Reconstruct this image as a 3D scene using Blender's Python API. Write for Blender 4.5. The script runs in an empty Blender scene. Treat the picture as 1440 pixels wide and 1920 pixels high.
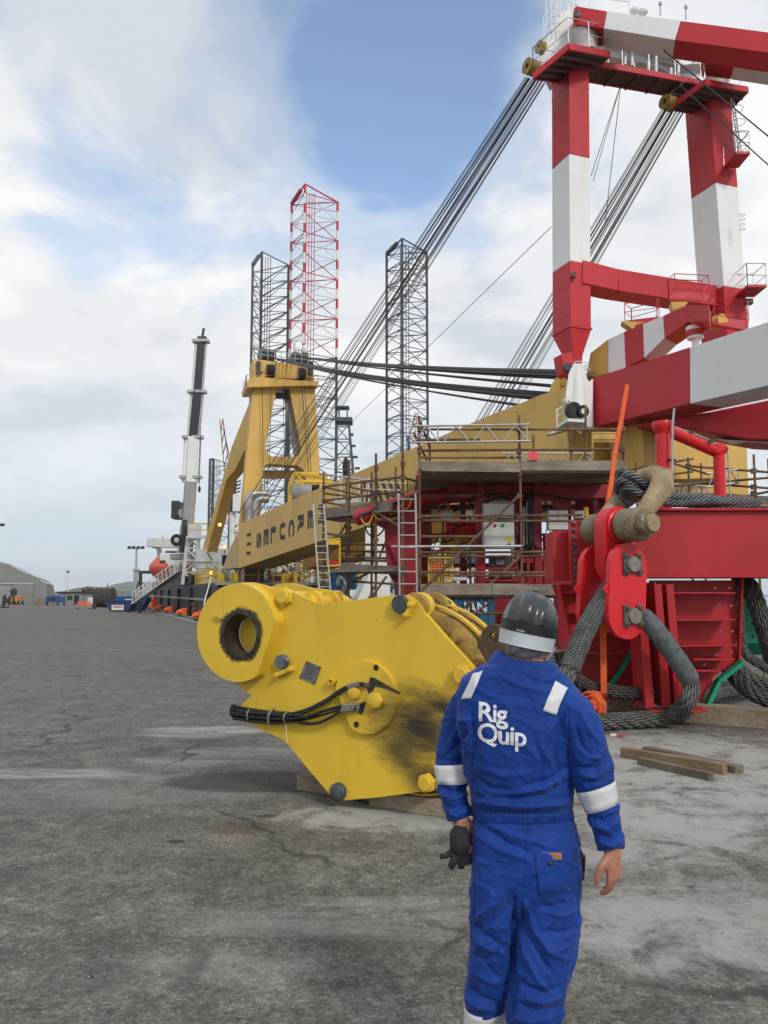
import bpy, bmesh, math, random
import numpy as np
from mathutils import Vector as V, Matrix, noise
from mathutils.geometry import tessellate_polygon
from mathutils.bvhtree import BVHTree

random.seed(7)
S = bpy.context.scene
COL = S.collection
R = math.radians
Z = V((0, 0, 1))

# ------------------------------------------------------------------ camera
FPX, CX, CY, HC, HOR = 1493.0, 720.0, 960.0, 1.78, 1116.0
PITCH = math.atan((HOR - CY) / FPX)
cam_d = bpy.data.cameras.new('camera')
cam = bpy.data.objects.new('camera', cam_d)
COL.objects.link(cam)
cam.location = (0, 0, HC)
cam.rotation_euler = (math.pi / 2 + PITCH, 0, 0)
cam_d.sensor_fit = 'HORIZONTAL'
cam_d.sensor_width = 36.0
cam_d.lens = 36.0 * FPX / 1440.0
cam_d.clip_start = 0.05
cam_d.clip_end = 12000
S.camera = cam

# ------------------------------------------------------------------ sky, sun, exposure
SUN_DIR = V((0.42, -0.72, 0.60)).normalized()       # towards the sun: behind the viewer, right
SUN_EL = math.asin(SUN_DIR.z)
SUN_AZ = math.atan2(SUN_DIR.x, SUN_DIR.y)
W = bpy.data.worlds.new('World')
S.world = W
W.use_nodes = True
nt = W.node_tree
nt.nodes.clear()
_n = nt.nodes.new
out = _n('ShaderNodeOutputWorld')
bg = _n('ShaderNodeBackground')
bg.inputs['Strength'].default_value = 0.1
sky = _n('ShaderNodeTexSky')
sky.sky_type = 'NISHITA'
sky.sun_disc = False
sky.sun_elevation = SUN_EL
sky.sun_rotation = SUN_AZ
sky.air_density = 1.0
sky.dust_density = 1.2
sky.ozone_density = 1.5
tc = _n('ShaderNodeTexCoord')
L = nt.links.new


def wmath(op, a, b=None, clamp=False):
    m = _n('ShaderNodeMath')
    m.operation = op
    m.use_clamp = clamp
    for i, x in enumerate((a, b)):
        if x is None:
            continue
        if isinstance(x, (int, float)):
            m.inputs[i].default_value = x
        else:
            L(x, m.inputs[i])
    return m.outputs[0]


def wramp(x, stops, interp='EASE'):
    r = _n('ShaderNodeValToRGB')
    r.color_ramp.interpolation = interp
    e = r.color_ramp.elements
    e[0].position, e[0].color = stops[0][0], (*stops[0][1], 1)
    e[1].position, e[1].color = stops[-1][0], (*stops[-1][1], 1)
    for p, c in stops[1:-1]:
        k = e.new(p)
        k.color = (*c, 1)
    L(x, r.inputs[0])
    return r.outputs[0]


def wnoise(vec, scale, detail, rough, dist=0.0):
    t = _n('ShaderNodeTexNoise')
    t.inputs['Scale'].default_value = scale
    t.inputs['Detail'].default_value = detail
    t.inputs['Roughness'].default_value = rough
    t.inputs['Distortion'].default_value = dist
    L(vec, t.inputs['Vector'])
    return t.outputs['Fac']


sep = _n('ShaderNodeSeparateXYZ')
L(tc.outputs['Generated'], sep.inputs[0])
# clouds lie on a high sheet: project the view direction to it so they flatten to the horizon
zz = wmath('ADD', wmath('MAXIMUM', sep.outputs[2], 0.0), 0.22)
comb = _n('ShaderNodeCombineXYZ')
L(wmath('DIVIDE', sep.outputs[0], zz), comb.inputs[0])
L(wmath('DIVIDE', sep.outputs[1], zz), comb.inputs[1])
comb.inputs[2].default_value = 3.7
n_big = wnoise(comb.outputs[0], 0.95, 7.0, 0.55, 0.2)
n_fine = wnoise(comb.outputs[0], 2.6, 12.0, 0.60, 0.45)
n_shade = wnoise(comb.outputs[0], 1.7, 5.0, 0.5, 0.2)


def wgap(d, width):
    """an opening in the cloud cover round direction d"""
    dv = V(d).normalized()
    vm = _n('ShaderNodeVectorMath')
    vm.operation = 'DOT_PRODUCT'
    L(tc.outputs['Generated'], vm.inputs[0])
    vm.inputs[1].default_value = dv
    a = wmath('ARCCOSINE', vm.outputs['Value'])
    return wmath('EXPONENT', wmath('MULTIPLY', wmath('POWER', wmath('DIVIDE', a, width), 2.0), -1.0))


g1 = wgap((0.005, 1.0, 0.66), R(10))
g2 = wgap((-0.06, 1.0, 0.42), R(9))
g3 = wgap((-0.42, 1.0, 0.55), R(7))
g4 = wgap((0.06, 1.0, 0.78), R(12))
g5 = wgap((-0.28, 1.0, 0.42), R(6))
gap = wmath('ADD', wmath('ADD', wmath('MULTIPLY', g1, 0.21), wmath('MULTIPLY', g2, 0.075)),
            wmath('ADD', wmath('ADD', wmath('MULTIPLY', g3, 0.19), wmath('MULTIPLY', g5, 0.15)), wmath('MULTIPLY', g4, 0.16)))
dens = wmath('ADD', wmath('MULTIPLY', n_big, 0.5), wmath('MULTIPLY', n_fine, 0.5))
bank = wmath('MULTIPLY', wmath('SUBTRACT', 1.0, wmath('MULTIPLY', wmath('MAXIMUM', wmath('SUBTRACT', sep.outputs[2], 0.28), 0.0), 6.0), True), 0.11)
dens = wmath('SUBTRACT', wmath('ADD', wmath('ADD', dens, 0.13), bank), gap)
mask = wramp(dens, [(0.36, (0, 0, 0)), (0.45, (.5, .5, .5)), (0.56, (1, 1, 1))])
shade = wramp(wmath('ADD', wmath('MULTIPLY', n_shade, 0.6), wmath('MULTIPLY', n_fine, 0.4)), [(0.40, (5.9, 6.25, 6.75)), (0.50, (7.4, 7.6, 7.85)), (0.60, (8.6, 8.65, 8.7))])
low = wramp(sep.outputs[2], [(0.0, (1, 1, 1)), (0.30, (0, 0, 0))])
mixh = _n('ShaderNodeMix')
mixh.data_type = 'RGBA'
L(wmath('MULTIPLY', low, 0.95), mixh.inputs[0])
L(shade, mixh.inputs[6])
mixh.inputs[7].default_value = (5.9, 6.8, 7.45, 1)
blue = _n('ShaderNodeMix')
blue.data_type = 'RGBA'
blue.blend_type = 'MULTIPLY'
blue.inputs[0].default_value = 1.0
L(sky.outputs[0], blue.inputs[6])
blue.inputs[7].default_value = (2.15, 2.08, 1.98, 1)
mx = _n('ShaderNodeMix')
mx.data_type = 'RGBA'
L(wmath('MAXIMUM', mask, wmath('MULTIPLY', low, 1.0)), mx.inputs[0])
L(blue.outputs[2], mx.inputs[6])
L(mixh.outputs[2], mx.inputs[7])
L(mx.outputs[2], bg.inputs['Color'])
L(bg.outputs[0], out.inputs['Surface'])

sun_d = bpy.data.lights.new('sun', 'SUN')
sun_d.energy = 1.5
sun_d.angle = R(10)
sun_d.color = (1.0, 0.955, 0.89)
sun = bpy.data.objects.new('sun', sun_d)
COL.objects.link(sun)
sun.rotation_euler = SUN_DIR.to_track_quat('Z', 'Y').to_euler()

S.view_settings.view_transform = 'Standard'
S.view_settings.look = 'None'
S.view_settings.gamma = 1.0
S.view_settings.use_curve_mapping = False
S.view_settings.exposure = 0.22
S.render.engine = 'CYCLES'
S.cycles.max_bounces = 6
S.cycles.diffuse_bounces = 3
S.cycles.use_denoising = True


# ------------------------------------------------------------------ photograph geometry
CAM = V((0, 0, HC))
_f = V((0, math.cos(PITCH), math.sin(PITCH)))
_u = V((0, -math.sin(PITCH), math.cos(PITCH)))


def ray(px, py):
    return V((1, 0, 0)) * ((px - CX) / FPX) + _u * ((CY - py) / FPX) + _f


def at(px, py, Y):
    d = ray(px, py)
    return CAM + d * (Y / d.y)


def gz(px, py, z=0.0):
    d = ray(px, py)
    return CAM + d * ((z - HC) / d.z)


def onp(px, py, p, n):
    d = ray(px, py)
    return CAM + d * ((p - CAM).dot(n) / d.dot(n))


# ------------------------------------------------------------------ mesh helpers
class MB:
    def __init__(s):
        s.v, s.f, s.m = [], [], []

    def add(s, vs, fs, mi=0):
        o = len(s.v)
        s.v += [V(p) for p in vs]
        s.f += [tuple(i + o for i in f) for f in fs]
        s.m += [mi] * len(fs)
        return s

    def box(s, c, size, ax=None, mi=0):
        c = V(c)
        X, Y, ZZ = ax if ax else (V((1, 0, 0)), V((0, 1, 0)), Z)
        hx, hy, hz = size[0] / 2, size[1] / 2, size[2] / 2
        vs = [c + X * (i * hx) + Y * (j * hy) + ZZ * (k * hz) for i in (-1, 1) for j in (-1, 1) for k in (-1, 1)]
        return s.add(vs, [(0, 1, 3, 2), (4, 6, 7, 5), (0, 4, 5, 1), (2, 3, 7, 6), (0, 2, 6, 4), (1, 5, 7, 3)], mi)

    def beam(s, p, q, w, h, up=Z, mi=0, w2=None, h2=None):
        p, q = V(p), V(q)
        d = (q - p).normalized()
        sd = d.cross(up).normalized()
        u = sd.cross(d).normalized()
        w2 = w if w2 is None else w2
        h2 = h if h2 is None else h2
        vs = []
        for c, a, b in ((p, w, h), (q, w2, h2)):
            vs += [c + sd * (i * a / 2) + u * (j * b / 2) for i, j in ((-1, -1), (1, -1), (1, 1), (-1, 1))]
        return s.add(vs, [(3, 2, 1, 0), (4, 5, 6, 7), (0, 1, 5, 4), (1, 2, 6, 5), (2, 3, 7, 6), (3, 0, 4, 7)], mi)

    def tube(s, pts, r, n=8, mi=0, closed=False, cap=True):
        pts = [V(p) for p in pts]
        m = len(pts)
        rs = r if isinstance(r, (list, tuple)) else [r] * m
        fr = frames(pts, closed)
        vs = []
        for (p, a, b), rr in zip(fr, rs):
            vs += [p + a * (rr * math.cos(2 * math.pi * k / n)) + b * (rr * math.sin(2 * math.pi * k / n)) for k in range(n)]
        fs = []
        for i in range(m if closed else m - 1):
            j = (i + 1) % m
            for k in range(n):
                l = (k + 1) % n
                fs.append((i * n + k, i * n + l, j * n + l, j * n + k))
        if cap and not closed:
            fs.append(tuple(reversed(range(n))))
            fs.append(tuple((m - 1) * n + k for k in range(n)))
        return s.add(vs, fs, mi)

    def prism(s, poly, ext, holes=(), mi=0, mi_side=None):
        """polygon (with holes) in 3D pushed along ext"""
        loops = [[V(p) for p in poly]] + [[V(p) for p in h] for h in holes]
        ext = V(ext)
        flat = [p for l in loops for p in l]
        n = len(flat)
        tris = tessellate_polygon(loops)
        fs = [tuple(t) for t in tris] + [tuple(reversed([i + n for i in t])) for t in tris]
        s.add(flat + [p + ext for p in flat], fs, mi)
        o = 0
        side = []
        for l in loops:
            k = len(l)
            for i in range(k):
                j = (i + 1) % k
                side.append((o + i, o + j, o + j + n, o + i + n))
            o += k
        base = len(s.v) - 2 * n
        s.f += [tuple(i + base for i in f) for f in side]
        s.m += [mi if mi_side is None else mi_side] * len(side)
        return s

    def lathe(s, p, axis, prof, n=24, mi=0, ref=None):
        p, axis = V(p), V(axis).normalized()
        a = (V(ref) if ref else (V((1, 0, 0)) if abs(axis.x) < 0.9 else V((0, 1, 0)))).cross(axis).normalized()
        b = axis.cross(a)
        vs, m = [], len(prof)
        for r, h in prof:
            vs += [p + axis * h + a * (r * math.cos(2 * math.pi * k / n)) + b * (r * math.sin(2 * math.pi * k / n)) for k in range(n)]
        fs = []
        for i in range(m - 1):
            for k in range(n):
                l = (k + 1) % n
                fs.append((i * n + k, i * n + l, (i + 1) * n + l, (i + 1) * n + k))
        ring = prof[0] == prof[-1]
        if prof[0][0] > 1e-6 and not ring:
            fs.append(tuple(reversed(range(n))))
        if prof[-1][0] > 1e-6 and not ring:
            fs.append(tuple((m - 1) * n + k for k in range(n)))
        return s.add(vs, fs, mi)

    def cyl(s, p, q, r, n=16, mi=0, r2=None):
        p, q = V(p), V(q)
        return s.lathe(p, q - p, [(r, 0), (r if r2 is None else r2, (q - p).length)], n, mi)

    def loft(s, rings, mi=0, cap=True):
        n = len(rings[0])
        vs = [p for r in rings for p in r]
        fs = []
        for i in range(len(rings) - 1):
            for k in range(n):
                l = (k + 1) % n
                fs.append((i * n + k, i * n + l, (i + 1) * n + l, (i + 1) * n + k))
        if cap:
            fs.append(tuple(reversed(range(n))))
            fs.append(tuple((len(rings) - 1) * n + k for k in range(n)))
        return s.add(vs, fs, mi)


def frames(pts, closed=False):
    m = len(pts)
    res, a = [], None
    for i, p in enumerate(pts):
        if closed:
            t = pts[(i + 1) % m] - pts[i - 1]
        else:
            t = pts[min(i + 1, m - 1)] - pts[max(i - 1, 0)]
        t = t.normalized()
        if a is None:
            a = t.cross(Z if abs(t.z) < 0.9 else V((1, 0, 0))).normalized()
        a = (a - t * a.dot(t)).normalized()
        res.append((p, a, t.cross(a)))
    return res


def spline(pts, n):
    """Catmull-Rom through pts, resampled to n points of even spacing"""
    pts = [V(p) for p in pts]
    P = [pts[0] * 2 - pts[1]] + pts + [pts[-1] * 2 - pts[-2]]
    dense = []
    for i in range(1, len(P) - 2):
        a, b, c, d = P[i - 1:i + 3]
        for k in range(24):
            t = k / 24
            dense.append(0.5 * ((2 * b) + (c - a) * t + (2 * a - 5 * b + 4 * c - d) * t * t + (3 * b - a - 3 * c + d) * t ** 3))
    dense.append(pts[-1])
    acc = [0.0]
    for i in range(1, len(dense)):
        acc.append(acc[-1] + (dense[i] - dense[i - 1]).length)
    res, j = [], 0
    for k in range(n):
        s = acc[-1] * k / (n - 1)
        while j < len(acc) - 2 and acc[j + 1] < s:
            j += 1
        t = (s - acc[j]) / max(acc[j + 1] - acc[j], 1e-9)
        res.append(dense[j].lerp(dense[j + 1], min(max(t, 0), 1)))
    return res


def wbase(o):
    b = V((0, 0, 0))
    while o is not None:
        b += o.location
        o = o.parent
    return b


def obj(name, mb, mats, parent=None, flat=False, bev=0.0, seg=2, ang=38, kind=None):
    me = bpy.data.meshes.new(name)
    base = wbase(parent)
    me.from_pydata([v - base for v in mb.v], [], mb.f)
    ms = mats if isinstance(mats, (list, tuple)) else [mats]
    for m in ms:
        me.materials.append(m)
    if len(ms) > 1:
        me.polygons.foreach_set('material_index', mb.m)
    bm = bmesh.new()
    bm.from_mesh(me)
    bmesh.ops.recalc_face_normals(bm, faces=bm.faces)
    bm.to_mesh(me)
    bm.free()
    if not flat:
        me.shade_smooth()
        me.set_sharp_from_angle(angle=R(ang))
    o = bpy.data.objects.new(name, me)
    COL.objects.link(o)
    o.parent = parent
    if bev:
        b = o.modifiers.new('bevel', 'BEVEL')
        b.width = bev
        b.segments = seg
        b.limit_method = 'ANGLE'
        b.angle_limit = R(40)
        b.harden_normals = False
    if kind:
        o['kind'] = kind
    return o


def tag(o, label, cat, group=None, kind=None):
    o['label'] = label
    o['category'] = cat
    if group:
        o['group'] = group
    if kind:
        o['kind'] = kind
    return o


def thing(name, label, cat, loc, group=None):
    o = bpy.data.objects.new(name, None)
    o.empty_display_size = 0.2
    COL.objects.link(o)
    o.location = V(loc)
    return tag(o, label, cat, group)


def struct(name, mb, m, **k):
    o = obj(name, mb, m, **k)
    o['kind'] = 'structure'
    return o


def dup(o, delta, parent=None):
    """copy of one object moved by delta, under parent"""
    c = o.copy()
    COL.objects.link(c)
    c.parent = parent if parent is not None else o.parent
    c.location = o.location + V(delta)
    return c


def dup_tree(root, loc, rotz=0.0, label=None):
    def rec(o, p):
        c = o.copy()
        COL.objects.link(c)
        c.parent = p
        for ch in list(o.children):
            rec(ch, c)
        return c
    r = rec(root, None)
    r.location = V(loc)
    r.rotation_euler.z = rotz
    if label:
        r['label'] = label
    return r


_unit = {}


def pipe(name, p, q, r, m, parent=None, n=10):
    """a straight round bar; bars of one material share one mesh"""
    key = (m.name, n)
    if key not in _unit:
        b = MB().lathe((0, 0, 0), (0, 0, 1), [(1, 0), (1, 1)], n)
        t = obj('bar', b, m)
        _unit[key] = t.data
        bpy.data.objects.remove(t)
    p, q = V(p), V(q)
    o = bpy.data.objects.new(name, _unit[key])
    COL.objects.link(o)
    d = q - p
    o.parent = parent
    o.location = p - wbase(parent)
    o.rotation_euler = d.to_track_quat('Z', 'Y').to_euler()
    o.scale = (r, r, d.length)
    return o


def circ(c, a, b, r, n, t0=0.0, t1=2 * math.pi, end=False):
    k = n if not end else n - 1
    return [c + a * (r * math.cos(t0 + (t1 - t0) * i / k)) + b * (r * math.sin(t0 + (t1 - t0) * i / k)) for i in range(n)]


# ------------------------------------------------------------------ materials
class NT:
    def __init__(s, name):
        s.m = bpy.data.materials.new(name)
        s.m.use_nodes = True
        s.t = s.m.node_tree
        s.b = s.t.nodes['Principled BSDF']
        s.geo = s.t.nodes.new('ShaderNodeNewGeometry')
        s.pos = s.geo.outputs['Position']

    def n(s, k):
        return s.t.nodes.new('ShaderNode' + k)

    def l(s, a, b):
        s.t.links.new(a, b)

    def set(s, i, x):
        if x is None:
            return
        if hasattr(x, 'links'):
            s.l(x, i)
        elif isinstance(x, tuple) and len(x) == 3 and i.type == 'RGBA':
            i.default_value = (*x, 1)
        else:
            i.default_value = x

    def math(s, op, a, b=None, clamp=False):
        k = s.n('Math')
        k.operation = op
        k.use_clamp = clamp
        s.set(k.inputs[0], a)
        s.set(k.inputs[1], b)
        return k.outputs[0]

    def noise(s, scale, detail=4.0, rough=0.55, dist=0.0, vec=None, stretch=None):
        k = s.n('TexNoise')
        k.inputs['Scale'].default_value = scale
        k.inputs['Detail'].default_value = detail
        k.inputs['Roughness'].default_value = rough
        k.inputs['Distortion'].default_value = dist
        v = vec if vec is not None else s.pos
        if stretch:
            mp = s.n('Mapping')
            mp.inputs['Scale'].default_value = stretch[:3]
            if len(stretch) > 3:
                mp.inputs['Rotation'].default_value = (0, 0, stretch[3])
            s.l(v, mp.inputs[0])
            v = mp.outputs[0]
        s.l(v, k.inputs['Vector'])
        return k.outputs['Fac']

    def ramp(s, x, lo, hi, a=0.0, b=1.0):
        k = s.n('MapRange')
        k.interpolation_type = 'SMOOTHSTEP'
        s.set(k.inputs[0], x)
        for i, q in zip((1, 2, 3, 4), (lo, hi, a, b)):
            k.inputs[i].default_value = q
        return k.outputs[0]

    def mix(s, f, a, b, blend='MIX'):
        k = s.n('Mix')
        k.data_type = 'RGBA'
        k.blend_type = blend
        s.set(k.inputs[0], f)
        s.set(k.inputs[6], a)
        s.set(k.inputs[7], b)
        return k.outputs[2]

    def bump(s, h, strength, dist=0.01, prev=None):
        k = s.n('Bump')
        k.inputs['Strength'].default_value = strength
        k.inputs['Distance'].default_value = dist
        s.l(h, k.inputs['Height'])
        if prev is not None:
            s.l(prev, k.inputs['Normal'])
        return k.outputs[0]

    def done(s, col=None, rough=None, normal=None, metal=None, spec=None):
        s.set(s.b.inputs['Base Color'], col)
        s.set(s.b.inputs['Roughness'], rough)
        s.set(s.b.inputs['Metallic'], metal)
        s.set(s.b.inputs['Specular IOR Level'], spec)
        if normal is not None:
            s.l(normal, s.b.inputs['Normal'])
        return s.m


def paint(name, col, rough=0.45, var=0.12, vs=1.2, dirt=0.35, ds=1.5, dcol=(0.06, 0.05, 0.04), thr=(0.56, 0.78),
          bump=0.08, bs=25.0, metal=0.0, streak=0.0, spec=0.4):
    """painted or bare surface with uneven colour, dirt patches and fine relief"""
    t = NT(name)
    a = t.noise(vs, 5, 0.6)
    f = t.ramp(a, 0.3, 0.7, 1 - var, 1 + var)
    c = t.mix(1.0, col, f, 'MULTIPLY')
    dn = t.noise(ds, 9, 0.68, 0.4)
    c = t.mix(t.math('MULTIPLY', t.ramp(dn, thr[0], thr[1]), dirt), c, dcol)
    if streak:
        sn = t.noise(3.0, 6, 0.6, 0.0, stretch=(1.5, 1.5, 0.12))
        c = t.mix(t.math('MULTIPLY', t.ramp(sn, 0.5, 0.75), streak), c, dcol)
    rn = t.noise(bs * 0.35, 4, 0.6)
    rg = t.ramp(rn, 0.3, 0.7, max(rough - 0.1, 0.05), min(rough + 0.12, 1))
    nb = t.bump(t.noise(bs, 6, 0.6), bump, 0.01) if bump else None
    return t.done(c, rg, nb, metal, spec)


def plain(name, col, rough=0.6, metal=0.0, spec=0.4):
    return paint(name, col, rough, 0.1, 2.0, 0.2, 3.0, bump=0.04, metal=metal, spec=spec)


def glow(name, col, st):
    m = bpy.data.materials.new(name)
    m.use_nodes = True
    b = m.node_tree.nodes['Principled BSDF']
    b.inputs['Base Color'].default_value = (*col, 1)
    b.inputs['Emission Color'].default_value = (*col, 1)
    b.inputs['Emission Strength'].default_value = st
    return m


def wood(name, c1, c2, scale=1.0, grain=(1, 18, 18)):
    t = NT(name)
    g = t.noise(2.2 * scale, 8, 0.65, 1.2, stretch=grain)
    c = t.mix(t.ramp(g, 0.3, 0.7), c1, c2)
    k = t.noise(9 * scale, 6, 0.7, 0.5)
    c = t.mix(t.math('MULTIPLY', t.ramp(k, 0.58, 0.72), 0.7), c, tuple(x * 0.3 for x in c1))
    w = t.noise(1.1, 5, 0.6)
    c = t.mix(1.0, c, t.ramp(w, 0.3, 0.7, 0.7, 1.25), 'MULTIPLY')
    return t.done(c, 0.85, t.bump(g, 0.5, 0.006), None, 0.2)


M = {}
M['red'] = paint('red_paint', (0.40, 0.016, 0.022), 0.42, 0.12, 0.6, 0.35, 1.4, (0.09, 0.012, 0.015), (0.55, 0.8))
M['red_frame'] = paint('frame_red_shaded', (0.30, 0.012, 0.020), 0.45, 0.15, 0.8, 0.5, 1.6, (0.06, 0.012, 0.014), (0.5, 0.75), streak=0.4)  # red set deeper to paint in the shade beneath the scaffold decks
M['red_new'] = paint('fresh_red_paint', (0.60, 0.018, 0.024), 0.30, 0.06, 1.0, 0.18, 4.0, (0.15, 0.02, 0.02), (0.6, 0.8), 0.05)
M['red_crane'] = paint('red_crane_paint', (0.50, 0.022, 0.030), 0.5, 0.10, 0.25, 0.3, 0.5, (0.16, 0.02, 0.03), (0.5, 0.8), streak=0.25)
M['white_crane'] = paint('white_crane_paint', (0.76, 0.77, 0.76), 0.5, 0.05, 0.25, 0.25, 0.6, (0.4, 0.40, 0.38), (0.5, 0.8), streak=0.2)
M['yellow_crane'] = paint('yellow_crane_paint', (0.64, 0.395, 0.095), 0.5, 0.10, 0.25, 0.3, 0.7, (0.2, 0.12, 0.04), (0.52, 0.8), streak=0.35)
M['white'] = paint('white_paint', (0.72, 0.72, 0.69), 0.5, 0.05, 0.8, 0.35, 0.8, (0.3, 0.25, 0.2), (0.55, 0.8), streak=0.3)
M['grey'] = paint('grey_paint', (0.28, 0.29, 0.28), 0.55, 0.12, 0.8, 0.4, 0.9, streak=0.2)
M['dark'] = paint('dark_steel', (0.035, 0.037, 0.04), 0.5, 0.25, 1.5, 0.3, 2.0, (0.12, 0.10, 0.08))
M['black_rubber'] = plain('black_rubber', (0.012, 0.012, 0.013), 0.5)
M['rig_dark'] = paint('rig_dark_steel', (0.05, 0.06, 0.075), 0.6, 0.15, 0.1, 0.2, 0.3)
M['rig_red'] = plain('rig_red_paint', (0.45, 0.03, 0.05), 0.6)
M['rig_white'] = plain('rig_white_paint', (0.7, 0.68, 0.66), 0.6)
M['rust_tube'] = paint('rusty_scaffold_tube', (0.17, 0.10, 0.055), 0.75, 0.35, 2.5, 0.8, 3.0, (0.08, 0.035, 0.02), (0.42, 0.68), 0.4, 60)
M['galv'] = paint('galvanised_tube', (0.42, 0.43, 0.43), 0.4, 0.15, 3.0, 0.4, 4.0, (0.16, 0.14, 0.12), metal=0.6)
M['alu'] = paint('aluminium', (0.42, 0.42, 0.41), 0.42, 0.1, 3.0, 0.3, 5.0, (0.25, 0.24, 0.22), metal=0.7)
M['board'] = wood('weathered_board', (0.18, 0.145, 0.11), (0.30, 0.26, 0.21))
M['baulk'] = wood('timber_baulk', (0.20, 0.155, 0.105), (0.36, 0.30, 0.22), 0.8)
M['lath'] = wood('rough_lath', (0.17, 0.115, 0.068), (0.30, 0.22, 0.14), 1.5)
M['lath_grey'] = wood('grey_lath', (0.11, 0.09, 0.068), (0.21, 0.175, 0.135), 1.5)
M['steel'] = paint('machined_steel', (0.26, 0.235, 0.21), 0.45, 0.15, 8, 0.5, 12, (0.09, 0.07, 0.05), (0.5, 0.7), 0.15, 80, metal=0.5)
M['grease'] = paint('greasy_steel', (0.10, 0.105, 0.095), 0.4, 0.35, 10, 0.6, 14, (0.03, 0.03, 0.03), (0.45, 0.65), 0.4, 40)
M['orange'] = paint('orange_plastic', (0.80, 0.12, 0.025), 0.5, 0.08, 3, 0.2, 5)
M['orange_web'] = paint('orange_webbing', (0.62, 0.10, 0.025), 0.8, 0.15, 10, 0.4, 8, bump=0.3, bs=200)
M['blue_box'] = paint('blue_container_paint', (0.02, 0.09, 0.17), 0.5, 0.15, 0.5, 0.35, 1.2, streak=0.3)
M['blue_skip'] = paint('blue_skip_paint', (0.01, 0.12, 0.26), 0.5, 0.15, 1, 0.35, 1.2)
M['navy_skip'] = paint('navy_skip_paint', (0.02, 0.05, 0.14), 0.5, 0.15, 1, 0.35, 1.2)
M['green'] = paint('green_paint', (0.0, 0.28, 0.155), 0.4, 0.08, 1.5, 0.25, 2.5, (0.02, 0.06, 0.04))
M['hull'] = paint('black_hull', (0.012, 0.014, 0.018), 0.5, 0.3, 0.3, 0.35, 0.5, (0.05, 0.048, 0.045), (0.5, 0.75), streak=0.3)
M['lamp'] = glow('lamp_glow', (1.0, 0.42, 0.10), 1.6)
M['lettering'] = plain('dark_lettering', (0.028, 0.026, 0.026), 0.6)
M['lettering_w'] = plain('white_lettering', (0.48, 0.5, 0.52), 0.6)
M['glass'] = plain('dark_window', (0.02, 0.025, 0.03), 0.12)

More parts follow.
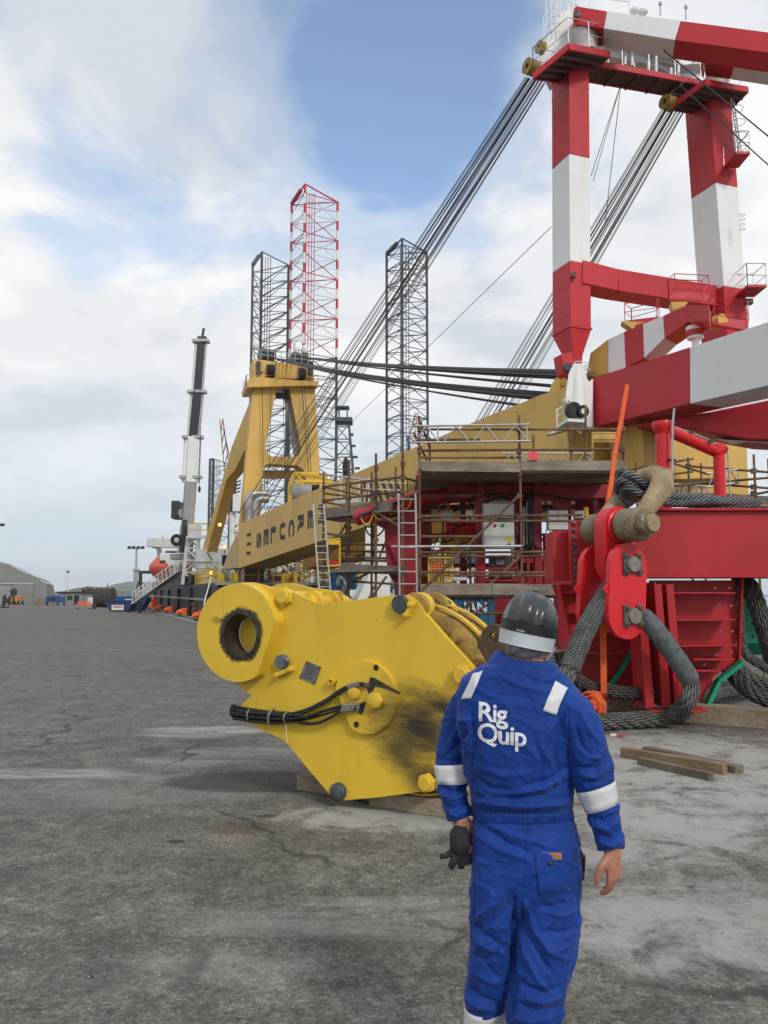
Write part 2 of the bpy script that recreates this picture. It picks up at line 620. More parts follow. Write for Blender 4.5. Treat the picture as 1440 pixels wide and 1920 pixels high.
# ------------------------------------------------------------------ ground, water, far land
QD = V((-0.344, 0.939, 0)).normalized()            # along the quay, away from the viewer
QP = V((0.939, 0.344, 0)).normalized()             # across it, towards the water
KC = V((-10.9, 51.5, 0))                           # corner of the quay
def asphalt():
    t = NT('worn_quay_asphalt')
    big = t.noise(0.22, 6, 0.6, 0.5)
    mid = t.noise(1.3, 8, 0.65, 0.4)
    fine = t.noise(38, 6, 0.75)
    c = t.mix(t.ramp(mid, 0.34, 0.66), (0.084, 0.078, 0.069), (0.152, 0.142, 0.126))
    c = t.mix(t.math('MULTIPLY', t.ramp(big, 0.38, 0.62), 0.5), c, (0.140, 0.134, 0.122))
    mot = t.noise(3.3, 9, 0.74, 0.6)
    c = t.mix(1.0, c, t.ramp(mot, 0.34, 0.66, 0.74, 1.28), 'MULTIPLY')
    # aggregate
    vo = t.n('TexVoronoi')
    vo.inputs['Scale'].default_value = 70
    t.l(t.pos, vo.inputs['Vector'])
    hsv = t.n('SeparateColor')
    t.l(vo.outputs['Color'], hsv.inputs[0])
    c = t.mix(1.0, c, t.ramp(hsv.outputs[0], 0.0, 1.0, 0.78, 1.24), 'MULTIPLY')
    c = t.mix(1.0, c, t.ramp(fine, 0.28, 0.72, 0.58, 1.42), 'MULTIPLY')
    gr2 = t.noise(13, 8, 0.8)
    c = t.mix(1.0, c, t.ramp(gr2, 0.33, 0.67, 0.66, 1.34), 'MULTIPLY')
    vo2 = t.n('TexVoronoi')
    vo2.inputs['Scale'].default_value = 15
    t.l(t.pos, vo2.inputs['Vector'])
    chip = t.math('MULTIPLY', t.ramp(vo2.outputs['Distance'], 0.09, 0.16, 1, 0), t.ramp(t.noise(3.1, 5, 0.7), 0.44, 0.56))
    c = t.mix(t.math('MULTIPLY', chip, 0.7), c, (0.29, 0.26, 0.21))

    def zone(px, py, sx, sy, rot=0.0):
        """soft elliptic area on the ground round a point"""
        mp = t.n('Mapping')
        mp.vector_type = 'TEXTURE'
        p = gz(px, py)
        mp.inputs['Location'].default_value = (p.x, p.y, 0)
        mp.inputs['Rotation'].default_value = (0, 0, rot)
        mp.inputs['Scale'].default_value = (sx, sy, 1)
        t.l(t.pos, mp.inputs[0])
        ln = t.n('VectorMath')
        ln.operation = 'LENGTH'
        t.l(mp.outputs[0], ln.inputs[0])
        return t.ramp(ln.outputs['Value'], 0.35, 1.0, 1, 0)
    edge = t.noise(2.3, 9, 0.72, 0.5)
    grit = t.noise(17, 6, 0.75)
    tex = t.math('ADD', t.math('MULTIPLY', edge, 0.75), t.math('MULTIPLY', grit, 0.25))
    st = t.noise(1.0, 9, 0.72, 0.8, stretch=(0.45, 1.9, 1, R(10)))
    st = t.math('ADD', t.math('MULTIPLY', st, 0.8), t.math('MULTIPLY', grit, 0.2))
    pale = (0.37, 0.365, 0.345)
    # powdery cement right of and behind the worker
    for px, py, sx, sy, k in ((1190, 1420, 4.0, 3.4, 0.85), (760, 1530, 1.7, 0.9, 0.9), (1130, 1560, 2.2, 1.4, 0.75), (1330, 1520, 1.8, 1.2, 0.7), (1180, 1750, 1.3, 0.8, 0.5), (1330, 1720, 1.7, 1.2, 0.6), (1000, 1480, 2.0, 1.0, 0.6)):
        z = zone(px, py, sx, sy)
        m = t.ramp(t.math('ADD', t.math('MULTIPLY', z, 0.30), tex), 0.66, 0.84)
        c = t.mix(t.math('MULTIPLY', t.math('MULTIPLY', m, z), k), c, pale)
    # scuffed streaks left of the block
    for px, py, sx, sy, k in ((380, 1370, 1.5, 0.9, 0.8), (60, 1450, 1.8, 0.4, 0.7), (450, 1420, 1.8, 1.0, 0.6), (250, 1220, 9.0, 0.30, 0.28), (200, 1480, 3.2, 1.2, 0.22), (700, 1720, 1.9, 0.5, 0.35), (380, 1830, 1.0, 0.5, 0.35)):
        z = zone(px, py, sx, sy)
        m = t.ramp(t.math('ADD', t.math('MULTIPLY', z, 0.22), st), 0.60, 0.80)
        c = t.mix(t.math('MULTIPLY', t.math('MULTIPLY', m, z), k), c, pale)
    gen = t.ramp(st, 0.54, 0.70)
    c = t.mix(t.math('MULTIPLY', gen, 0.10), c, pale)
    # small hard white spots
    sp = t.ramp(t.noise(2.4, 10, 0.82, 1.0), 0.665, 0.72)
    c = t.mix(t.math('MULTIPLY', sp, 0.55), c, (0.40, 0.40, 0.39))
    # oil and rubber, with the block's ground shade painted in
    oil = t.ramp(t.noise(0.75, 7, 0.6, 0.9), 0.60, 0.74)
    c = t.mix(t.math('MULTIPLY', oil, 0.5), c, (0.036, 0.034, 0.031))
    for px, py, sx, sy, k in ((500, 1465, 1.5, 0.7, 0.75), (330, 1578, 0.10, 0.06, 0.9), (500, 1530, 0.12, 0.06, 0.8), (850, 1570, 0.7, 0.3, 0.25)):  # first zone paints the shade under the block's left side
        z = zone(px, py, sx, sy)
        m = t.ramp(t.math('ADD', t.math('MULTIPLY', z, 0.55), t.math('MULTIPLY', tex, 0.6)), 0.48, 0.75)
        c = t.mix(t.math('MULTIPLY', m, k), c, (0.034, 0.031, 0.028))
    z = zone(445, 1552, 0.42, 0.26)
    m = t.ramp(t.math('ADD', t.math('MULTIPLY', z, 0.5), t.math('MULTIPLY', grit, 0.7)), 0.5, 0.85)
    c = t.mix(t.math('MULTIPLY', m, 0.55), c, (0.080, 0.048, 0.032))
    # cracks
    cr = t.n('TexVoronoi')
    cr.feature = 'DISTANCE_TO_EDGE'
    cr.inputs['Scale'].default_value = 0.28
    wob = t.n('TexNoise')
    wob.inputs['Scale'].default_value = 1.4
    wob.inputs['Detail'].default_value = 8
    t.l(t.pos, wob.inputs['Vector'])
    ad = t.n('Mix')
    ad.data_type = 'VECTOR'
    ad.inputs[0].default_value = 0.45
    t.l(t.pos, ad.inputs[4])
    t.l(wob.outputs['Color'], ad.inputs[5])
    t.l(ad.outputs[1], cr.inputs['Vector'])
    crack = t.math('MULTIPLY', t.ramp(cr.outputs['Distance'], 0.0, 0.007, 1, 0), t.ramp(t.noise(0.6, 4), 0.44, 0.56))
    c = t.mix(t.math('MULTIPLY', crack, 0.75), c, (0.03, 0.03, 0.03))
    h = t.math('ADD', t.math('MULTIPLY', fine, 0.6), t.math('MULTIPLY', hsv.outputs[1], 0.5))
    nb = t.bump(h, 0.45, 0.012)
    nb = t.bump(mid, 0.35, 0.05, nb)
    return t.done(c, t.ramp(mid, 0.3, 0.7, 0.65, 0.92), nb, None, 0.3)


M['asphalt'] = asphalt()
far_e = KC + QD * 1500
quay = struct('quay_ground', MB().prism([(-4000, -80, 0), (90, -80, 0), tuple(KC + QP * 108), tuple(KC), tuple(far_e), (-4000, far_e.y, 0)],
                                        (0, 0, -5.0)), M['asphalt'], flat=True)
M['concrete'] = paint('quay_edge_concrete', (0.17, 0.165, 0.155), 0.85, 0.2, 1.0, 0.5, 1.2, bump=0.4, bs=20)
mb = MB()
mb.beam(KC + QP * -0.16 + QD * 0.0 + Z * 0.06, KC + QD * 300 + QP * -0.16 + Z * 0.06, 0.32, 0.12)
mb.beam(KC + QD * -0.16 + QP * 0.01 + Z * 0.055, KC + QP * 107 + QD * -0.16 + Z * 0.055, 0.32, 0.11)
struct('quay_kerb', mb, M['concrete'])
M['road_white'] = paint('worn_white_line', (0.55, 0.55, 0.53), 0.8, 0.1, 2, 0.8, 1.6, (0.15, 0.15, 0.14), (0.45, 0.65))
l0, l1 = gz(368, 1166), gz(293, 1147)
ld = (l1 - l0).normalized()
lw = V((ld.y, -ld.x, 0)) * 0.08
struct('quay_line', MB().add([l0 - lw - ld * 4 + Z * .004, l0 + lw - ld * 4 + Z * .004, l1 + lw + Z * .004, l1 - lw + Z * .004], [(0, 1, 2, 3)]), M['road_white'])

t = NT('harbour_water')
wv = t.noise(1.6, 6, 0.6, 0.3)
M['water'] = t.done((0.02, 0.032, 0.036), 0.12, t.bump(wv, 0.35, 0.12), None, 0.5)
struct('harbour_water', MB().add([(-5000, 30, -2.6), (4000, 30, -2.6), (4000, 6000, -2.6), (-5000, 6000, -2.6)], [(0, 1, 2, 3)]), M['water'])

t = NT('wooded_hillside')
hn = t.noise(0.02, 8, 0.7)
M['hills'] = t.done(t.mix(t.ramp(hn, 0.35, 0.65), (0.035, 0.05, 0.03), (0.09, 0.10, 0.06)), 0.95, t.bump(t.noise(0.03, 6, 0.7), 0.6, 20))


def ridge(x0, x1, Y, depth, prof, seed, n=90):
    """a land form: rows rise from the near shore to a crest and fall behind it"""
    mb = MB()
    rows = 9
    vs = []
    for j in range(rows):
        tj = j / (rows - 1)
        up = math.sin(math.pi * min(tj * 0.72 + 0.0, 1))
        for i in range(n + 1):
            x = x0 + (x1 - x0) * i / n
            h = prof(i / n)
            q = noise.noise(V((x * 0.006 + seed, tj * 3, seed))) * 0.16 + noise.noise(V((x * 0.03, tj * 5, seed + 4))) * 0.06
            vs.append(V((x, Y + depth * tj, -2.7 + max(h * (up + q * up), 0.0))))
    fs = [(j * (n + 1) + i, j * (n + 1) + i + 1, (j + 1) * (n + 1) + i + 1, (j + 1) * (n + 1) + i) for j in range(rows - 1) for i in range(n)]
    return mb.add(vs, fs)


struct('far_hills', ridge(-3200, 1500, 3000, 900, lambda u: 14 + 36 * math.exp(-((u - 0.447) / 0.022) ** 2) + 16 * math.exp(-((u - 0.475) / 0.02) ** 2)
                          + 25 * math.exp(-((u - 0.62) / 0.2) ** 2), 3.1, 220), M['hills'])
struct('near_hill', ridge(-1000, -440, 1520, 300, lambda u: 6 + 15 * math.exp(-((u - 0.66) / 0.09) ** 2) + 6 * math.exp(-((u - 0.85) / 0.1) ** 2), 8.2, 110), M['hills'])

# ================================================================== yellow sheave block on the quay
BA = R(30)
BN = V((math.sin(BA), math.cos(BA), 0))            # into the block
BT = V((math.cos(BA), -math.sin(BA), 0))           # along its side plate, to the right
BP = gz(635, 1501, 0.06)


def bz(x, y, off=0.0):
    """point of the block's side plate, off metres in front of its face (zoom pixels)"""
    return onp(340 + x / 2.4, 1060 + y / 2.4, BP - BN * off, BN)


def block_paint():
    t = NT('yellow_block_paint')
    a = t.noise(1.6, 5, 0.6)
    c = t.mix(1.0, (0.70, 0.465, 0.036), t.ramp(a, 0.3, 0.7, 0.93, 1.07), 'MULTIPLY')
    # scratches and chips
    ch = t.ramp(t.noise(9, 8, 0.74, 0.8), 0.65, 0.69)
    c = t.mix(t.math('MULTIPLY', ch, 0.75), c, (0.16, 0.075, 0.02))
    gr = t.ramp(t.noise(1.9, 9, 0.7, 0.5), 0.52, 0.72)
    c = t.mix(t.math('MULTIPLY', gr, 0.22), c, (0.22, 0.13, 0.03))

    def spot(p, dx, dz, ang=0.0):
        """distance from p measured along and up the plate"""
        s = t.n('VectorMath')
        s.operation = 'SUBTRACT'
        t.l(t.pos, s.inputs[0])
        s.inputs[1].default_value = tuple(p)
        ex = BT * math.cos(ang) + Z * math.sin(ang)
        ez = Z * math.cos(ang) - BT * math.sin(ang)
        r = []
        for ax, d in ((ex, dx), (ez, dz)):
            k = t.n('VectorMath')
            k.operation = 'DOT_PRODUCT'
            t.l(s.outputs[0], k.inputs[0])
            k.inputs[1].default_value = tuple(ax / d)
            r.append(t.math('POWER', t.math('ABSOLUTE', k.outputs['Value']), 2.0))
        return t.math('SQRT', t.math('ADD', r[0], r[1]))
    rs_ = t.noise(5.0, 7, 0.68, 0.3, stretch=(3.0, 3.0, 0.35))
    c = t.mix(t.math('MULTIPLY', t.ramp(rs_, 0.58, 0.74), 0.35), c, (0.30, 0.15, 0.025))
    # black grease smeared away from the centre pin, down to the right
    rub = t.noise(2.2, 9, 0.72, 0.6, stretch=(1.0, 1.0, 3.2))
    rub2 = t.noise(11, 7, 0.7, 0.6, stretch=(0.7, 0.7, 2.5))
    tex = t.math('ADD', t.math('MULTIPLY', rub, 0.9), t.math('MULTIPLY', rub2, 0.55))
    for p, dx, dz, an, k, off in (((1070, 735), 0.56, 0.40, -0.42, 0.97, 0.20), ((1190, 640), 0.50, 0.14, -0.40, 0.95, 0.25),
                                  ((985, 850), 0.45, 0.24, -0.7, 0.75, 0.2), ((1110, 960), 0.22, 0.13, 0.3, 0.9, 0.1),
                                  ((900, 620), 0.10, 0.07, -0.2, 0.7, 0.2)):
        d = spot(bz(*p), dx, dz, an)
        m = t.ramp(t.math('ADD', t.math('SUBTRACT', 1.0, d), t.math('MULTIPLY', t.math('SUBTRACT', tex, 0.72), 0.95)), -0.05, 0.75 + off)
        c = t.mix(t.math('MULTIPLY', m, k), c, (0.022, 0.021, 0.020))
    # drips and grease round the big bore
    d = spot(bz(267, 312, 0.12), 0.275, 0.275)
    m = t.ramp(t.math('ADD', t.math('SUBTRACT', 1.0, d), t.math('MULTIPLY', t.math('SUBTRACT', t.noise(6, 5, 0.6), 0.5), 0.45)), 0.03, 0.16)
    c = t.mix(t.math('MULTIPLY', m, 0.9), c, (0.05, 0.035, 0.02))
    d = spot(bz(165, 250, 0.12), 0.26, 0.07, 0.0)
    m = t.ramp(t.math('ADD', t.math('SUBTRACT', 1.0, d), t.math('MULTIPLY', t.math('SUBTRACT', rub2, 0.5), 2.2)), 0.35, 0.9)
    c = t.mix(t.math('MULTIPLY', m, 0.55), c, (0.06, 0.04, 0.02))
    nb = t.bump(t.noise(14, 6, 0.6), 0.05, 0.01)
    return t.done(c, t.ramp(t.noise(6, 5, 0.6), 0.3, 0.7, 0.28, 0.46), nb, None, 0.45)


M['block'] = block_paint()
M['block_plain'] = paint('yellow_block_fittings', (0.68, 0.44, 0.036), 0.4, 0.08, 3, 0.45, 5, (0.14, 0.07, 0.02), (0.54, 0.72), 0.06)
M['block_old'] = paint('dirty_yellow_sheave', (0.40, 0.25, 0.06), 0.6, 0.2, 5, 0.75, 7, (0.06, 0.045, 0.03), (0.45, 0.65), 0.3, 40)
M['brown_steel'] = paint('rusty_brown_steel', (0.115, 0.068, 0.038), 0.6, 0.25, 6, 0.6, 9, (0.03, 0.025, 0.02), (0.45, 0.7), 0.3, 50)
M['blue_grey'] = paint('blue_grey_pin_steel', (0.13, 0.165, 0.20), 0.42, 0.15, 10, 0.5, 14, (0.05, 0.05, 0.05), (0.5, 0.7), 0.2, 60, metal=0.3)
M['slate'] = paint('slate_pin_steel', (0.065, 0.080, 0.088), 0.5, 0.2, 10, 0.5, 14, (0.02, 0.02, 0.02), (0.5, 0.7), 0.3, 60, metal=0.2)
M['bore'] = paint('greasy_bore', (0.05, 0.040, 0.03), 0.4, 0.4, 9, 0.7, 10, (0.012, 0.011, 0.01), (0.4, 0.6), 0.5, 30)
M['hose'] = plain('black_hose', (0.014, 0.014, 0.015), 0.38)
M['plate_grey'] = paint('engraved_plate', (0.16, 0.16, 0.16), 0.5, 0.2, 9, 0.5, 12, (0.08, 0.07, 0.05), metal=0.2)

blk = thing('sheave_block', 'big yellow sheave block with grease-stained side plate lying on baulks behind the worker', 'sheave block', BP)

def bzf(x, y):
    """plate-plane point behind a photo point of the ring plate's front face"""
    return bz(x, y, 0.12) + BN * 0.12


ringc = bzf(251, 302)
top_r = (bzf(251, 85) - ringc).length
ring_r = top_r * 1.015


def pc(r, t0, t1, n):
    return [oval(p) for p in circ(ringc, BT, Z, r, n, t0, t1, True)]


def oval(p):
    """the end plates are a little longer than round"""
    a = (p - ringc).dot(BT)
    return p + BT * (a * 0.10) if a < 0 else p


# the side plate: rounded round the bore, a notch, a long foot, a bevelled head
plate2 = pc(ring_r * 1.03, R(78), R(262), 40)
plate2 += [bz(250, 540), bz(305, 578), bz(318, 588), bz(300, 600), bz(262, 636), bz(240, 668), bz(306, 712), bz(380, 750), bz(440, 775), bz(470, 796),
           bz(500, 832), bz(560, 905), bz(620, 975), bz(676, 1042), bz(692, 1054), bz(735, 1058), bz(900, 1043), bz(1100, 1015),
           bz(1152, 1000), bz(1176, 975), bz(1345, 600), bz(1352, 540), bz(1335, 495), bz(1308, 452), bz(1200, 335), bz(1093, 212), bz(1084, 190),
           bz(1060, 160), bz(1020, 134), bz(965, 134), bz(830, 150), bz(692, 167), bz(640, 171), bz(598, 165), bz(560, 147), bz(505, 122), bz(470, 106), bz(400, 98)]
PTH = 0.055
hole = circ(bzf(267, 312), BT, Z, 0.205, 40)
o = obj('side_plate', MB().prism([p + BN * 0 for p in plate2], BN * PTH, [hole]), M['block'], blk, bev=0.006)
SHIFT = BN * 0.62
# the far plate has no ring on it
obj('side_plate', MB().prism([p + SHIFT for p in plate2], BN * PTH, [[p + SHIFT for p in hole]]), M['block'], blk, bev=0.006)
# ring doubler: a thick disc with its lower right cut off
fl = []
for p in circ(ringc, BT, Z, ring_r, 96):
    p = oval(p)
    d = (p - ringc)
    a, b = d.dot(BT), d.dot(Z)
    cut0, cut1 = bzf(418, 262) - ringc, bzf(345, 482) - ringc
    ca, cb = V((cut0.dot(BT), cut0.dot(Z), 0)), V((cut1.dot(BT), cut1.dot(Z), 0))
    nn = V((ca.y - cb.y, -(ca.x - cb.x), 0)).normalized()
    if nn.dot(ca) < 0:
        nn = -nn
    dd = V((a, b, 0)).dot(nn) - ca.dot(nn)
    if dd > 0:
        a -= nn.x * dd
        b -= nn.y * dd
    q = ringc + BT * a + Z * b
    if not fl or (q - fl[-1]).length > 1e-4:
        fl.append(q)
obj('ring_plate', MB().prism([p - BN * 0.12 for p in fl], BN * 0.118, [[p - BN * 0.12 for p in hole]]), M['block'], blk, bev=0.008, seg=3)
obj('ring_plate', MB().prism([p + SHIFT + BN * (PTH + 0.002) for p in fl], BN * 0.11, [[p + SHIFT + BN * (PTH + 0.002) for p in hole]]), M['block'], blk, bev=0.008, seg=3)
hc = bzf(267, 312)
obj('bore_sleeve', MB().lathe(hc - BN * 0.124, BN, [(0.222, 0), (0.226, -0.006), (0.190, -0.008), (0.188, 0.02), (0.186, 0.20), (0.20, 0.20), (0.2035, 0.15), (0.2035, 0.0), (0.222, 0)], 40), M['bore'], blk)
obj('cross_pin', MB().lathe(hc + BN * 0.06 + BT * 0.01, BN, [(0.0, 0), (0.170, 0), (0.175, 0.006), (0.175, 0.4), (0.0, 0.4)], 40), M['block_plain'], blk)
# gunk squeezed out round the bore
mb = MB()
for k in range(34):
    a = random.uniform(0, 2 * math.pi)
    r = 0.226 + abs(random.gauss(0, 0.013))
    c = hc - BN * 0.1215 + BT * math.cos(a) * r + Z * math.sin(a) * r
    s = random.uniform(0.006, 0.014)
    mb.lathe(c, -BN, [(s, 0), (s * 0.8, 0.003), (0.001, 0.006)], 7)
obj('grease_blobs', mb, M['bore'], blk, kind='stuff')

# centre flange: a thick disc cut away on its left
fc = bz(838, 592)
fr = (bz(860, 428) - bz(860, 755)).length / 2
fpoly = []
cutn = V((-0.90, -0.43, 0)).normalized()
cut2 = V((-0.55, 0.83, 0)).normalized()
for p in circ(V((0, 0, 0)), V((1, 0, 0)), V((0, 1, 0)), fr, 80):
    for nn, lim in ((cutn, fr * 0.80), (cut2, fr * 0.93)):
        dd = p.dot(nn) - lim
        if dd > 0:
            p = p - nn * dd
    fpoly.append(p)
pl3 = [fc + BT * p.x + Z * p.y - BN * 0.045 for p in fpoly]
obj('weld_bead', MB().tube([p + BN * 0.043 for p in pl3], 0.007, 6, closed=True).tube([p - BN * 0.004 for p in fl], 0.009, 6, closed=True), M['block'], blk)
obj('centre_flange', MB().prism(pl3, BN * 0.044), M['block'], blk, bev=0.008, seg=3)


def hexbolt(name, p, r, h, m, mtl, rot=0.2, head=0.72):
    """hexagon nut with the pin's round end standing out of it"""
    h6 = circ(p - BN * 0.001, BT, Z, r, 6, rot, rot + 2 * math.pi)
    mb = MB().prism(h6, -BN * h, mi=0)
    o = obj(name, mb, m, blk, bev=0.006)
    obj('bolt_end', MB().lathe(p - BN * h, -BN, [(r * head, 0), (r * head, h * 0.30), (r * head * 0.88, h * 0.42), (0, h * 0.42)], 20), mtl, o)
    return o


hexbolt('hex_nut', bz(472, 141), 0.085, 0.05, M['block_plain'], M['block_plain'], 0.45)
hexbolt('hex_nut', bz(1270, 494), 0.085, 0.05, M['block_plain'], M['block_plain'], 0.1)
hexbolt('hex_nut', bz(1110, 976), 0.078, 0.05, M['block_plain'], M['block_plain'], 0.3)
hexbolt('hex_bolt', bz(783, 572, 0.045), 0.062, 0.03, M['block_plain'], M['block_plain'], 0.3, 0.86)
hexbolt('hex_bolt', bz(878, 606, 0.045), 0.072, 0.04, M['block_plain'], M['block_plain'], 0.0, 0.86)
o = obj('pin_end', MB().lathe(bz(710, 1017), -BN, [(0.075, 0.0), (0.075, 0.03), (0.062, 0.045), (0.03, 0.055), (0, 0.058)], 24), M['slate'], blk)
for (x, y) in ((877, 460), (788, 716)):
    obj('bolt_hole', MB().lathe(bz(x, y, 0.0455), -BN, [(0.024, 0), (0.026, 0.003), (0.017, 0.003), (0.016, -0.02), (0, -0.021)], 14), M['bore'], blk)
o = obj('eye_boss', MB().lathe(bz(680, 522, 0.02), -BN, [(0.036, 0), (0.036, 0.034), (0.03, 0.036), (0.018, 0.036), (0.016, 0.01), (0, 0.01)], 16), M['block_plain'], blk)
# slots the hoses go into
def slot(pts):
    obj('slot_rim', MB().prism([bz(x, y, 0.0475) for x, y in pts], BN * 0.004), M['bore'], blk)


slot([(850, 503), (868, 506), (985, 572), (985, 582), (920, 556), (872, 545), (858, 572), (842, 578), (836, 560)])
slot([(818, 610), (830, 618), (822, 650), (812, 674), (798, 668), (797, 655), (808, 640)])


def keeper(px, py, r, mtl, ax, bar, nm):
    """a round pin held by a keeper bar on two studs"""
    p = bz(px, py)
    o = obj('keeper_pin', MB().lathe(p, -BN, [(r, 0), (r, 0.045), (r * 0.9, 0.055), (0.012, 0.055), (0.011, 0.05), (0, 0.05)], 28), mtl, blk)
    q0, q1 = [bz(*b) for b in bar]
    k = obj('keeper_bar', MB().beam(q0 - BN * 0.03, q1 - BN * 0.03, 0.04, 0.032, BN), M['block_plain'], blk, bev=0.005)
    for q in (q0, q1):
        w = (q1 - q0).normalized() * (0.02 if q is q0 else -0.02)
        obj('stud', MB().lathe(q + w, -BN, [(0.026, 0), (0.026, 0.055), (0.017, 0.055), (0.015, 0.075), (0, 0.075)], 6), M['block_plain'], k)
    return o


keeper(460, 433, 0.065, M['blue_grey'], None, ((434, 494), (510, 462)), 'a')
o = obj('grease_nipple', MB().lathe(bz(474, 428, 0.05), V((0.3, -0.9, 0.2)), [(0.022, 0), (0.022, 0.03), (0.01, 0.045), (0, 0.045)], 8), M['steel'], blk)
keeper(993, 174, 0.075, M['slate'], None, ((1045, 166), (1018, 232)), 'b')
obj('keeper_plate', MB().prism([bz(1010, 140, 0.004), bz(1050, 152, 0.004), bz(1058, 172, 0.004), bz(1022, 240, 0.004), bz(982, 206, 0.004), bz(988, 190, 0.004)], -BN * 0.016), M['block_plain'], blk, bev=0.003)
# lettered name plate
np4 = [bz(565, 430, .003), bz(630, 458, .003), bz(602, 535, .003), bz(532, 505, .003)]
npl = obj('name_plate', MB().prism(np4, -BN * 0.006), M['plate_grey'], blk)
for i in range(4):
    c = np4[i].lerp(np4[(i + 2) % 4], 0.07) - BN * 0.006
    obj('rivet', MB().lathe(c, -BN, [(0.011, 0), (0.009, 0.005), (0, 0.006)], 8), M['brown_steel'], npl)
mb = MB()
e1, e2 = np4[1] - np4[0], np4[3] - np4[0]
for i in range(8):
    y = 0.16 + i * 0.095
    x = 0.14
    while x < (0.8 if i in (0, 2, 6) else 0.62 + 0.2 * random.random()):
        w = random.uniform(0.03, 0.09)
        a = np4[0] + e1 * x + e2 * y - BN * 0.0068
        mb.prism([a, a + e1 * w, a + e1 * w + e2 * 0.035, a + e2 * 0.035], -BN * 0.0008)
        x += w + 0.022
obj('print', mb, M['lettering'], npl, flat=True, kind='stuff')

# hoses, bundled on the left point of the plate
hoses = [
    [(236, 640), (300, 652), (400, 664), (480, 668), (560, 650), (650, 606), (720, 558), (775, 536), (815, 532), (850, 540)],
    [(232, 655), (300, 668), (400, 680), (480, 680), (560, 660), (650, 615), (725, 565), (780, 542), (820, 539), (852, 552)],
    [(232, 668), (300, 678), (400, 690), (480, 690), (560, 682), (650, 652), (720, 634), (770, 629), (822, 625)],
    [(238, 676), (310, 690), (410, 698), (490, 696), (570, 690), (650, 668), (720, 646), (770, 640), (820, 640)],
    [(246, 690), (320, 702), (420, 710), (500, 702), (560, 712), (610, 710), (660, 690), (720, 656), (770, 650), (815, 655)],
    [(234, 648), (300, 658), (400, 668), (480, 674), (530, 676), (572, 690)],
    [(244, 684), (312, 696), (414, 704), (495, 688), (540, 680), (578, 688)],
    [(240, 634), (300, 646), (400, 660), (470, 664)],
    [(238, 662), (310, 664), (410, 672), (480, 684)],
]
for i, h in enumerate(hoses):
    n = len(h)
    pts = []
    for k, (x, y) in enumerate(h):
        off = 0.035 + 0.02 * (i % 3)
        if k >= n - 4 and i < 5:
            off = 0.075
        if k == n - 1 and i < 5:
            off = 0.04
        pts.append(bz(x, y, off))
    hs = obj('hose', MB().tube(spline(pts, 44), 0.0125, 8), M['hose'], blk)
    if i < 5:
        q = spline(pts, 44)
        fit = MB()
        fit.tube([q[37], q[39]], 0.0165, 8).tube([q[39], q[40]], 0.019, 6).tube([q[40], q[42]], 0.0145, 8)
        obj('fitting', fit, M['steel'], hs)
    a, b = pts[0], pts[1]
    d = (a - b).normalized()
    obj('cap', MB().tube([a - d * 0.01, a + d * 0.03], 0.016, 8), M['black_rubber'], hs)
for (x0, y0, x1, y1, mm) in ((312, 645, 305, 700, 'alu'), (410, 650, 398, 714, 'steel'), (476, 660, 470, 706, 'alu')):
    a, b = bz(x0, y0, 0.05), bz(x1, y1, 0.05)
    c = (a + b) / 2
    h = (b - a).length / 2
    u = (b - a).normalized()
    pts = [c + u * (h * math.cos(t)) - BN * (0.048 * math.sin(t) - 0.005) for t in [2 * math.pi * k / 20 for k in range(20)]]
    obj('hose_tie', MB().tube(pts, 0.006 if mm == 'alu' else 0.012, 6, closed=True), M[mm], blk)
obj('string', MB().tube(spline([bz(470, 706, 0.055), bz(474, 760, 0.04), bz(478, 800, 0.03)], 8), 0.003, 5), M['white'], blk)

# sheaves between the plates
sc = fc + BT * 0.36
SR = 0.745
for i in range(6):
    c = sc + BN * (PTH + 0.03 + i * 0.085)
    prof = [(0.12, 0), (0.12, 0.074), (SR - 0.10, 0.064), (SR - 0.02, 0.078), (SR, 0.070), (SR - 0.055, 0.038), (SR, 0.006), (SR - 0.02, 0.0), (SR - 0.10, 0.014), (0.12, 0)]
    s = obj('sheave', MB().lathe(c, BN, prof, 72), M['block_old'], blk)
    if i in (1, 4):
        obj('rope_guard', MB().lathe(c, BN, [(SR + 0.03, 0.0), (SR + 0.045, 0.0), (SR + 0.045, 0.06), (SR + 0.03, 0.06), (SR + 0.03, 0.0)], 72), M['block_plain'] if i else M['block_old'], s)


def spacer(x, y, r, mtl, flanges=(), fm=None, name='spacer_tube', a0=0.0, a1=0.62):
    p = bz(x, y)
    o = obj(name, MB().cyl(p + BN * (PTH * 0.5 + a0), p + BN * (a1 + 0.02), r, 24), mtl, blk)
    for f in flanges:
        obj('collar', MB().lathe(p + BN * f, BN, [(r * 1.01, 0), (r * 1.75, 0), (r * 1.8, 0.01), (r * 1.8, 0.045), (r * 1.75, 0.055), (r * 1.01, 0.055)], 32), fm or mtl, o)
    return o


# tie rod lying in the dip of the plates, with wider collars
spacer(560, 168, 0.062, M['block_plain'], (0.09, 0.35, 0.45), name='tie_rod')
spacer(1040, 190, 0.068, M['brown_steel'], (0.02, 0.40), M['block_old'], name='tie_rod')
obj('eye_ring', MB().lathe(bz(1052, 188) + BN * 0.056, BN, [(0.05, 0), (0.115, 0), (0.12, 0.006), (0.12, 0.07), (0.115, 0.075), (0.05, 0.075)], 36), M['block'], blk, bev=0.004)
spacer(472, 141, 0.05, M['block_plain'])
spacer(1270, 494, 0.055, M['block_old'])
spacer(710, 1017, 0.05, M['block_old'])
spacer(1110, 976, 0.05, M['block_old'])
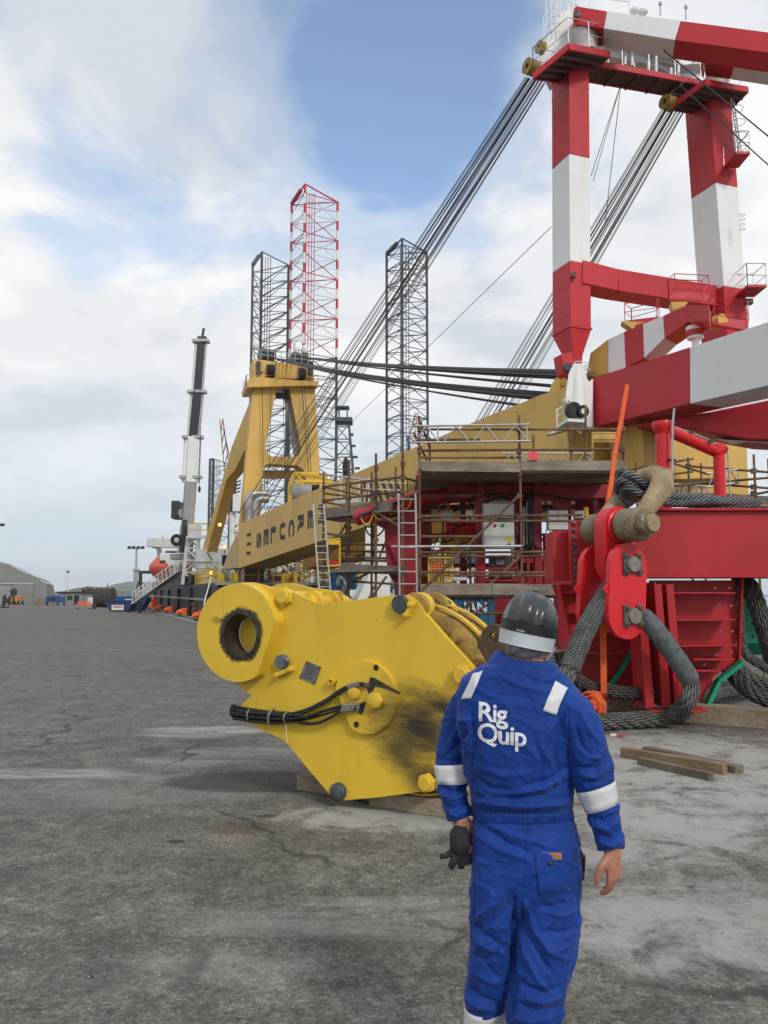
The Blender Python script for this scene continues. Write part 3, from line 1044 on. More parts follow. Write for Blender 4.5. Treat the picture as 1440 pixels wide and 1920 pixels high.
# brown lug plates on the rim
for i, off in enumerate((0.14, 0.42)):
    c = bz(1335, 452) + BN * off
    w, h, r = 0.11, 0.22, 0.11
    ax = (BT * 0.35 + Z * 0.94).normalized()
    bx = (BT * 0.94 - Z * 0.35).normalized()
    poly = [c - bx * w - ax * 0.14, c + bx * w - ax * 0.14] + circ(c + ax * h, bx, ax, r, 17, 0, math.pi, True)
    hl = circ(c + ax * (h + 0.005), bx, ax, 0.045, 16)
    obj('lug_plate', MB().prism(poly, BN * 0.06, [hl]), M['brown_steel'], blk, bev=0.005)
obj('lug_pin', MB().cyl(bz(1345, 462) + BN * 0.03, bz(1345, 462) + BN * 0.60, 0.045, 20), M['brown_steel'], blk)
# hex weld studs in the dip (loose hooks seen over the plate)
for x, y, o_ in ((640, 118, 0.30), (600, 108, 0.42)):
    p = bz(x, y + 48) + BN * o_
    obj('wire_hook', MB().tube(spline([p + Z * 0.06, p + Z * 0.16 + BT * 0.04, p + Z * 0.22 - BT * 0.02, p + Z * 0.15 - BT * 0.05], 14), 0.007, 6), M['steel'], blk)

# baulks it lies on
p0 = gz(556, 1482, 0)
b1 = obj('timber_baulk', MB().beam(p0 + Z * 0.075 + BN * 0.1, p0 + BT * 2.3 + Z * 0.075 + BN * 0.1, 0.2, 0.15), M['baulk'], bev=0.008)
tag(b1, 'dark timber baulk under the back of the yellow block with its end sticking out left', 'timber')
p1 = gz(690, 1513, 0)
b2 = obj('timber_baulk', MB().beam(p1 + Z * 0.07 + BN * 0.12, p1 + BT * 1.7 + Z * 0.07 + BN * 0.12, 0.22, 0.14), M['baulk'], bev=0.008)
tag(b2, 'brown timber baulk under the front edge of the yellow block beside the worker', 'timber')

# ================================================================== the worker in blue
PSI = R(14)
PL = V((math.cos(PSI), -math.sin(PSI), 0))         # to the worker's right hand
PD = V((math.sin(PSI), math.cos(PSI), 0))          # where the worker faces
YW = 2.86


def ell(c, ax, ay, a, b, n=28, p=2.3):
    r = []
    for k in range(n):
        t = 2 * math.pi * k / n
        ct, st = math.cos(t), math.sin(t)
        r.append(c + ax * (a * math.copysign(abs(ct) ** (2 / p), ct)) + ay * (b * math.copysign(abs(st) ** (2 / p), st)))
    return r


def remeshed(mb, voxel, smooth):
    """one continuous surface grown round a set of closed shapes"""
    t = obj('tmp', mb, [])
    t.modifiers.new('r', 'REMESH').mode = 'VOXEL'
    t.modifiers['r'].voxel_size = voxel
    s = t.modifiers.new('s', 'SMOOTH')
    s.factor = 0.5
    s.iterations = smooth
    bpy.context.view_layer.update()
    dg = bpy.context.evaluated_depsgraph_get()
    me = bpy.data.meshes.new_from_object(t.evaluated_get(dg))
    old = t.data
    bpy.data.objects.remove(t)
    bpy.data.meshes.remove(old)
    return me


def px_of(co):
    """photograph pixels of an (n,3) array of points"""
    d = co - np.array(CAM)
    f = d @ np.array(_f)
    return CX + FPX * d[:, 0] / f, CY - FPX * (d @ np.array(_u)) / f


def limb(path, n=22, sub=6, p=2.2, flat=1.0):
    """closed shape through (point, radius[, radius2]) stations"""
    pts = spline([q[0] for q in path], (len(path) - 1) * sub + 1)
    rs = []
    for i in range(len(path) - 1):
        for k in range(sub):
            t = k / sub
            t = t * t * (3 - 2 * t)
            rs.append(path[i][1] * (1 - t) + path[i + 1][1] * t)
    rs.append(path[-1][1])
    # match radii to arc length of the even spline
    mb = []
    for (q, a, b), r in zip(frames(pts), rs):
        mb.append([q + a * (r * math.cos(2 * math.pi * k / n)) + b * (r * flat * math.sin(2 * math.pi * k / n)) for k in range(n)])
    return mb


def A(x, y, Y=YW):
    return at(x, y, Y)


# ---- coverall
S_ = FPX / YW
torso = [  # y, centre x, half width px, half depth m, roll px (right side lower), Y offset
    (1238, 990, 52, 0.075, 4, -0.02), (1252, 986, 66, 0.09, 8, -0.015), (1266, 981, 90, 0.105, 10, -0.01), (1284, 976, 108, 0.120, 10, 0.0), (1312, 973, 113, 0.132, 8, 0),
    (1350, 972, 112, 0.140, 6, 0), (1400, 972, 106, 0.142, 4, 0.005), (1450, 974, 101, 0.136, 2, 0.01), (1490, 977, 98, 0.13, 1, 0.015),
    (1505, 979, 99, 0.132, 0, 0.015), (1518, 980, 97, 0.128, 0, 0.015), (1534, 982, 98, 0.129, 0, 0.012), (1546, 983, 101, 0.135, 0, 0.01), (1580, 985, 104, 0.145, 0, 0.0),
    (1630, 987, 106, 0.150, 0, 0.0), (1668, 987, 105, 0.142, 0, 0.005), (1694, 986, 100, 0.12, 0, 0.01), (1712, 985, 88, 0.09, 0, 0.01)]
rings = []
for y, cx, hw, hd, roll, dy in torso:
    hw *= 1 - 0.075 * min(1, max(0, (y - 1440) / 60))
    c = A(cx, y, YW + dy)
    ax = (PL + Z * (-roll / hw)).normalized()
    rings.append(ell(c, ax, PD, hw / S_ * 1.005, hd, 36, 2.4))
cm = MB().loft(rings)


def leg(st):
    rg = []
    for y, cx, hw, hd, dy in st:
        Y = YW + dy
        rg.append(ell(A(cx, y, Y), PL, PD, hw * 0.93 * Y / FPX, hd, 30, 2.2))
    return rg


legL = [(1600, 938, 50, 0.12, 0.0), (1660, 933, 53, 0.128, 0.0), (1720, 929, 50, 0.120, 0.01), (1780, 926, 46, 0.108, 0.02), (1840, 917, 44, 0.098, 0.04),
        (1868, 911, 41, 0.095, 0.05), (1900, 910, 38, 0.09, 0.06), (1930, 908, 38, 0.088, 0.07), (1965, 906, 40, 0.092, 0.08), (1985, 905, 41, 0.096, 0.09)]
legR = [(1600, 1036, 52, 0.12, 0.0), (1660, 1031, 58, 0.130, -0.02), (1720, 1029, 60, 0.124, -0.03), (1780, 1024, 58, 0.115, -0.05), (1820, 1016, 55, 0.11, -0.06),
        (1866, 1005, 53, 0.106, -0.07), (1890, 1003, 54, 0.104, -0.08), (1920, 1002, 52, 0.10, -0.09), (1970, 1000, 49, 0.098, -0.10), (2030, 998, 48, 0.10, -0.10), (2062, 998, 49, 0.104, -0.10)]
cm.loft(leg(legL))
cm.loft(leg(legR))
YL, YR = 2.95, 2.76
armL = [(A(893, 1306, YL - 0.03), 0.066), (A(871, 1338, YL), 0.072), (A(856, 1380, YL + 0.01), 0.068), (A(847, 1430, YL + 0.01), 0.065), (A(848, 1468, YL), 0.061),
        (A(852, 1498, YL - 0.03), 0.056), (A(859, 1524, YL - 0.05), 0.048), (A(862, 1535, YL - 0.055), 0.044)]
armR = [(A(1054, 1316, YR + 0.03), 0.068), (A(1076, 1344, YR), 0.076), (A(1093, 1385, YR), 0.074), (A(1107, 1435, YR), 0.073), (A(1116, 1472, YR), 0.072), (A(1126, 1506, YR - 0.01), 0.064),
        (A(1137, 1550, YR - 0.03), 0.056), (A(1145, 1582, YR - 0.04), 0.050), (A(1147, 1592, YR - 0.045), 0.047)]
cm.loft(limb(armL))
cm.loft(limb(armR))
me = remeshed(cm, 0.0052, 6)
nv = len(me.vertices)
co = np.empty(nv * 3, np.float32)
no = np.empty(nv * 3, np.float32)
me.vertices.foreach_get('co', co)
me.vertices.foreach_get('normal', no)
co, no = co.reshape(-1, 3).astype(float), no.reshape(-1, 3).astype(float)
fx, fy = px_of(co)
back = np.clip(-(no @ np.array(_f)) * 2.2 + 0.35, 0, 1)
disp = np.zeros(nv)


def fold(pts, w, d, soft=1.0):
    """a crease or ridge along a line on the worker's back, w and line in photograph pixels, d in mm"""
    best = np.full(nv, 1e9)
    tt = np.zeros(nv)
    tot = len(pts) - 1
    for i in range(tot):
        (x0, y0), (x1, y1) = pts[i], pts[i + 1]
        dx, dy = x1 - x0, y1 - y0
        t = np.clip(((fx - x0) * dx + (fy - y0) * dy) / (dx * dx + dy * dy), 0, 1)
        q = np.hypot(fx - x0 - t * dx, fy - y0 - t * dy)
        m = q < best
        best = np.where(m, q, best)
        tt = np.where(m, (i + t) / tot, tt)
    env = np.minimum(1, np.minimum(tt, 1 - tt) * 4 + 0.25)
    disp[:] += (d * 1.75 / 1000) * env * np.exp(-(best / w) ** 2) * back


# seat, thighs and knees
for f in [([(900, 1545), (950, 1580), (1010, 1606)], 9, -7), ([(905, 1540), (960, 1566), (1040, 1590)], 8, 5), ([(885, 1560), (930, 1590), (985, 1612)], 10, 5),
          ([(1000, 1640), (960, 1690), (930, 1720), (890, 1745)], 11, -10), ([(1012, 1622), (985, 1660), (962, 1690)], 9, 8), ([(930, 1690), (890, 1725)], 9, 6),
          ([(965, 1685), (963, 1760), (964, 1850), (957, 1915)], 7, -12), ([(975, 1690), (990, 1750), (1015, 1800), (1040, 1830)], 8, -7),
          ([(985, 1690), (1005, 1750), (1035, 1790), (1070, 1800)], 8, 6), ([(970, 1720), (985, 1790), (1010, 1840), (1042, 1868)], 8, 6),
          ([(1065, 1690), (1040, 1702), (1010, 1700)], 8, -7), ([(1085, 1700), (1060, 1716), (1030, 1714)], 7, 5), ([(1078, 1740), (1050, 1750), (1020, 1745)], 8, -5),
          ([(1075, 1768), (1045, 1785), (1015, 1782)], 7, 5), ([(1052, 1850), (1020, 1862), (985, 1850), (965, 1830)], 8, -8), ([(1055, 1866), (1020, 1880), (980, 1872)], 9, 8),
          ([(1050, 1888), (1010, 1898), (968, 1880)], 7, -7), ([(1060, 1872), (1066, 1890), (1055, 1910)], 8, 6), ([(1040, 1905), (1000, 1915), (960, 1910)], 9, 5),
          ([(884, 1730), (905, 1752), (940, 1770)], 8, -7), ([(880, 1745), (910, 1776), (950, 1790)], 9, 6), ([(882, 1790), (915, 1800), (950, 1770)], 8, -5),
          ([(880, 1850), (900, 1870), (940, 1885)], 8, -8), ([(874, 1868), (885, 1884), (930, 1895)], 10, 8), ([(885, 1822), (920, 1842), (955, 1838)], 9, 5), ([(895, 1790), (930, 1830), (958, 1850)], 8, -4),
          # waistband gathers and the blousing above it
          ([(884, 1519), (930, 1524), (985, 1527), (1040, 1525), (1078, 1516)], 4.5, -5), ([(886, 1541), (930, 1545), (985, 1548), (1040, 1545), (1082, 1538)], 4, -5),
          ([(890, 1500), (930, 1508), (990, 1512), (1050, 1508), (1076, 1498)], 11, 9), ([(1065, 1465), (1020, 1492), (960, 1500), (900, 1490)], 8, -7),
          ([(1072, 1430), (1030, 1462), (980, 1478)], 9, -6), ([(1068, 1448), (1020, 1476), (960, 1488)], 9, 6), ([(888, 1450), (920, 1476), (960, 1484)], 9, -5), ([(884, 1470), (910, 1492), (950, 1498)], 8, 5),
          # back: yoke tension from the collar and armholes
          ([(1060, 1330), (1045, 1370), (1040, 1420), (1052, 1470)], 10, -7), ([(1048, 1345), (1020, 1390), (1000, 1440)], 12, 5), ([(880, 1330), (890, 1380), (885, 1440)], 10, -8),
          ([(905, 1320), (915, 1380), (908, 1440)], 12, 4), ([(1015, 1400), (1040, 1440), (1050, 1480)], 9, 5), ([(1000, 1380), (1015, 1430), (1010, 1470)], 9, -4),
          ([(930, 1265), (975, 1285), (1030, 1300)], 10, 4), ([(960, 1255), (1000, 1276), (1040, 1285)], 6, -4), ([(905, 1440), (940, 1455), (1000, 1450)], 12, 4),
          # right sleeve
          ([(1085, 1330), (1105, 1372), (1125, 1395)], 8, 5), ([(1078, 1355), (1090, 1400), (1110, 1425)], 8, -6), ([(1140, 1415), (1115, 1440), (1085, 1440)], 7, -8),
          ([(1146, 1432), (1118, 1456), (1085, 1452)], 7, 7), ([(1085, 1400), (1105, 1420), (1135, 1425)], 7, 5), ([(1152, 1445), (1130, 1464), (1090, 1466)], 6, -5),
          ([(1158, 1525), (1130, 1540), (1108, 1530)], 7, -8), ([(1160, 1540), (1135, 1556), (1112, 1546)], 7, 7), ([(1166, 1556), (1140, 1572), (1116, 1562)], 6, -7),
          ([(1170, 1575), (1148, 1586), (1120, 1578)], 6, 7), ([(1104, 1515), (1125, 1545), (1160, 1575)], 6, 4),
          # left sleeve
          ([(872, 1340), (850, 1380), (838, 1405)], 9, 5), ([(880, 1365), (860, 1395), (835, 1420)], 7, -6), ([(822, 1470), (845, 1484), (876, 1478)], 7, -7), ([(822, 1486), (848, 1500), (876, 1490)], 7, 6),
          ([(826, 1505), (850, 1516), (876, 1506)], 6, -6), ([(838, 1524), (855, 1530), (878, 1520)], 5, 5), ([(818, 1420), (845, 1430), (874, 1424)], 7, -4)]:
    fold(f[0], f[1] * 0.62, f[2] * 1.0)
# seams: armholes, yoke, side and inner leg, seat
for f in [([(1064, 1322), (1066, 1380), (1068, 1440), (1072, 1500)], 1.6, -3.0), ([(889, 1322), (884, 1380), (882, 1430)], 1.6, -3.0), ([(892, 1300), (975, 1306), (1056, 1322)], 1.4, -2.2),
          ([(985, 1548), (984, 1610), (976, 1680)], 1.8, -3.0), ([(1073, 1560), (1084, 1640), (1082, 1720), (1062, 1820), (1050, 1900)], 1.6, -2.6), ([(890, 1560), (889, 1640), (890, 1720), (886, 1800)], 1.6, -2.4),
          ([(930, 1700), (926, 1800), (915, 1880)], 1.3, 1.8), ([(1028, 1720), (1016, 1810), (1006, 1900)], 1.3, 1.8), ([(1096, 1340), (1112, 1400), (1130, 1450)], 1.3, 1.6), ([(1128, 1520), (1140, 1580)], 1.3, 1.6)]:
    fold(*f)
# elastic gathers in the waistband
band = np.exp(-((fy - 1532) / 9) ** 4)
disp += band * 0.0016 * np.sin(fx * 0.62 + np.sin(fx * 0.11) * 2.2)
disp += np.exp(-((fy - 1512) / 9) ** 2) * 0.0016 * np.sin(fx * 0.31 + np.sin(fx * 0.07) * 3)
nn = np.empty(nv)
for i in range(nv):
    p = V(co[i])
    q = V((p.x * 9 + p.z * 4, p.y * 9, p.z * 13 - p.x * 5))
    a = max(0.0, 1 - abs(noise.noise(q * 0.8)) * 5.5) ** 1.3 + 0.5 * noise.noise(q * 0.5 + V((9, 2, 1)))
    b = max(0.0, 1 - abs(noise.noise(V((p.x * 11 - p.z * 7, p.y * 11, p.z * 16 + p.x * 9)) + V((5, 5, 5)))) * 5)
    nn[i] = 0.0048 * a + 0.0026 * b
disp += nn - nn.mean()
co2 = co + no * disp[:, None]
me.vertices.foreach_set('co', co2.astype(np.float32).ravel())
me.update()


def cloth_mat():
    t = NT('blue_coverall_cloth')
    a = t.noise(5, 6, 0.65)
    c = t.mix(t.ramp(a, 0.3, 0.7), (0.0045, 0.033, 0.19), (0.0075, 0.048, 0.275))
    g = t.ramp(t.noise(3.1, 7, 0.7, 0.6), 0.62, 0.78)
    c = t.mix(t.math('MULTIPLY', g, 0.35), c, (0.012, 0.018, 0.05))
    h = t.noise(420, 2, 0.5)
    nb = t.bump(h, 0.22, 0.002)
    wr = t.noise(26, 5, 0.6, 1.2)
    nb = t.bump(wr, 0.12, 0.006, nb)
    cz = t.math('ABSOLUTE', t.math('SUBTRACT', t.noise(11, 3, 0.5, 0.9, stretch=(1, 1, 1.5)), 0.5))
    nb = t.bump(t.ramp(cz, 0.0, 0.09), 0.22, 0.006, nb)
    t.b.inputs['Sheen Weight'].default_value = 0.12
    t.b.inputs['Sheen Roughness'].default_value = 0.4
    return t.done(c, 0.72, nb, None, 0.25)


M['cloth'] = cloth_mat()
M['reflect'] = paint('reflective_tape', (0.60, 0.61, 0.62), 0.38, 0.06, 12, 0.3, 14, (0.35, 0.35, 0.36), bump=0.15, bs=300)
M['print'] = plain('white_print', (0.70, 0.71, 0.76), 0.6)


def skin_mat():
    t = NT('skin')
    a = t.noise(22, 6, 0.6)
    c = t.mix(t.ramp(a, 0.35, 0.65), (0.46, 0.215, 0.145), (0.36, 0.145, 0.10))
    t.b.inputs['Subsurface Weight'].default_value = 0.12
    t.b.inputs['Subsurface Radius'].default_value = (0.01, 0.004, 0.002)
    return t.done(c, 0.5, t.bump(t.noise(160, 4, 0.6), 0.25, 0.002), None, 0.35)


M['skin'] = skin_mat()
M['hair'] = paint('grey_hair', (0.30, 0.295, 0.29), 0.6, 0.4, 30, 0.4, 40, (0.10, 0.10, 0.10), bump=0.6, bs=180)

# ---- body: one continuous figure, slim inside the coverall; the head looks ahead and a little right
HEADX, HEADY = 992, 1178
hd_c = A(HEADX, HEADY, YW + 0.02)
HP = R(20)
HL = V((math.cos(HP), -math.sin(HP), -0.20)).normalized()
HF = V((math.sin(HP), math.cos(HP), -0.06)).normalized()
HU = HL.cross(HF).normalized()


def hp(x, y, z):
    """point in the head's own axes: right, forward, up"""
    return hd_c + HL * (x * 0.95) + HF * (y * 0.95) + HU * z


bmb = MB()
hr = []
for z, a, b, cy in ((-0.125, 0.030, 0.035, 0.065), (-0.115, 0.042, 0.05, 0.055), (-0.09, 0.058, 0.075, 0.030), (-0.06, 0.068, 0.092, 0.012), (-0.03, 0.074, 0.098, 0.003), (0.0, 0.0765, 0.100, 0.0), (0.03, 0.077, 0.100, -0.003),
                    (0.06, 0.073, 0.094, -0.006), (0.085, 0.060, 0.078, -0.008), (0.105, 0.036, 0.046, -0.01), (0.112, 0.012, 0.016, -0.01)):
    hr.append(ell(hp(0, cy, z), HL, HF, a, b, 28, 2.1))
bmb.loft(hr)
bmb.loft([ell(hp(0, y, z), HL, HU, a, b, 12, 2) for y, z, a, b in ((0.08, 0.01, 0.010, 0.012), (0.098, -0.005, 0.012, 0.016), (0.113, -0.022, 0.016, 0.013), (0.117, -0.028, 0.012, 0.008))])   # nose
for s in (-1, 1):
    bmb.loft([ell(hp(s * x, -0.012, -0.018 + dz), HF, HU, a, b, 14, 2) for x, dz, a, b in ((0.066, 0, 0.012, 0.020), (0.078, 0, 0.017, 0.029), (0.085, 0.002, 0.018, 0.031), (0.088, 0.003, 0.014, 0.026))])   # ears
    bmb.loft([ell(hp(s * 0.033, 0.082 + d, 0.012), HL, HU, r, r * 0.7, 12, 2) for d, r in ((0, 0.016), (0.010, 0.013), (0.013, 0.006))])       # brow and lids
bmb.loft([ell(hp(0, 0.087 + d, -0.062), HL, HU, a, 0.009, 12, 2) for d, a in ((0, 0.026), (0.010, 0.023), (0.013, 0.012))])                    # lips
nk = A(993, 1262, YW + 0.03)
bmb.loft(limb([(hp(0, -0.005, -0.05), 0.058), (hp(0, -0.02, -0.10), 0.060), (nk.lerp(hp(0, -0.02, -0.1), 0.4), 0.062), (nk, 0.07)]))
pel = A(986, 1620, YW + 0.01)
bmb.loft(limb([(nk + Z * 0.03, 0.06), (A(980, 1330, YW + 0.01), 0.09), (A(980, 1450, YW + 0.01), 0.085), (pel, 0.085)]))
for arm, wrist in ((armL, A(866, 1548, YL - 0.06)), (armR, A(1148, 1606, YR - 0.05))):
    bmb.loft(limb([(nk.lerp(arm[0][0], 0.35) - Z * 0.04, 0.05), (arm[0][0], 0.045), (arm[3][0], 0.040), (arm[-1][0], 0.030), (wrist, 0.027)]))
for lg, dy in ((legL, 0.09), (legR, -0.10)):
    y, cx, hw, hd, d = lg[2]
    bmb.loft(limb([(pel, 0.085), (A(cx, y, YW + d), 0.07), (A(lg[5][1], lg[5][0], YW + lg[5][4]), 0.055), (A(lg[-1][1], lg[-1][0], YW + lg[-1][4]), 0.04), (A(lg[-1][1], lg[-1][0], YW + lg[-1][4]) * 1.0 + Z * -0.02, 0.04)]))


def hand(wrist, down, across, palm, curl, s, spread=0.0):
    """palm, four unequal bent fingers and a thumb from the side near the wrist.
    down: wrist to knuckles, across: towards the thumb side, palm: way the palm faces"""
    kn = []
    pts = [ell(wrist + down * d * s, across, palm, a * s, b * s, 16, 2.4) for d, a, b in ((-0.01, 0.027, 0.022), (0.02, 0.032, 0.020), (0.055, 0.041, 0.019), (0.085, 0.043, 0.017), (0.098, 0.038, 0.013))]
    bmb.loft(pts)
    for i, (x, l, r) in enumerate(((0.031, 0.070, 0.0098), (0.010, 0.079, 0.0102), (-0.012, 0.073, 0.0097), (-0.032, 0.056, 0.0088))):
        b0 = wrist + down * (0.07 * s) + across * (x * s * 0.9)
        k = wrist + down * ((0.093 - abs(i - 1.2) * 0.004) * s) + across * (x * s)
        d = down.copy()
        p = [(b0, r * s * 1.05), (k, r * s * 1.12)]
        cur = k
        for j, (fr, bend) in enumerate(((0.44, curl[0]), (0.31, curl[1]), (0.25, curl[2]))):
            d = (Matrix.Rotation(bend * (1 + 0.10 * i), 3, across) @ d).normalized()
            if d.dot(palm) < down.dot(palm) - 1e-3 and j == 0:
                pass
            dd = (d + across * (spread * (1.5 - i) * 0.1)).normalized()
            cur = cur + dd * (l * fr * s)
            p.append((cur, r * s * (0.98 - 0.1 * j)))
        bmb.loft(limb(p, 12, 4))
    t0 = wrist + down * (0.012 * s) + across * (0.018 * s)
    t1 = wrist + down * (0.045 * s) + across * (0.047 * s) + palm * (0.018 * s)
    t2 = t1 + (down * 0.85 + across * 0.18 + palm * 0.35).normalized() * (0.036 * s)
    t3 = t2 + (down * 0.93 + across * -0.05 + palm * 0.30).normalized() * (0.030 * s)
    bmb.loft(limb([(t0, 0.016 * s), (t1, 0.0145 * s), (t2, 0.0115 * s), (t3, 0.0095 * s)], 12, 4))


# right hand: hangs relaxed, back of the hand outwards, thumb towards the thigh and the viewer
dn = (V((0.03, 0.02, -1))).normalized()
acr = (PL * -0.45 - PD * 0.89)
acr = (acr - dn * acr.dot(dn)).normalized()
plm = dn.cross(acr)
if plm.dot(PL) > 0:
    plm = -plm


def curl_axis_ok(acr, dn, plm):
    return (Matrix.Rotation(0.4, 3, acr) @ dn).dot(plm) > 0


sg = 1 if curl_axis_ok(acr, dn, plm) else -1
hand(A(1149, 1592, YR - 0.05), dn, acr, plm, (sg * 0.30, sg * 0.45, sg * 0.30), 0.98)
# left hand: closed round the gloves, knuckles outwards
dnL = (V((0.12, 0.10, -1))).normalized()
acL = (PD * 0.8 + PL * 0.6)
acL = (acL - dnL * acL.dot(dnL)).normalized()
plL = dnL.cross(acL)
if plL.dot(PL) < 0:
    plL = -plL
sgL = 1 if curl_axis_ok(acL, dnL, plL) else -1
WL = A(866, 1537, YL - 0.07)
hand(WL, dnL, acL, plL, (sgL * 0.9, sgL * 1.3, sgL * 0.8), 0.98)
bme = remeshed(bmb, 0.0042, 3)
bme.name = 'person'
foot = A(950, 2040, YW)
foot.z = 0
body = bpy.data.objects.new('person', bme)
COL.objects.link(body)
bme.materials.append(M['skin'])
bme.shade_smooth()
tag(body, 'person in blue coverall and dark hard hat walking away, black gloves in left hand', 'person')
# eyes and brows on the face
for s in (-1, 1):
    ey = obj('eye', MB().lathe(hp(s * 0.033, 0.0945, 0.010), HF, [(0.0, -0.006), (0.008, -0.004), (0.0105, 0.0), (0.008, 0.004), (0, 0.0055)], 14), M['white'], body)
    obj('brow', MB().tube(spline([hp(s * 0.016, 0.098, 0.026), hp(s * 0.034, 0.099, 0.031), hp(s * 0.052, 0.090, 0.026)], 8), 0.004, 6), M['hair'], body)

suit = bpy.data.objects.new('coverall', me)
me.name = 'coverall'
COL.objects.link(suit)
suit.parent = body
me.materials.append(M['cloth'])
me.shade_smooth()
bvh = BVHTree.FromPolygons([V(c) for c in co2], [tuple(p.vertices) for p in me.polygons])

# hair below the hat
hb = MB()
hrings = []
for z, g in ((0.02, 1.03), (-0.02, 1.055), (-0.045, 1.08), (-0.078, 1.06), (-0.104, 0.99)):
    a, b, cy = {0.02: (0.077, 0.100, 0), -0.02: (0.075, 0.099, 0.002), -0.045: (0.0715, 0.096, 0.006), -0.078: (0.0660, 0.090, 0.0), -0.104: (0.0600, 0.078, -0.014)}[z]
    rg = []
    for k in range(36):
        th = math.pi + 0.15 + (math.pi - 0.3) * k / 35
        jit = 1 + 0.012 * noise.noise(V((k * 0.9, z * 60, 3)))
        rg.append(hp(a * g * jit * math.cos(th), cy + b * g * jit * math.sin(th), z + 0.006 * noise.noise(V((k * 0.7, z * 10, 9)))))
    hrings.append(rg)
vs = [p for r in hrings for p in r]
hb.add(vs, [(i * 36 + k, i * 36 + k + 1, (i + 1) * 36 + k + 1, (i + 1) * 36 + k) for i in range(4) for k in range(35)])
ho = obj('hair', hb, M['hair'], body)
ho.modifiers.new('thick', 'SOLIDIFY').thickness = 0.008

# hard hat: ribbed dark shell, black strap, pale lower band, peak in front
hat_top = 0.122
M['hat_shell'] = paint('smoked_hat_shell', (0.030, 0.034, 0.038), 0.24, 0.2, 14, 0.35, 24, (0.08, 0.08, 0.08), (0.5, 0.75), 0.06, 120, spec=0.6)
M['hat_strap'] = plain('black_hat_strap', (0.010, 0.011, 0.012), 0.5)
M['hat_band'] = paint('pale_grey_hat_band', (0.47, 0.51, 0.54), 0.42, 0.06, 10, 0.3, 16, (0.25, 0.25, 0.25), bump=0.05)


def dome(z0, z1, grow, n=56, m=16, rib=True, brim=0.0):
    rgs = []
    for j in range(m + 1):
        z = z0 + (z1 - z0) * j / m
        u = max(0.0, min(1.0, (z + 0.004) / hat_top))
        f = max(0.02, (1 - u ** 2.25)) ** 0.5
        rg = []
        for k in range(n):
            th = 2 * math.pi * k / n
            a, b = 0.100 * f, 0.128 * f
            g = grow
            if rib:
                # raised centre rib and shoulders either side, running front to back
                lx = a * math.cos(th)
                w = abs(lx)
                g += 0.008 * math.exp(-((w - 0.0) / 0.024) ** 4) * min(1, u * 2.2 + 0.3) - 0.0045 * math.exp(-((w - 0.036) / 0.008) ** 2) * (1 - u * 0.6)
                g += 0.005 * math.exp(-((w - 0.058) / 0.010) ** 2)
            sc = 1 + g / 0.11
            rg.append(hp(a * sc * math.cos(th), -0.004 + b * sc * math.sin(th), z + 0.012 + (g * f if rib else 0)))
        rgs.append(rg)
    return rgs


hat = obj('hard_hat', MB().loft(dome(0.0, hat_top, 0.004, 96, 26), cap=True), M['hat_shell'], body, ang=50)
obj('hat_strap', MB().loft(dome(-0.030, 0.006, 0.0055, 64, 4, False)), M['hat_strap'], hat)
lo = []
for z, ga, gb in ((-0.016, 0.104, 0.132), (-0.035, 0.1035, 0.132), (-0.060, 0.1005, 0.131), (-0.070, 0.1015, 0.133), (-0.071, 0.096, 0.127), (-0.03, 0.092, 0.12)):
    rg = []
    for k in range(64):
        th = 2 * math.pi * k / 64
        s = math.sin(th)
        fr = max(0.0, s)
        rg.append(hp(ga * math.cos(th), -0.004 + gb * s, z * (1 - 0.45 * fr) + 0.004))
    lo.append(rg)
obj('hat_band', MB().loft(lo, cap=False), M['hat_band'], hat)
pk = MB()
a0, a1 = R(25), R(155)
top, bot = [], []
for k in range(25):
    th = a0 + (a1 - a0) * k / 24
    e = math.sin((th - a0) / (a1 - a0) * math.pi)
    for r, lst in ((1.0, top), (1.0 + 0.42 * e, bot)):
        lst.append(hp(0.100 * (1 + (r - 1) * 0.6) * math.cos(th), -0.004 + 0.128 * r * math.sin(th), -0.016 - (r - 1) * 0.05))
pk.add(top + bot, [(k, k + 1, 26 + k, 25 + k) for k in range(24)])
po = obj('hat_peak', pk, M['hat_shell'], hat)
po.modifiers.new('t', 'SOLIDIFY').thickness = 0.003
# vent in the rear rib, stop studs, strap print
def hatp(x, z, lift):
    u = max(0.0, min(1.0, (z + 0.004) / hat_top))
    f = max(0.02, (1 - u ** 2.25)) ** 0.5
    y = -0.128 * f * math.sqrt(max(0, 1 - (x / (0.100 * f)) ** 2))
    return hp(x, y - 0.004 - lift, z + 0.012)


vn = MB()
g = [[hatp(-0.016 + 0.032 * i / 6, 0.060 + 0.010 * j / 2, 0.012) for i in range(7)] for j in range(3)]
vn.add([p for r in g for p in r], [(j * 7 + i, j * 7 + i + 1, (j + 1) * 7 + i + 1, (j + 1) * 7 + i) for j in range(2) for i in range(6)])
vo = obj('hat_vent', vn, M['hat_strap'], hat)
vo.modifiers.new('t', 'SOLIDIFY').thickness = 0.004
for x in (-0.014, 0.014):
    pass
pr = MB()
for row, z, xs in ((0, -0.018, [(-0.016, 0.004)]), (1, -0.0245, [(-0.020, -0.016), (-0.0145, -0.011), (-0.009, -0.005), (-0.0035, 0.0), (0.002, 0.0055), (0.007, 0.010)])):
    for x0, x1 in xs:
        h = 0.0016 if row == 0 else 0.0042
        q = [hp(x, -0.1385 + 0.6 * x * x / 0.1, zz + 0.010) for x, zz in ((x0, z), (x1, z), (x1, z + h), (x0, z + h))]
        pr.add(q, [(0, 1, 2, 3)])
obj('strap_print', pr, M['hat_band'], hat, flat=True)

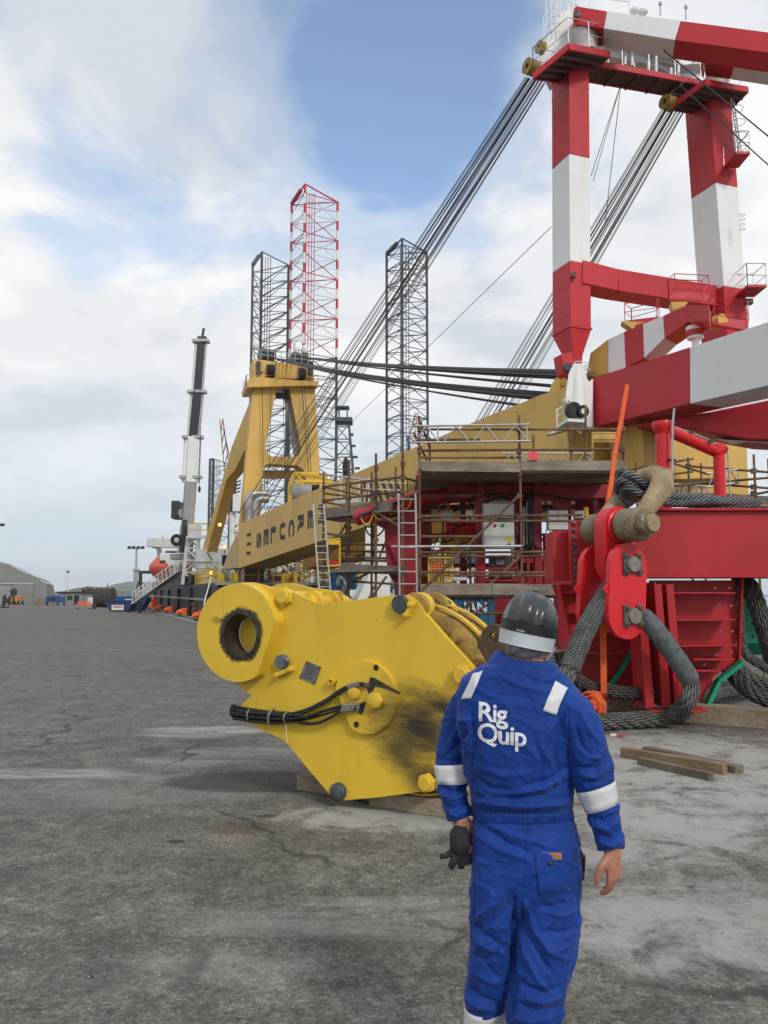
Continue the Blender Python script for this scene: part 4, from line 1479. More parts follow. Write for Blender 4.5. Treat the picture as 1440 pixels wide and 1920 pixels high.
# collar: a standing band folded over, its points spread
cb = MB()
cr = []
for lift, gr in ((-0.02, 0.004), (0.012, 0.002), (0.038, 0.0), (0.054, 0.003), (0.056, 0.011), (0.042, 0.020), (0.018, 0.030), (-0.010, 0.036)):
    rg = []
    for k in range(49):
        th = math.pi * 1.5 + (k - 24) / 24 * math.pi * 0.80
        s, cs = math.sin(th), math.cos(th)
        w = abs(k - 24) / 24
        c = A(992, 1254, YW + 0.012)
        out_ = gr * (1 + 1.1 * w)
        ctw = PL * cs * (0.098 + out_) + PD * s * (0.092 + out_)
        zl = lift - 0.055 * cs - 0.016 * w * w + (0 if gr < 0.015 else -0.030 * max(0, w - 0.25) * (1.4 if cs > 0 else 1))
        zl += 0.006 * noise.noise(V((k * 0.30, lift * 30, 2))) * (1 if lift > 0 else 0.3)
        rg.append(c + ctw + Z * (zl * 0.9 - 0.026))
    cr.append(rg)
vs = [p for r in cr for p in r]
cb.add(vs, [(i * 49 + k, i * 49 + k + 1, (i + 1) * 49 + k + 1, (i + 1) * 49 + k) for i in range(len(cr) - 1) for k in range(48)])
co_ = obj('collar', cb, M['cloth'], suit)
sm = co_.modifiers.new('t', 'SOLIDIFY')
sm.thickness = 0.004
co_.modifiers.new('s', 'SUBSURF').render_levels = 1


def patch(name, quad, m, nu=10, nv_=10, off=0.004, parent=None, th=0.0025):
    """a piece of tape or cloth sewn on the back: its quad (photograph pixels) laid onto the coverall"""
    vs, ok = [], True
    for j in range(nv_ + 1):
        for i in range(nu + 1):
            u, v = i / nu, j / nv_
            x = (quad[0][0] * (1 - u) + quad[1][0] * u) * (1 - v) + (quad[3][0] * (1 - u) + quad[2][0] * u) * v
            y = (quad[0][1] * (1 - u) + quad[1][1] * u) * (1 - v) + (quad[3][1] * (1 - u) + quad[2][1] * u) * v
            d = ray(x, y).normalized()
            h = bvh.ray_cast(CAM, d)
            if h[0] is None:
                p = vs[-1] + V((0, 0, 0)) if vs else A(x, y)
                vs.append(p)
            else:
                nr = h[1] if h[1].dot(d) < 0 else -h[1]
                vs.append(h[0] + nr * off)
    mb = MB().add(vs, [(j * (nu + 1) + i, j * (nu + 1) + i + 1, (j + 1) * (nu + 1) + i + 1, (j + 1) * (nu + 1) + i) for j in range(nv_) for i in range(nu)])
    o = obj(name, mb, m, parent or suit)
    s = o.modifiers.new('t', 'SOLIDIFY')
    s.thickness = th
    s.offset = 0
    return o


patch('reflective_strip', [(888.6, 1264), (906, 1259), (884, 1310), (865.6, 1312)], M['reflect'])
patch('reflective_strip', [(1040, 1277), (1064, 1291), (1043, 1341), (1017, 1333)], M['reflect'])


def armband(name, c, ax, hw, m, rmax):
    """a tape ring round a sleeve or leg, laid on the cloth"""
    ax = ax.normalized()
    a = ax.cross(PD).normalized()
    b = ax.cross(a)
    n, rows = 44, 5
    vs = []
    for j in range(rows):
        cc = c + ax * (hw * (2 * j / (rows - 1) - 1))
        for k in range(n):
            t = 2 * math.pi * k / n
            d = a * math.cos(t) + b * math.sin(t)
            h = bvh.ray_cast(cc, d)
            r = min((h[0] - cc).length, rmax) if h[0] is not None else rmax * 0.9
            vs.append((cc, d, r))
    sm = []
    for i, (cc, d, r) in enumerate(vs):
        j, k = divmod(i, n)
        rr = (vs[j * n + (k - 1) % n][2] + 2 * r + vs[j * n + (k + 1) % n][2]) / 4
        sm.append(cc + d * (max(rr, r) + 0.004))
    mb = MB().add(sm, [(j * n + k, j * n + (k + 1) % n, (j + 1) * n + (k + 1) % n, (j + 1) * n + k) for j in range(rows - 1) for k in range(n)])
    o = obj(name, mb, m, suit)
    s = o.modifiers.new('t', 'SOLIDIFY')
    s.thickness = 0.003
    return o


armband('reflective_band', A(847, 1450, YL + 0.005), A(850, 1480, YL) - A(847, 1430, YL + 0.01), 0.033, M['reflect'], 0.074)
armband('reflective_band', A(1119, 1494, YR - 0.005), A(1128, 1516, YR - 0.01) - A(1108, 1462, YR), 0.034, M['reflect'], 0.080)
armband('reflective_band', A(909.5, 1898, YW + 0.06), V((0, 0, -1)), 0.030, M['reflect'], 0.095)
armband('reflective_band', A(1000.5, 1968, YW - 0.10), V((0, 0, -1)), 0.030, M['reflect'], 0.115)


# printed words on the back
def words(txt, x, y, size, slant):
    cu = bpy.data.curves.new('t', 'FONT')
    cu.body = txt
    cu.size = 1.0
    cu.offset = 0.022
    cu.space_character = 0.93
    to = bpy.data.objects.new('t', cu)
    COL.objects.link(to)
    bpy.context.view_layer.update()
    tm = bpy.data.meshes.new_from_object(to.evaluated_get(bpy.context.evaluated_depsgraph_get()))
    bpy.data.objects.remove(to)
    bm = bmesh.new()
    bm.from_mesh(tm)
    bmesh.ops.triangulate(bm, faces=bm.faces)
    for _ in range(4):
        es = [e for e in bm.edges if e.calc_length() > 0.07]
        if es:
            bmesh.ops.subdivide_edges(bm, edges=es, cuts=1)
            bmesh.ops.triangulate(bm, faces=[f for f in bm.faces if len(f.verts) > 3])
    vs = []
    for v in bm.verts:
        X, Y = v.co.x * size, v.co.y * size
        d = ray(x + X * 0.965, y - Y + X * slant).normalized()
        h = bvh.ray_cast(CAM, d)
        nr = h[1] if h[1].dot(d) < 0 else -h[1]
        vs.append(h[0] + nr * 0.0032)
    bm.verts.index_update()
    fs = [tuple(v.index for v in f.verts) for f in bm.faces]
    bm.free()
    return obj('printed_words', MB().add(vs, fs), M['print'], suit, flat=True)


words('Rig', 896, 1350, 49, 0.10)
words('Quip', 896, 1389, 49, 0.10)

# hip pocket with a worn flap and stud; seams
patch('pocket', [(1001, 1601), (1058, 1596), (1068, 1668), (1010, 1680)], M['cloth'], 10, 12, 0.0015)
obj('pocket_stud', MB().lathe(bvh.ray_cast(CAM, ray(1031, 1618).normalized())[0] - _f * 0.006, -_f, [(0.008, -0.006), (0.008, 0.002), (0.005, 0.004), (0, 0.004)], 12), M['dark'], suit)
h = bvh.ray_cast(CAM, ray(1031, 1603).normalized())[0]
nb_ = MB().box(h + _f * 0.004 + Z * -0.004, (0.078, 0.012, 0.022), (PL, PD, Z))
o = obj('notebook', nb_, [paint('tan_leather', (0.36, 0.17, 0.08), 0.6, 0.15, 12)], bev=0.003)
tag(o, 'small tan notebook sticking out of the back pocket of the blue coverall', 'notebook')
c = A(1090, 1626, YW - 0.02)
o = obj('radio', MB().box(c, (0.024, 0.05, 0.075), (PL, PD, (Z + PL * 0.1).normalized())).box(c + Z * 0.045, (0.012, 0.02, 0.02), (PL, PD, Z)), M['black_rubber'], bev=0.005)
tag(o, 'small black radio clipped at the right hip of the blue coverall', 'radio')
# boots
M['leather'] = paint('dark_boot_leather', (0.03, 0.022, 0.016), 0.5, 0.2, 8)
for lg, dy in ((legL, 0), (legR, 0)):
    y, cx, hw, hd, d = lg[-1]
    an = A(cx, y, YW + d)
    an.z = 0
    bt = MB().loft([ell(an + PD * f + Z * (0.052 * k + 0.004), PL, Z, 0.045 * w, 0.052 * k, 20, 2.6) for f, w, k in ((-0.10, 0.5, 0.6), (-0.085, 0.8, 0.9), (-0.02, 0.92, 1.1), (0.06, 1.0, 0.95), (0.13, 1.08, 0.75), (0.175, 0.9, 0.62), (0.195, 0.4, 0.45))])
    bt.loft([ell(an + PD * (-0.03) + Z * z, PL, PD, 0.05, 0.06, 18, 2.2) for z in (0.05, 0.14, 0.2)])
    obj('boot', bt, M['leather'], body)

# gloves crumpled in the left hand
gm = MB()
gc = WL + dnL * 0.066 + plL * 0.010 - PL * 0.014 - PD * 0.012
gm.loft(limb([(gc + V((0.0, 0, 0.05)), 0.020), (gc + V((-0.006, 0, 0.02)), 0.036), (gc + V((-0.004, -0.01, -0.02)), 0.038), (gc + V((0.0, -0.01, -0.05)), 0.022)], 16, 5))
for a, b, c2, r in ((V((-0.02, -0.01, -0.02)), V((-0.05, -0.015, -0.045)), V((-0.078, -0.02, -0.05)), 0.0105), (V((-0.016, -0.01, -0.035)), V((-0.030, -0.02, -0.065)), V((-0.042, -0.02, -0.088)), 0.0135),
                    (V((0.0, -0.01, -0.04)), V((-0.002, -0.02, -0.07)), V((-0.006, -0.015, -0.088)), 0.0135), (V((0.015, 0, -0.035)), V((0.02, -0.01, -0.06)), V((0.022, -0.01, -0.078)), 0.0125),
                    (V((0.022, 0.01, -0.02)), V((0.034, 0.0, -0.045)), V((0.040, 0.0, -0.062)), 0.0115)):
    gm.loft(limb([(gc + a * 0.6, r), (gc + a, r * 1.05), (gc + b, r), (gc + c2, r * 0.85)], 12, 4))
gme = remeshed(gm, 0.003, 2)
gl = bpy.data.objects.new('work_gloves', gme)
COL.objects.link(gl)
gme.materials.append(paint('black_glove_knit', (0.022, 0.023, 0.024), 0.8, 0.2, 30, 0.3, 30, bump=0.6, bs=250))
gme.shade_smooth()
tag(gl, 'pair of black work gloves crumpled in the left hand of the worker', 'gloves')

# ================================================================== red spreader frame, shackle and wire slings
def rope_mat(name, c1, c2, k=6.0, pitch=13.0):
    """laid wires: diagonal ridges along a strand's own length"""
    t = NT(name)
    uv = t.n('UVMap')
    sp = t.n('SeparateXYZ')
    t.l(uv.outputs[0], sp.inputs[0])
    ph = t.math('ADD', t.math('MULTIPLY', sp.outputs[0], k), t.math('MULTIPLY', sp.outputs[1], pitch))
    w = t.math('SINE', t.math('MULTIPLY', ph, 2 * math.pi))
    n = t.noise(7, 6, 0.65)
    c = t.mix(t.ramp(n, 0.32, 0.68), c1, c2)
    c = t.mix(1.0, c, t.ramp(w, -1, 1, 0.35, 1.3), 'MULTIPLY')
    return t.done(c, 0.55, t.bump(w, 0.9, 0.01), 0.25, 0.4)


M['wire'] = rope_mat('grey_wire_rope', (0.10, 0.098, 0.088), (0.20, 0.195, 0.175))
M['wire_blue'] = rope_mat('blue_grey_wire_rope', (0.085, 0.10, 0.112), (0.16, 0.178, 0.19))
M['wire_dark'] = rope_mat('dark_wire_rope', (0.055, 0.053, 0.048), (0.125, 0.12, 0.11))


def uv_tube(pts, r, n, name, m, parent, per=1.0):
    """a strand with lengthwise texture coordinates"""
    vs, fs, uvs = [], [], []
    fr = frames(pts)
    ln = 0.0
    ls = []
    for i, (p, a, b) in enumerate(fr):
        if i:
            ln += (p - fr[i - 1][0]).length
        ls.append(ln)
        rr = r[i] if isinstance(r, list) else r
        vs += [p + a * (rr * math.cos(2 * math.pi * k / n)) + b * (rr * math.sin(2 * math.pi * k / n)) for k in range(n)]
    for i in range(len(pts) - 1):
        for k in range(n):
            l = (k + 1) % n
            fs.append((i * n + k, i * n + l, (i + 1) * n + l, (i + 1) * n + k))
            uvs.append(((k / n, ls[i]), ((k + 1) / n, ls[i]), ((k + 1) / n, ls[i + 1]), (k / n, ls[i + 1])))
    base = wbase(parent)
    me = bpy.data.meshes.new(name)
    me.from_pydata([v - base for v in vs], [], fs)
    ul = me.uv_layers.new(name='UVMap')
    fl = [c for q in uvs for p in q for c in p]
    ul.data.foreach_set('uv', fl)
    me.materials.append(m)
    me.shade_smooth()
    o = bpy.data.objects.new(name, me)
    COL.objects.link(o)
    o.parent = parent
    return o


def cable(root, path, Rr, m, ns=6, lay=1.1, seg=0.035, nside=8, phase=0.0, name='strand'):
    """strands laid helically round a path"""
    L_ = sum((V(path[i + 1]) - V(path[i])).length for i in range(len(path) - 1))
    n = max(24, int(L_ / seg))
    pts = spline(path, n)
    fr = frames(pts)
    for s in range(ns):
        q = []
        for i, (p, a, b) in enumerate(fr):
            t = phase + 2 * math.pi * (s / ns + i / (n - 1) * L_ / lay)
            rr = Rr * 0.64
            q.append(p + a * (rr * math.cos(t)) + b * (rr * math.sin(t)))
        uv_tube(q, Rr * 0.40, nside, name, m, root)
    return pts


# ---- front timbers under the frame
def baulk(x0, y0, x1, y1, w, h, label, m='baulk', z=0.0, back=0.0, name='timber_baulk'):
    p, q = gz(x0, y0, z), gz(x1, y1, z)
    d = (q - p).normalized()
    nrm = V((-d.y, d.x, 0))
    if nrm.y < 0:
        nrm = -nrm
    o = obj(name, MB().beam(p + nrm * (w / 2 + back) + Z * (h / 2), q + nrm * (w / 2 + back) + Z * (h / 2), w, h), M[m], bev=0.008)
    return tag(o, label, 'timber')


baulk(1282, 1355, 1480, 1371, 0.32, 0.25, 'long pale timber baulk lying flat in front of the red frame at the right edge')
baulk(1085, 1336, 1275, 1345, 0.32, 0.26, 'weathered timber baulk with a bolt hole behind the wire sling under the red frame', back=0.35)
baulk(1050, 1305, 1480, 1300, 0.4, 0.24, 'far timber baulk running under the red frame behind the slings')

FY = 11.25                                         # face of the spreader beam
sf = thing('spreader_frame', 'red steel spreader beam standing on stiffened trestle legs with green edges', 'spreader beam', at(1300, 1330, FY).xy.to_3d())


def F(x, y, dy=0.0):
    return at(x, y, FY + dy)


# right arm of the beam: an I-box with proud flanges
zt, zb = F(1300, 953).z, F(1300, 1083).z
xl = F(1185, 1000).x
xr = xl + 7.5
mb = MB().box(((xl + xr) / 2, FY + 0.35, (zt + zb) / 2), (xr - xl, 0.6, zt - zb - 0.06))
obj('web', mb, M['red'], sf, bev=0.01)
for z in (zt, zb):
    obj('flange', MB().box(((xl + xr) / 2 + 0.02, FY + 0.33, z - (0.016 if z == zt else -0.016)), (xr - xl + 0.04, 0.72, 0.035)), M['red'], sf, bev=0.005)
obj('yellow_mark', MB().box((F(1445, 950).x + 0.1, FY + 0.33, zt + 0.004), (0.28, 0.725, 0.008)), M['block_plain'], sf)
# left arm behind the links: bolted flange, box, and end plate
xa, xb2 = F(1038, 1000, 0.5).x, F(1110, 1000, 0.5).x
obj('web', MB().box(((xa + xl) / 2, FY + 0.85, (F(1060, 990, .5).z + F(1060, 1092, .5).z) / 2), (xl - xa, 0.6, F(1060, 998, .5).z - F(1060, 1090, .5).z)), M['red'], sf, bev=0.012)
bp = obj('bolt_plate', MB().prism([F(1067, 984, 0.30), F(1072, 975, 0.30), F(1108, 974, 0.30), F(1108, 1098, 0.30), F(1070, 1099, 0.30)], (0, 0.06, 0)), M['red'], sf, bev=0.006)
for i in range(9):
    y = 981 + i * 14.0
    for x in (1076 + i * 0.4, 1090 + i * 0.3):
        p = F(x, y, 0.30)
        if x > 1085 and i not in (0, 8):
            continue
        obj('bolt', MB().lathe(p, V((0, -1, 0)), [(0.042, 0), (0.042, 0.008), (0.030, 0.008), (0.030, 0.034), (0.018, 0.036), (0.016, 0.052), (0, 0.052)], 6), M['grease'], bp)

# ---- trestle legs, plated and stiffened (right one in front of us, left one beyond the worker)
def trestle(pts_face, shelf, yoff, depth, inner, green):
    """plate cheek with shelf stiffeners in front, angled foot and green edge strip"""
    poly = [F(x, y, yoff) for x, y in pts_face]
    c = obj('trestle_leg', MB().prism(poly, (0, 0.045, 0)), M['red'], sf, bev=0.004)
    for (x0, y0, x1, y1) in shelf:
        a, b = F(x0, y0, yoff - depth) + V((0, depth, 0)), F(x1, y1, yoff - depth) + V((0, depth, 0))
        obj('stiffener', MB().beam(a + V((0, -depth / 2, 0)), b + V((0, -depth / 2, 0)), depth, 0.022), M['red'], c, bev=0.003)
    for (x0, y0, x1, y1) in inner:
        a, b = F(x0, y0, yoff - depth), F(x1, y1, yoff - depth)
        obj('edge_plate', MB().beam(a + V((0, depth / 2, 0)), b + V((0, depth / 2, 0)), 0.03, depth, V((0, 1, 0))), M['red'], c, bev=0.003)
    for (x0, y0, x1, y1) in green:
        a, b = F(x0, y0, yoff), F(x1, y1, yoff)
        w = 0.03 if x0 == 1381 else 0.055
        obj('green_edge', MB().beam(a + V((0, -depth * 0.4, 0)), b + V((0, -depth * (0.1 if x0 == 1381 else 0.4), 0)), w, depth * (0.22 if x0 == 1381 else 0.35), V((0, 1, 0))), M['red'] if x0 == 1381 else M['green'], c)
    return c


trestle([(1218, 1088), (1378, 1088), (1381, 1238), (1340, 1268), (1308, 1326), (1262, 1326), (1248, 1260), (1236, 1180)],
        [(1240, 1112, 1379, 1112), (1250, 1163, 1380, 1162), (1258, 1212, 1381, 1210), (1300, 1237, 1378, 1237), (1290, 1258, 1352, 1258)],
        0.42, 0.40, [(1228, 1092, 1248, 1190), (1248, 1190, 1276, 1328)], [(1381, 1085, 1382, 1240), (1382, 1240, 1338, 1274), (1338, 1274, 1313, 1328)])
cp = sf.children[-1]
for x, y in ((1340, 1103), (1367, 1103), (1348, 1136), (1370, 1136), (1350, 1184), (1372, 1184), (1370, 1222), (1342, 1228), (1320, 1246)):
    obj('bolt', MB().lathe(F(x, y, 0.118), V((0, -1, 0)), [(0.02, 0), (0.02, 0.012), (0.012, 0.02), (0, 0.02)], 6), M['steel'], cp)
# two fin plates of the inner foot, dark between them
for x0, x1, xt in ((1200, 1216, 1190), (1232, 1246, 1222), (1256, 1268, 1244)):
    a = F(xt, 1096, -0.05)
    b = F((x0 + x1) / 2, 1322, -0.05)
    obj('fin_plate', MB().beam(a, b, 0.10, 0.5, V((0, 1, 0)), w2=0.12), M['red'], sf, bev=0.004)
obj('foot_plate', MB().box(((F(1205, 1326).x + F(1312, 1326).x) / 2, FY + 0.05, F(1260, 1326).z - 0.012), (F(1312, 1326).x - F(1205, 1326).x, 0.7, 0.03)), M['red'], sf, bev=0.004)
trestle([(1035, 1096), (1200, 1096), (1205, 1200), (1150, 1262), (1090, 1300), (1072, 1200)], [(1052, 1112, 1120, 1112), (1060, 1150, 1130, 1150), (1070, 1187, 1180, 1187), (1085, 1225, 1175, 1225)],
        0.75, 0.2, [(1048, 1098, 1070, 1190), (1070, 1190, 1092, 1300)], [(1196, 1195, 1158, 1262), (1158, 1262, 1128, 1300)])
obj('foot_plate', MB().box(((F(1075, 1310, .8).x + F(1180, 1310, .8).x) / 2, FY + 0.85, 0.30), (F(1180, 1310).x - F(1075, 1310).x, 0.6, 0.07)), M['red'], sf)
obj('post', MB().beam(F(1160, 1050, 1.15), F(1160, 1300, 1.15), 0.5, 0.5, V((0, 1, 0))), M['red'], sf, bev=0.01)
# green underside panel seen past the leg, pierced with bolt holes
gp = obj('green_panel', MB().prism([F(1381, 1104, 1.1), F(1425, 1104, 1.1), F(1440, 1150, 1.1), F(1440, 1206, 1.1), F(1392, 1206, 1.1)], (0, 0.05, 0)), M['green'], sf)
obj('green_panel', MB().prism([F(1392, 1206, 1.1), F(1440, 1206, 1.1), F(1436, 1228, 1.35), F(1400, 1228, 1.35)], (0, 0.05, 0)), M['green'], sf)
for x, y in ((1390, 1111), (1391, 1135), (1392, 1169), (1412, 1169), (1393, 1193), (1413, 1193)):
    obj('bolt', MB().lathe(F(x, y, 1.098), V((0, -1, 0)), [(0.026, 0), (0.024, 0.012), (0, 0.014)], 8), M['dark'], gp)
# round posts with flared tops on the beam, and the sloping pipe joining them
def tpt(x, y, Y):
    return at(x, y, Y)


TY = 12.1
pr1 = obj('round_post', MB().cyl(V((tpt(1243, 900, TY).x, TY, zt)), tpt(1243, 797, TY), 0.112, 28), M['red_new'], sf)
obj('flared_ring', MB().lathe(tpt(1243, 803, TY), Z, [(0.112, -0.10), (0.15, 0.0), (0.165, 0.06), (0.15, 0.10), (0.02, 0.11), (0, 0.11)], 32), M['red_new'], pr1)
pr2 = obj('round_post', MB().cyl(V((tpt(1348, 900, TY + .3).x, TY + .3, zt)), tpt(1348, 850, TY + 0.3), 0.088, 28), M['red_new'], sf)
obj('base_ring', MB().lathe(V((tpt(1348, 900, TY + .3).x, TY + .3, zt)), Z, [(0.17, 0), (0.17, 0.03), (0.10, 0.10), (0.088, 0.11)], 28), M['red_new'], pr2)
sl = obj('sloping_pipe', MB().tube([tpt(1250, 806, TY), tpt(1344, 847, TY + .3)], 0.095, 24), M['red_new'], sf)
obj('elbow', MB().lathe(tpt(1351, 840, TY + .3), V((0.55, 0.1, 0.7)), [(0.0, -0.16), (0.09, -0.13), (0.115, -0.04), (0.115, 0.03), (0.075, 0.05), (0, 0.06)], 24), M['red_new'], sl)
for i, (x, y) in enumerate(((1295, 812), (1334, 827))):
    obj('clip', MB().box(tpt(x, y, TY + .1), (0.06, 0.06, 0.05)), M['dark'], sl)
obj('conduit', MB().tube(spline([tpt(1262, 800, TY), tpt(1295, 811, TY + .1), tpt(1334, 827, TY + .15), tpt(1358, 842, TY + .3), tpt(1364, 845, TY + .3), tpt(1366, 870, TY + .3), tpt(1371, 948, TY + .3)], 30), 0.012, 8), M['galv'], sl)
obj('lifting_lug', MB().lathe(tpt(1378, 950, TY), V((0, -1, 0)), [(0.0, 0), (0.1, 0), (0.1, 0.05), (0.0, 0.05)], 20), M['red_new'], sf)
obj('antenna_tube', MB().tube([tpt(1261, 950, 11.9), tpt(1261, 800, 11.9), tpt(1264, 766, 11.9)], 0.018, 8), M['galv'], sf)
obj('post_clip', MB().tube([tpt(1252, 863, TY - .1), tpt(1266, 862, 11.9)], 0.02, 8), M['dark'], pr1)

# ---- link assembly: eye plate on the beam end, two link plates on pins
AX = V((0.45, -0.893, 0)).normalized()              # pin axis, towards the viewer's right
LT = V((0.893, 0.45, 0)).normalized()
LY = 10.45
lc = at(1178, 1108, LY)


def lk(x, y, off=0.0):
    """point on the front link plate's face (photograph pixels), off metres along the pin axis"""
    return onp(x, y, lc, AX) + AX * off


la = thing('link_assembly', 'bright red pair of link plates on pins hanging from the big shackle', 'lifting link', lk(1180, 1198).xy.to_3d())


def capsule(cx, yt, yb, w, off, th, name, m, holes=()):
    ct, cbm = lk(cx, yt, off), lk(cx, yb, off)
    r = w / 2
    top = circ(ct - Z * r, LT, Z, r, 25, 0, math.pi, True)
    bot = circ(cbm + Z * r, LT, Z, r, 25, math.pi, 2 * math.pi, True)
    return obj(name, MB().prism(top + bot, AX * -th), m, la, bev=0.012, seg=3)


wl = (lk(1212, 1100) - lk(1143, 1100)).length
fpz = capsule(1178, 1018, 1199, wl, 0, 0.085, 'link_plate', M['red_new'])
bpo = dup(fpz, -AX * 0.56, la)
for y, oo in ((1058, 0), (1155, 0)):
    p = lk(1184 if y < 1100 else 1185.5, y)
    pn = obj('link_pin', MB().lathe(p - AX * 0.72, AX, [(0.0, 0), (0.105, 0), (0.105, 0.775), (0.098, 0.785), (0.016, 0.785), (0.013, 0.775), (0, 0.775)], 32), M['steel'], la)
    for s in (-1, 1):
        c = p + LT * (s * 0.115) + AX * 0.016
        kp = obj('keeper_block', MB().box(c, (0.085, 0.29, 0.03), (LT, Z, AX)), M['grease'], pn, bev=0.005)
        for q in (-1, 1):
            obj('cap_screw', MB().lathe(c + Z * (q * 0.105) + AX * 0.015, AX, [(0.03, 0), (0.03, 0.028), (0.02, 0.032), (0.014, 0.032), (0.012, 0.015), (0, 0.015)], 12), M['grease'], kp)
for off in (0.0, -0.56):
    q = lk(1140, 1104, off - 0.05)
    obj('tab', MB().prism([q + Z * 0.09 + LT * 0.07, q + Z * 0.03 - LT * 0.05, q - Z * 0.02 - LT * 0.05, q - Z * 0.12 + LT * 0.07], AX * 0.03, [circ(q - LT * 0.015, LT, Z, 0.016, 10)]), M['red_new'], la)
# eye plate: rises between the links to carry the shackle pin
ec = onp(1152, 988, lc - AX * 0.28, AX)
er = 0.27
poly = circ(ec, LT, Z, er, 25, 0, math.pi, True)
low = onp(1152, 1092, lc - AX * 0.28, AX)
poly += [ec - LT * er, V((ec.x, ec.y, low.z + 0.2)) - LT * er, V((ec.x, ec.y, low.z)) - LT * 0.16, V((ec.x, ec.y, low.z)) + LT * 0.2, ec + LT * er - Z * 0.45, ec + LT * er - Z * 0.25]
pol = []
for p in poly:
    if not pol or (p - pol[-1]).length > 1e-4:
        pol.append(p)
ep = obj('eye_plate', MB().prism([p + AX * 0.10 for p in pol], AX * -0.20), M['red_new'], la, bev=0.02, seg=3)
for s in (1, -1):
    obj('cheek_ring', MB().lathe(ec + AX * (0.10 * s), AX * s, [(0.235, 0), (0.235, 0.035), (0.215, 0.05), (0.10, 0.05)], 40), M['red_new'], ep)

# ---- bow shackle
M['shackle'] = paint('weathered_shackle', (0.30, 0.225, 0.12), 0.6, 0.25, 3.0, 0.8, 4, (0.13, 0.10, 0.065), (0.5, 0.7), 0.25, 40)
M['shackle_grey'] = paint('shackle_ear_steel', (0.24, 0.205, 0.14), 0.55, 0.25, 4, 0.85, 4, (0.14, 0.08, 0.035), (0.42, 0.62), 0.25, 40)
sh = thing('bow_shackle', 'huge weathered bow shackle with hexagon nut pinned through the red eye plate', 'shackle', ec)
e1, e2 = ec + AX * 0.36, ec - AX * 0.34
for p, hl, rr in ((e1, 0.17, 0.225), (e2, 0.13, 0.205)):
    obj('ear', MB().lathe(p - AX * hl, AX, [(0.10, 0), (rr * 0.93, 0), (rr, 0.03), (rr, 2 * hl - 0.05), (rr * 0.9, 2 * hl - 0.005), (rr * 0.6, 2 * hl), (0.1, 2 * hl)], 36), M['shackle_grey'], sh, ang=50)
nut = obj('hex_nut', MB().prism(circ(ec + AX * 0.53, LT, Z, 0.165, 6, 0.35, 0.35 + 2 * math.pi), AX * 0.13), M['shackle_grey'], sh, bev=0.012)
obj('pin', MB().lathe(ec - AX * 0.52, AX, [(0, 0), (0.10, 0), (0.11, 0.02), (0.115, 1.22), (0.108, 1.235), (0.010, 1.235), (0.008, 1.22), (0, 1.22)], 32), M['shackle'], sh)
obj('cotter', MB().tube(spline([ec + AX * 0.66 + LT * -0.15 + Z * 0.08, ec + AX * 0.69 + LT * -0.16 + Z * 0.05, ec + AX * 0.70 + LT * -0.21 + Z * 0.02], 8), 0.010, 6), M['alu'], sh)
BV = (at(1228, 898, 11.1) - ec)
bl = BV.length
bu = BV.normalized()
bow = []
for k in range(33):
    t = math.pi * k / 32
    wdt = 0.35 + 0.10 * math.sin(t) ** 2
    hgt = bl * (math.sin(t) ** 0.72)
    bow.append(ec + AX * (math.cos(t) * wdt) + bu * hgt)
rad = [0.105 + 0.075 * math.sin(math.pi * k / 32) ** 1.3 for k in range(33)]
brg = []
for k, (p, n1, n2) in enumerate(frames(bow)):
    s = math.sin(math.pi * k / 32)
    out_ = (p - ec - bu * (bl * 0.35)).normalized()
    tg_ = n1.cross(n2)
    out_ = (out_ - tg_ * out_.dot(tg_)).normalized()
    sd_w = tg_.cross(out_)
    w = 1 + 0.05 * noise.noise(p * 5) + 0.03 * noise.noise(p * 14)
    brg.append(ell(p, out_, sd_w, (0.10 + 0.035 * s) * w, (0.115 + 0.085 * s ** 1.5) * w, 20, 2.6))
obj('bow', MB().loft(brg), M['shackle'], sh, ang=80)
# the rib that runs round the back of the bow's crown
crn = [bow[k] + bu * 0.085 for k in range(13, 20)]
obj('crown_rib', MB().tube(spline([bow[9], bow[11] + bu * 0.10, bow[13] + bu * 0.14 - Z * 0.02, bow[16] + bu * 0.12 - Z * 0.06], 14), [0.05 + 0.05 * math.sin(math.pi * k / 13) for k in range(14)], 12), M['shackle'], sh, ang=80)

# ---- slings
M['sleeve'] = None
t = NT('woven_sleeve')
uv = t.n('UVMap')
br = t.n('TexBrick')
br.inputs['Scale'].default_value = 1.0
mp = t.n('Mapping')
mp.inputs['Rotation'].default_value = (0, 0, R(90))
mp.inputs['Scale'].default_value = (14, 14, 1)
t.l(uv.outputs[0], mp.inputs[0])
t.l(mp.outputs[0], br.inputs[0])
br.inputs['Brick Width'].default_value = 0.5
br.inputs['Row Height'].default_value = 0.9
br.inputs['Mortar Size'].default_value = 0.08
br.inputs['Mortar Smooth'].default_value = 0.5
dn_ = t.noise(8, 6, 0.7)
c = t.mix(br.outputs['Fac'], t.mix(t.ramp(dn_, 0.35, 0.65), (0.085, 0.09, 0.092), (0.165, 0.172, 0.172)), (0.02, 0.02, 0.02))
M['sleeve'] = t.done(c, 0.85, t.bump(br.outputs['Fac'], -0.9, 0.012), None, 0.2)
M['wrap'] = paint('smooth_grey_wrap', (0.10, 0.115, 0.125), 0.75, 0.3, 14, 0.5, 16, (0.05, 0.05, 0.05), (0.45, 0.65), 0.3, 90)

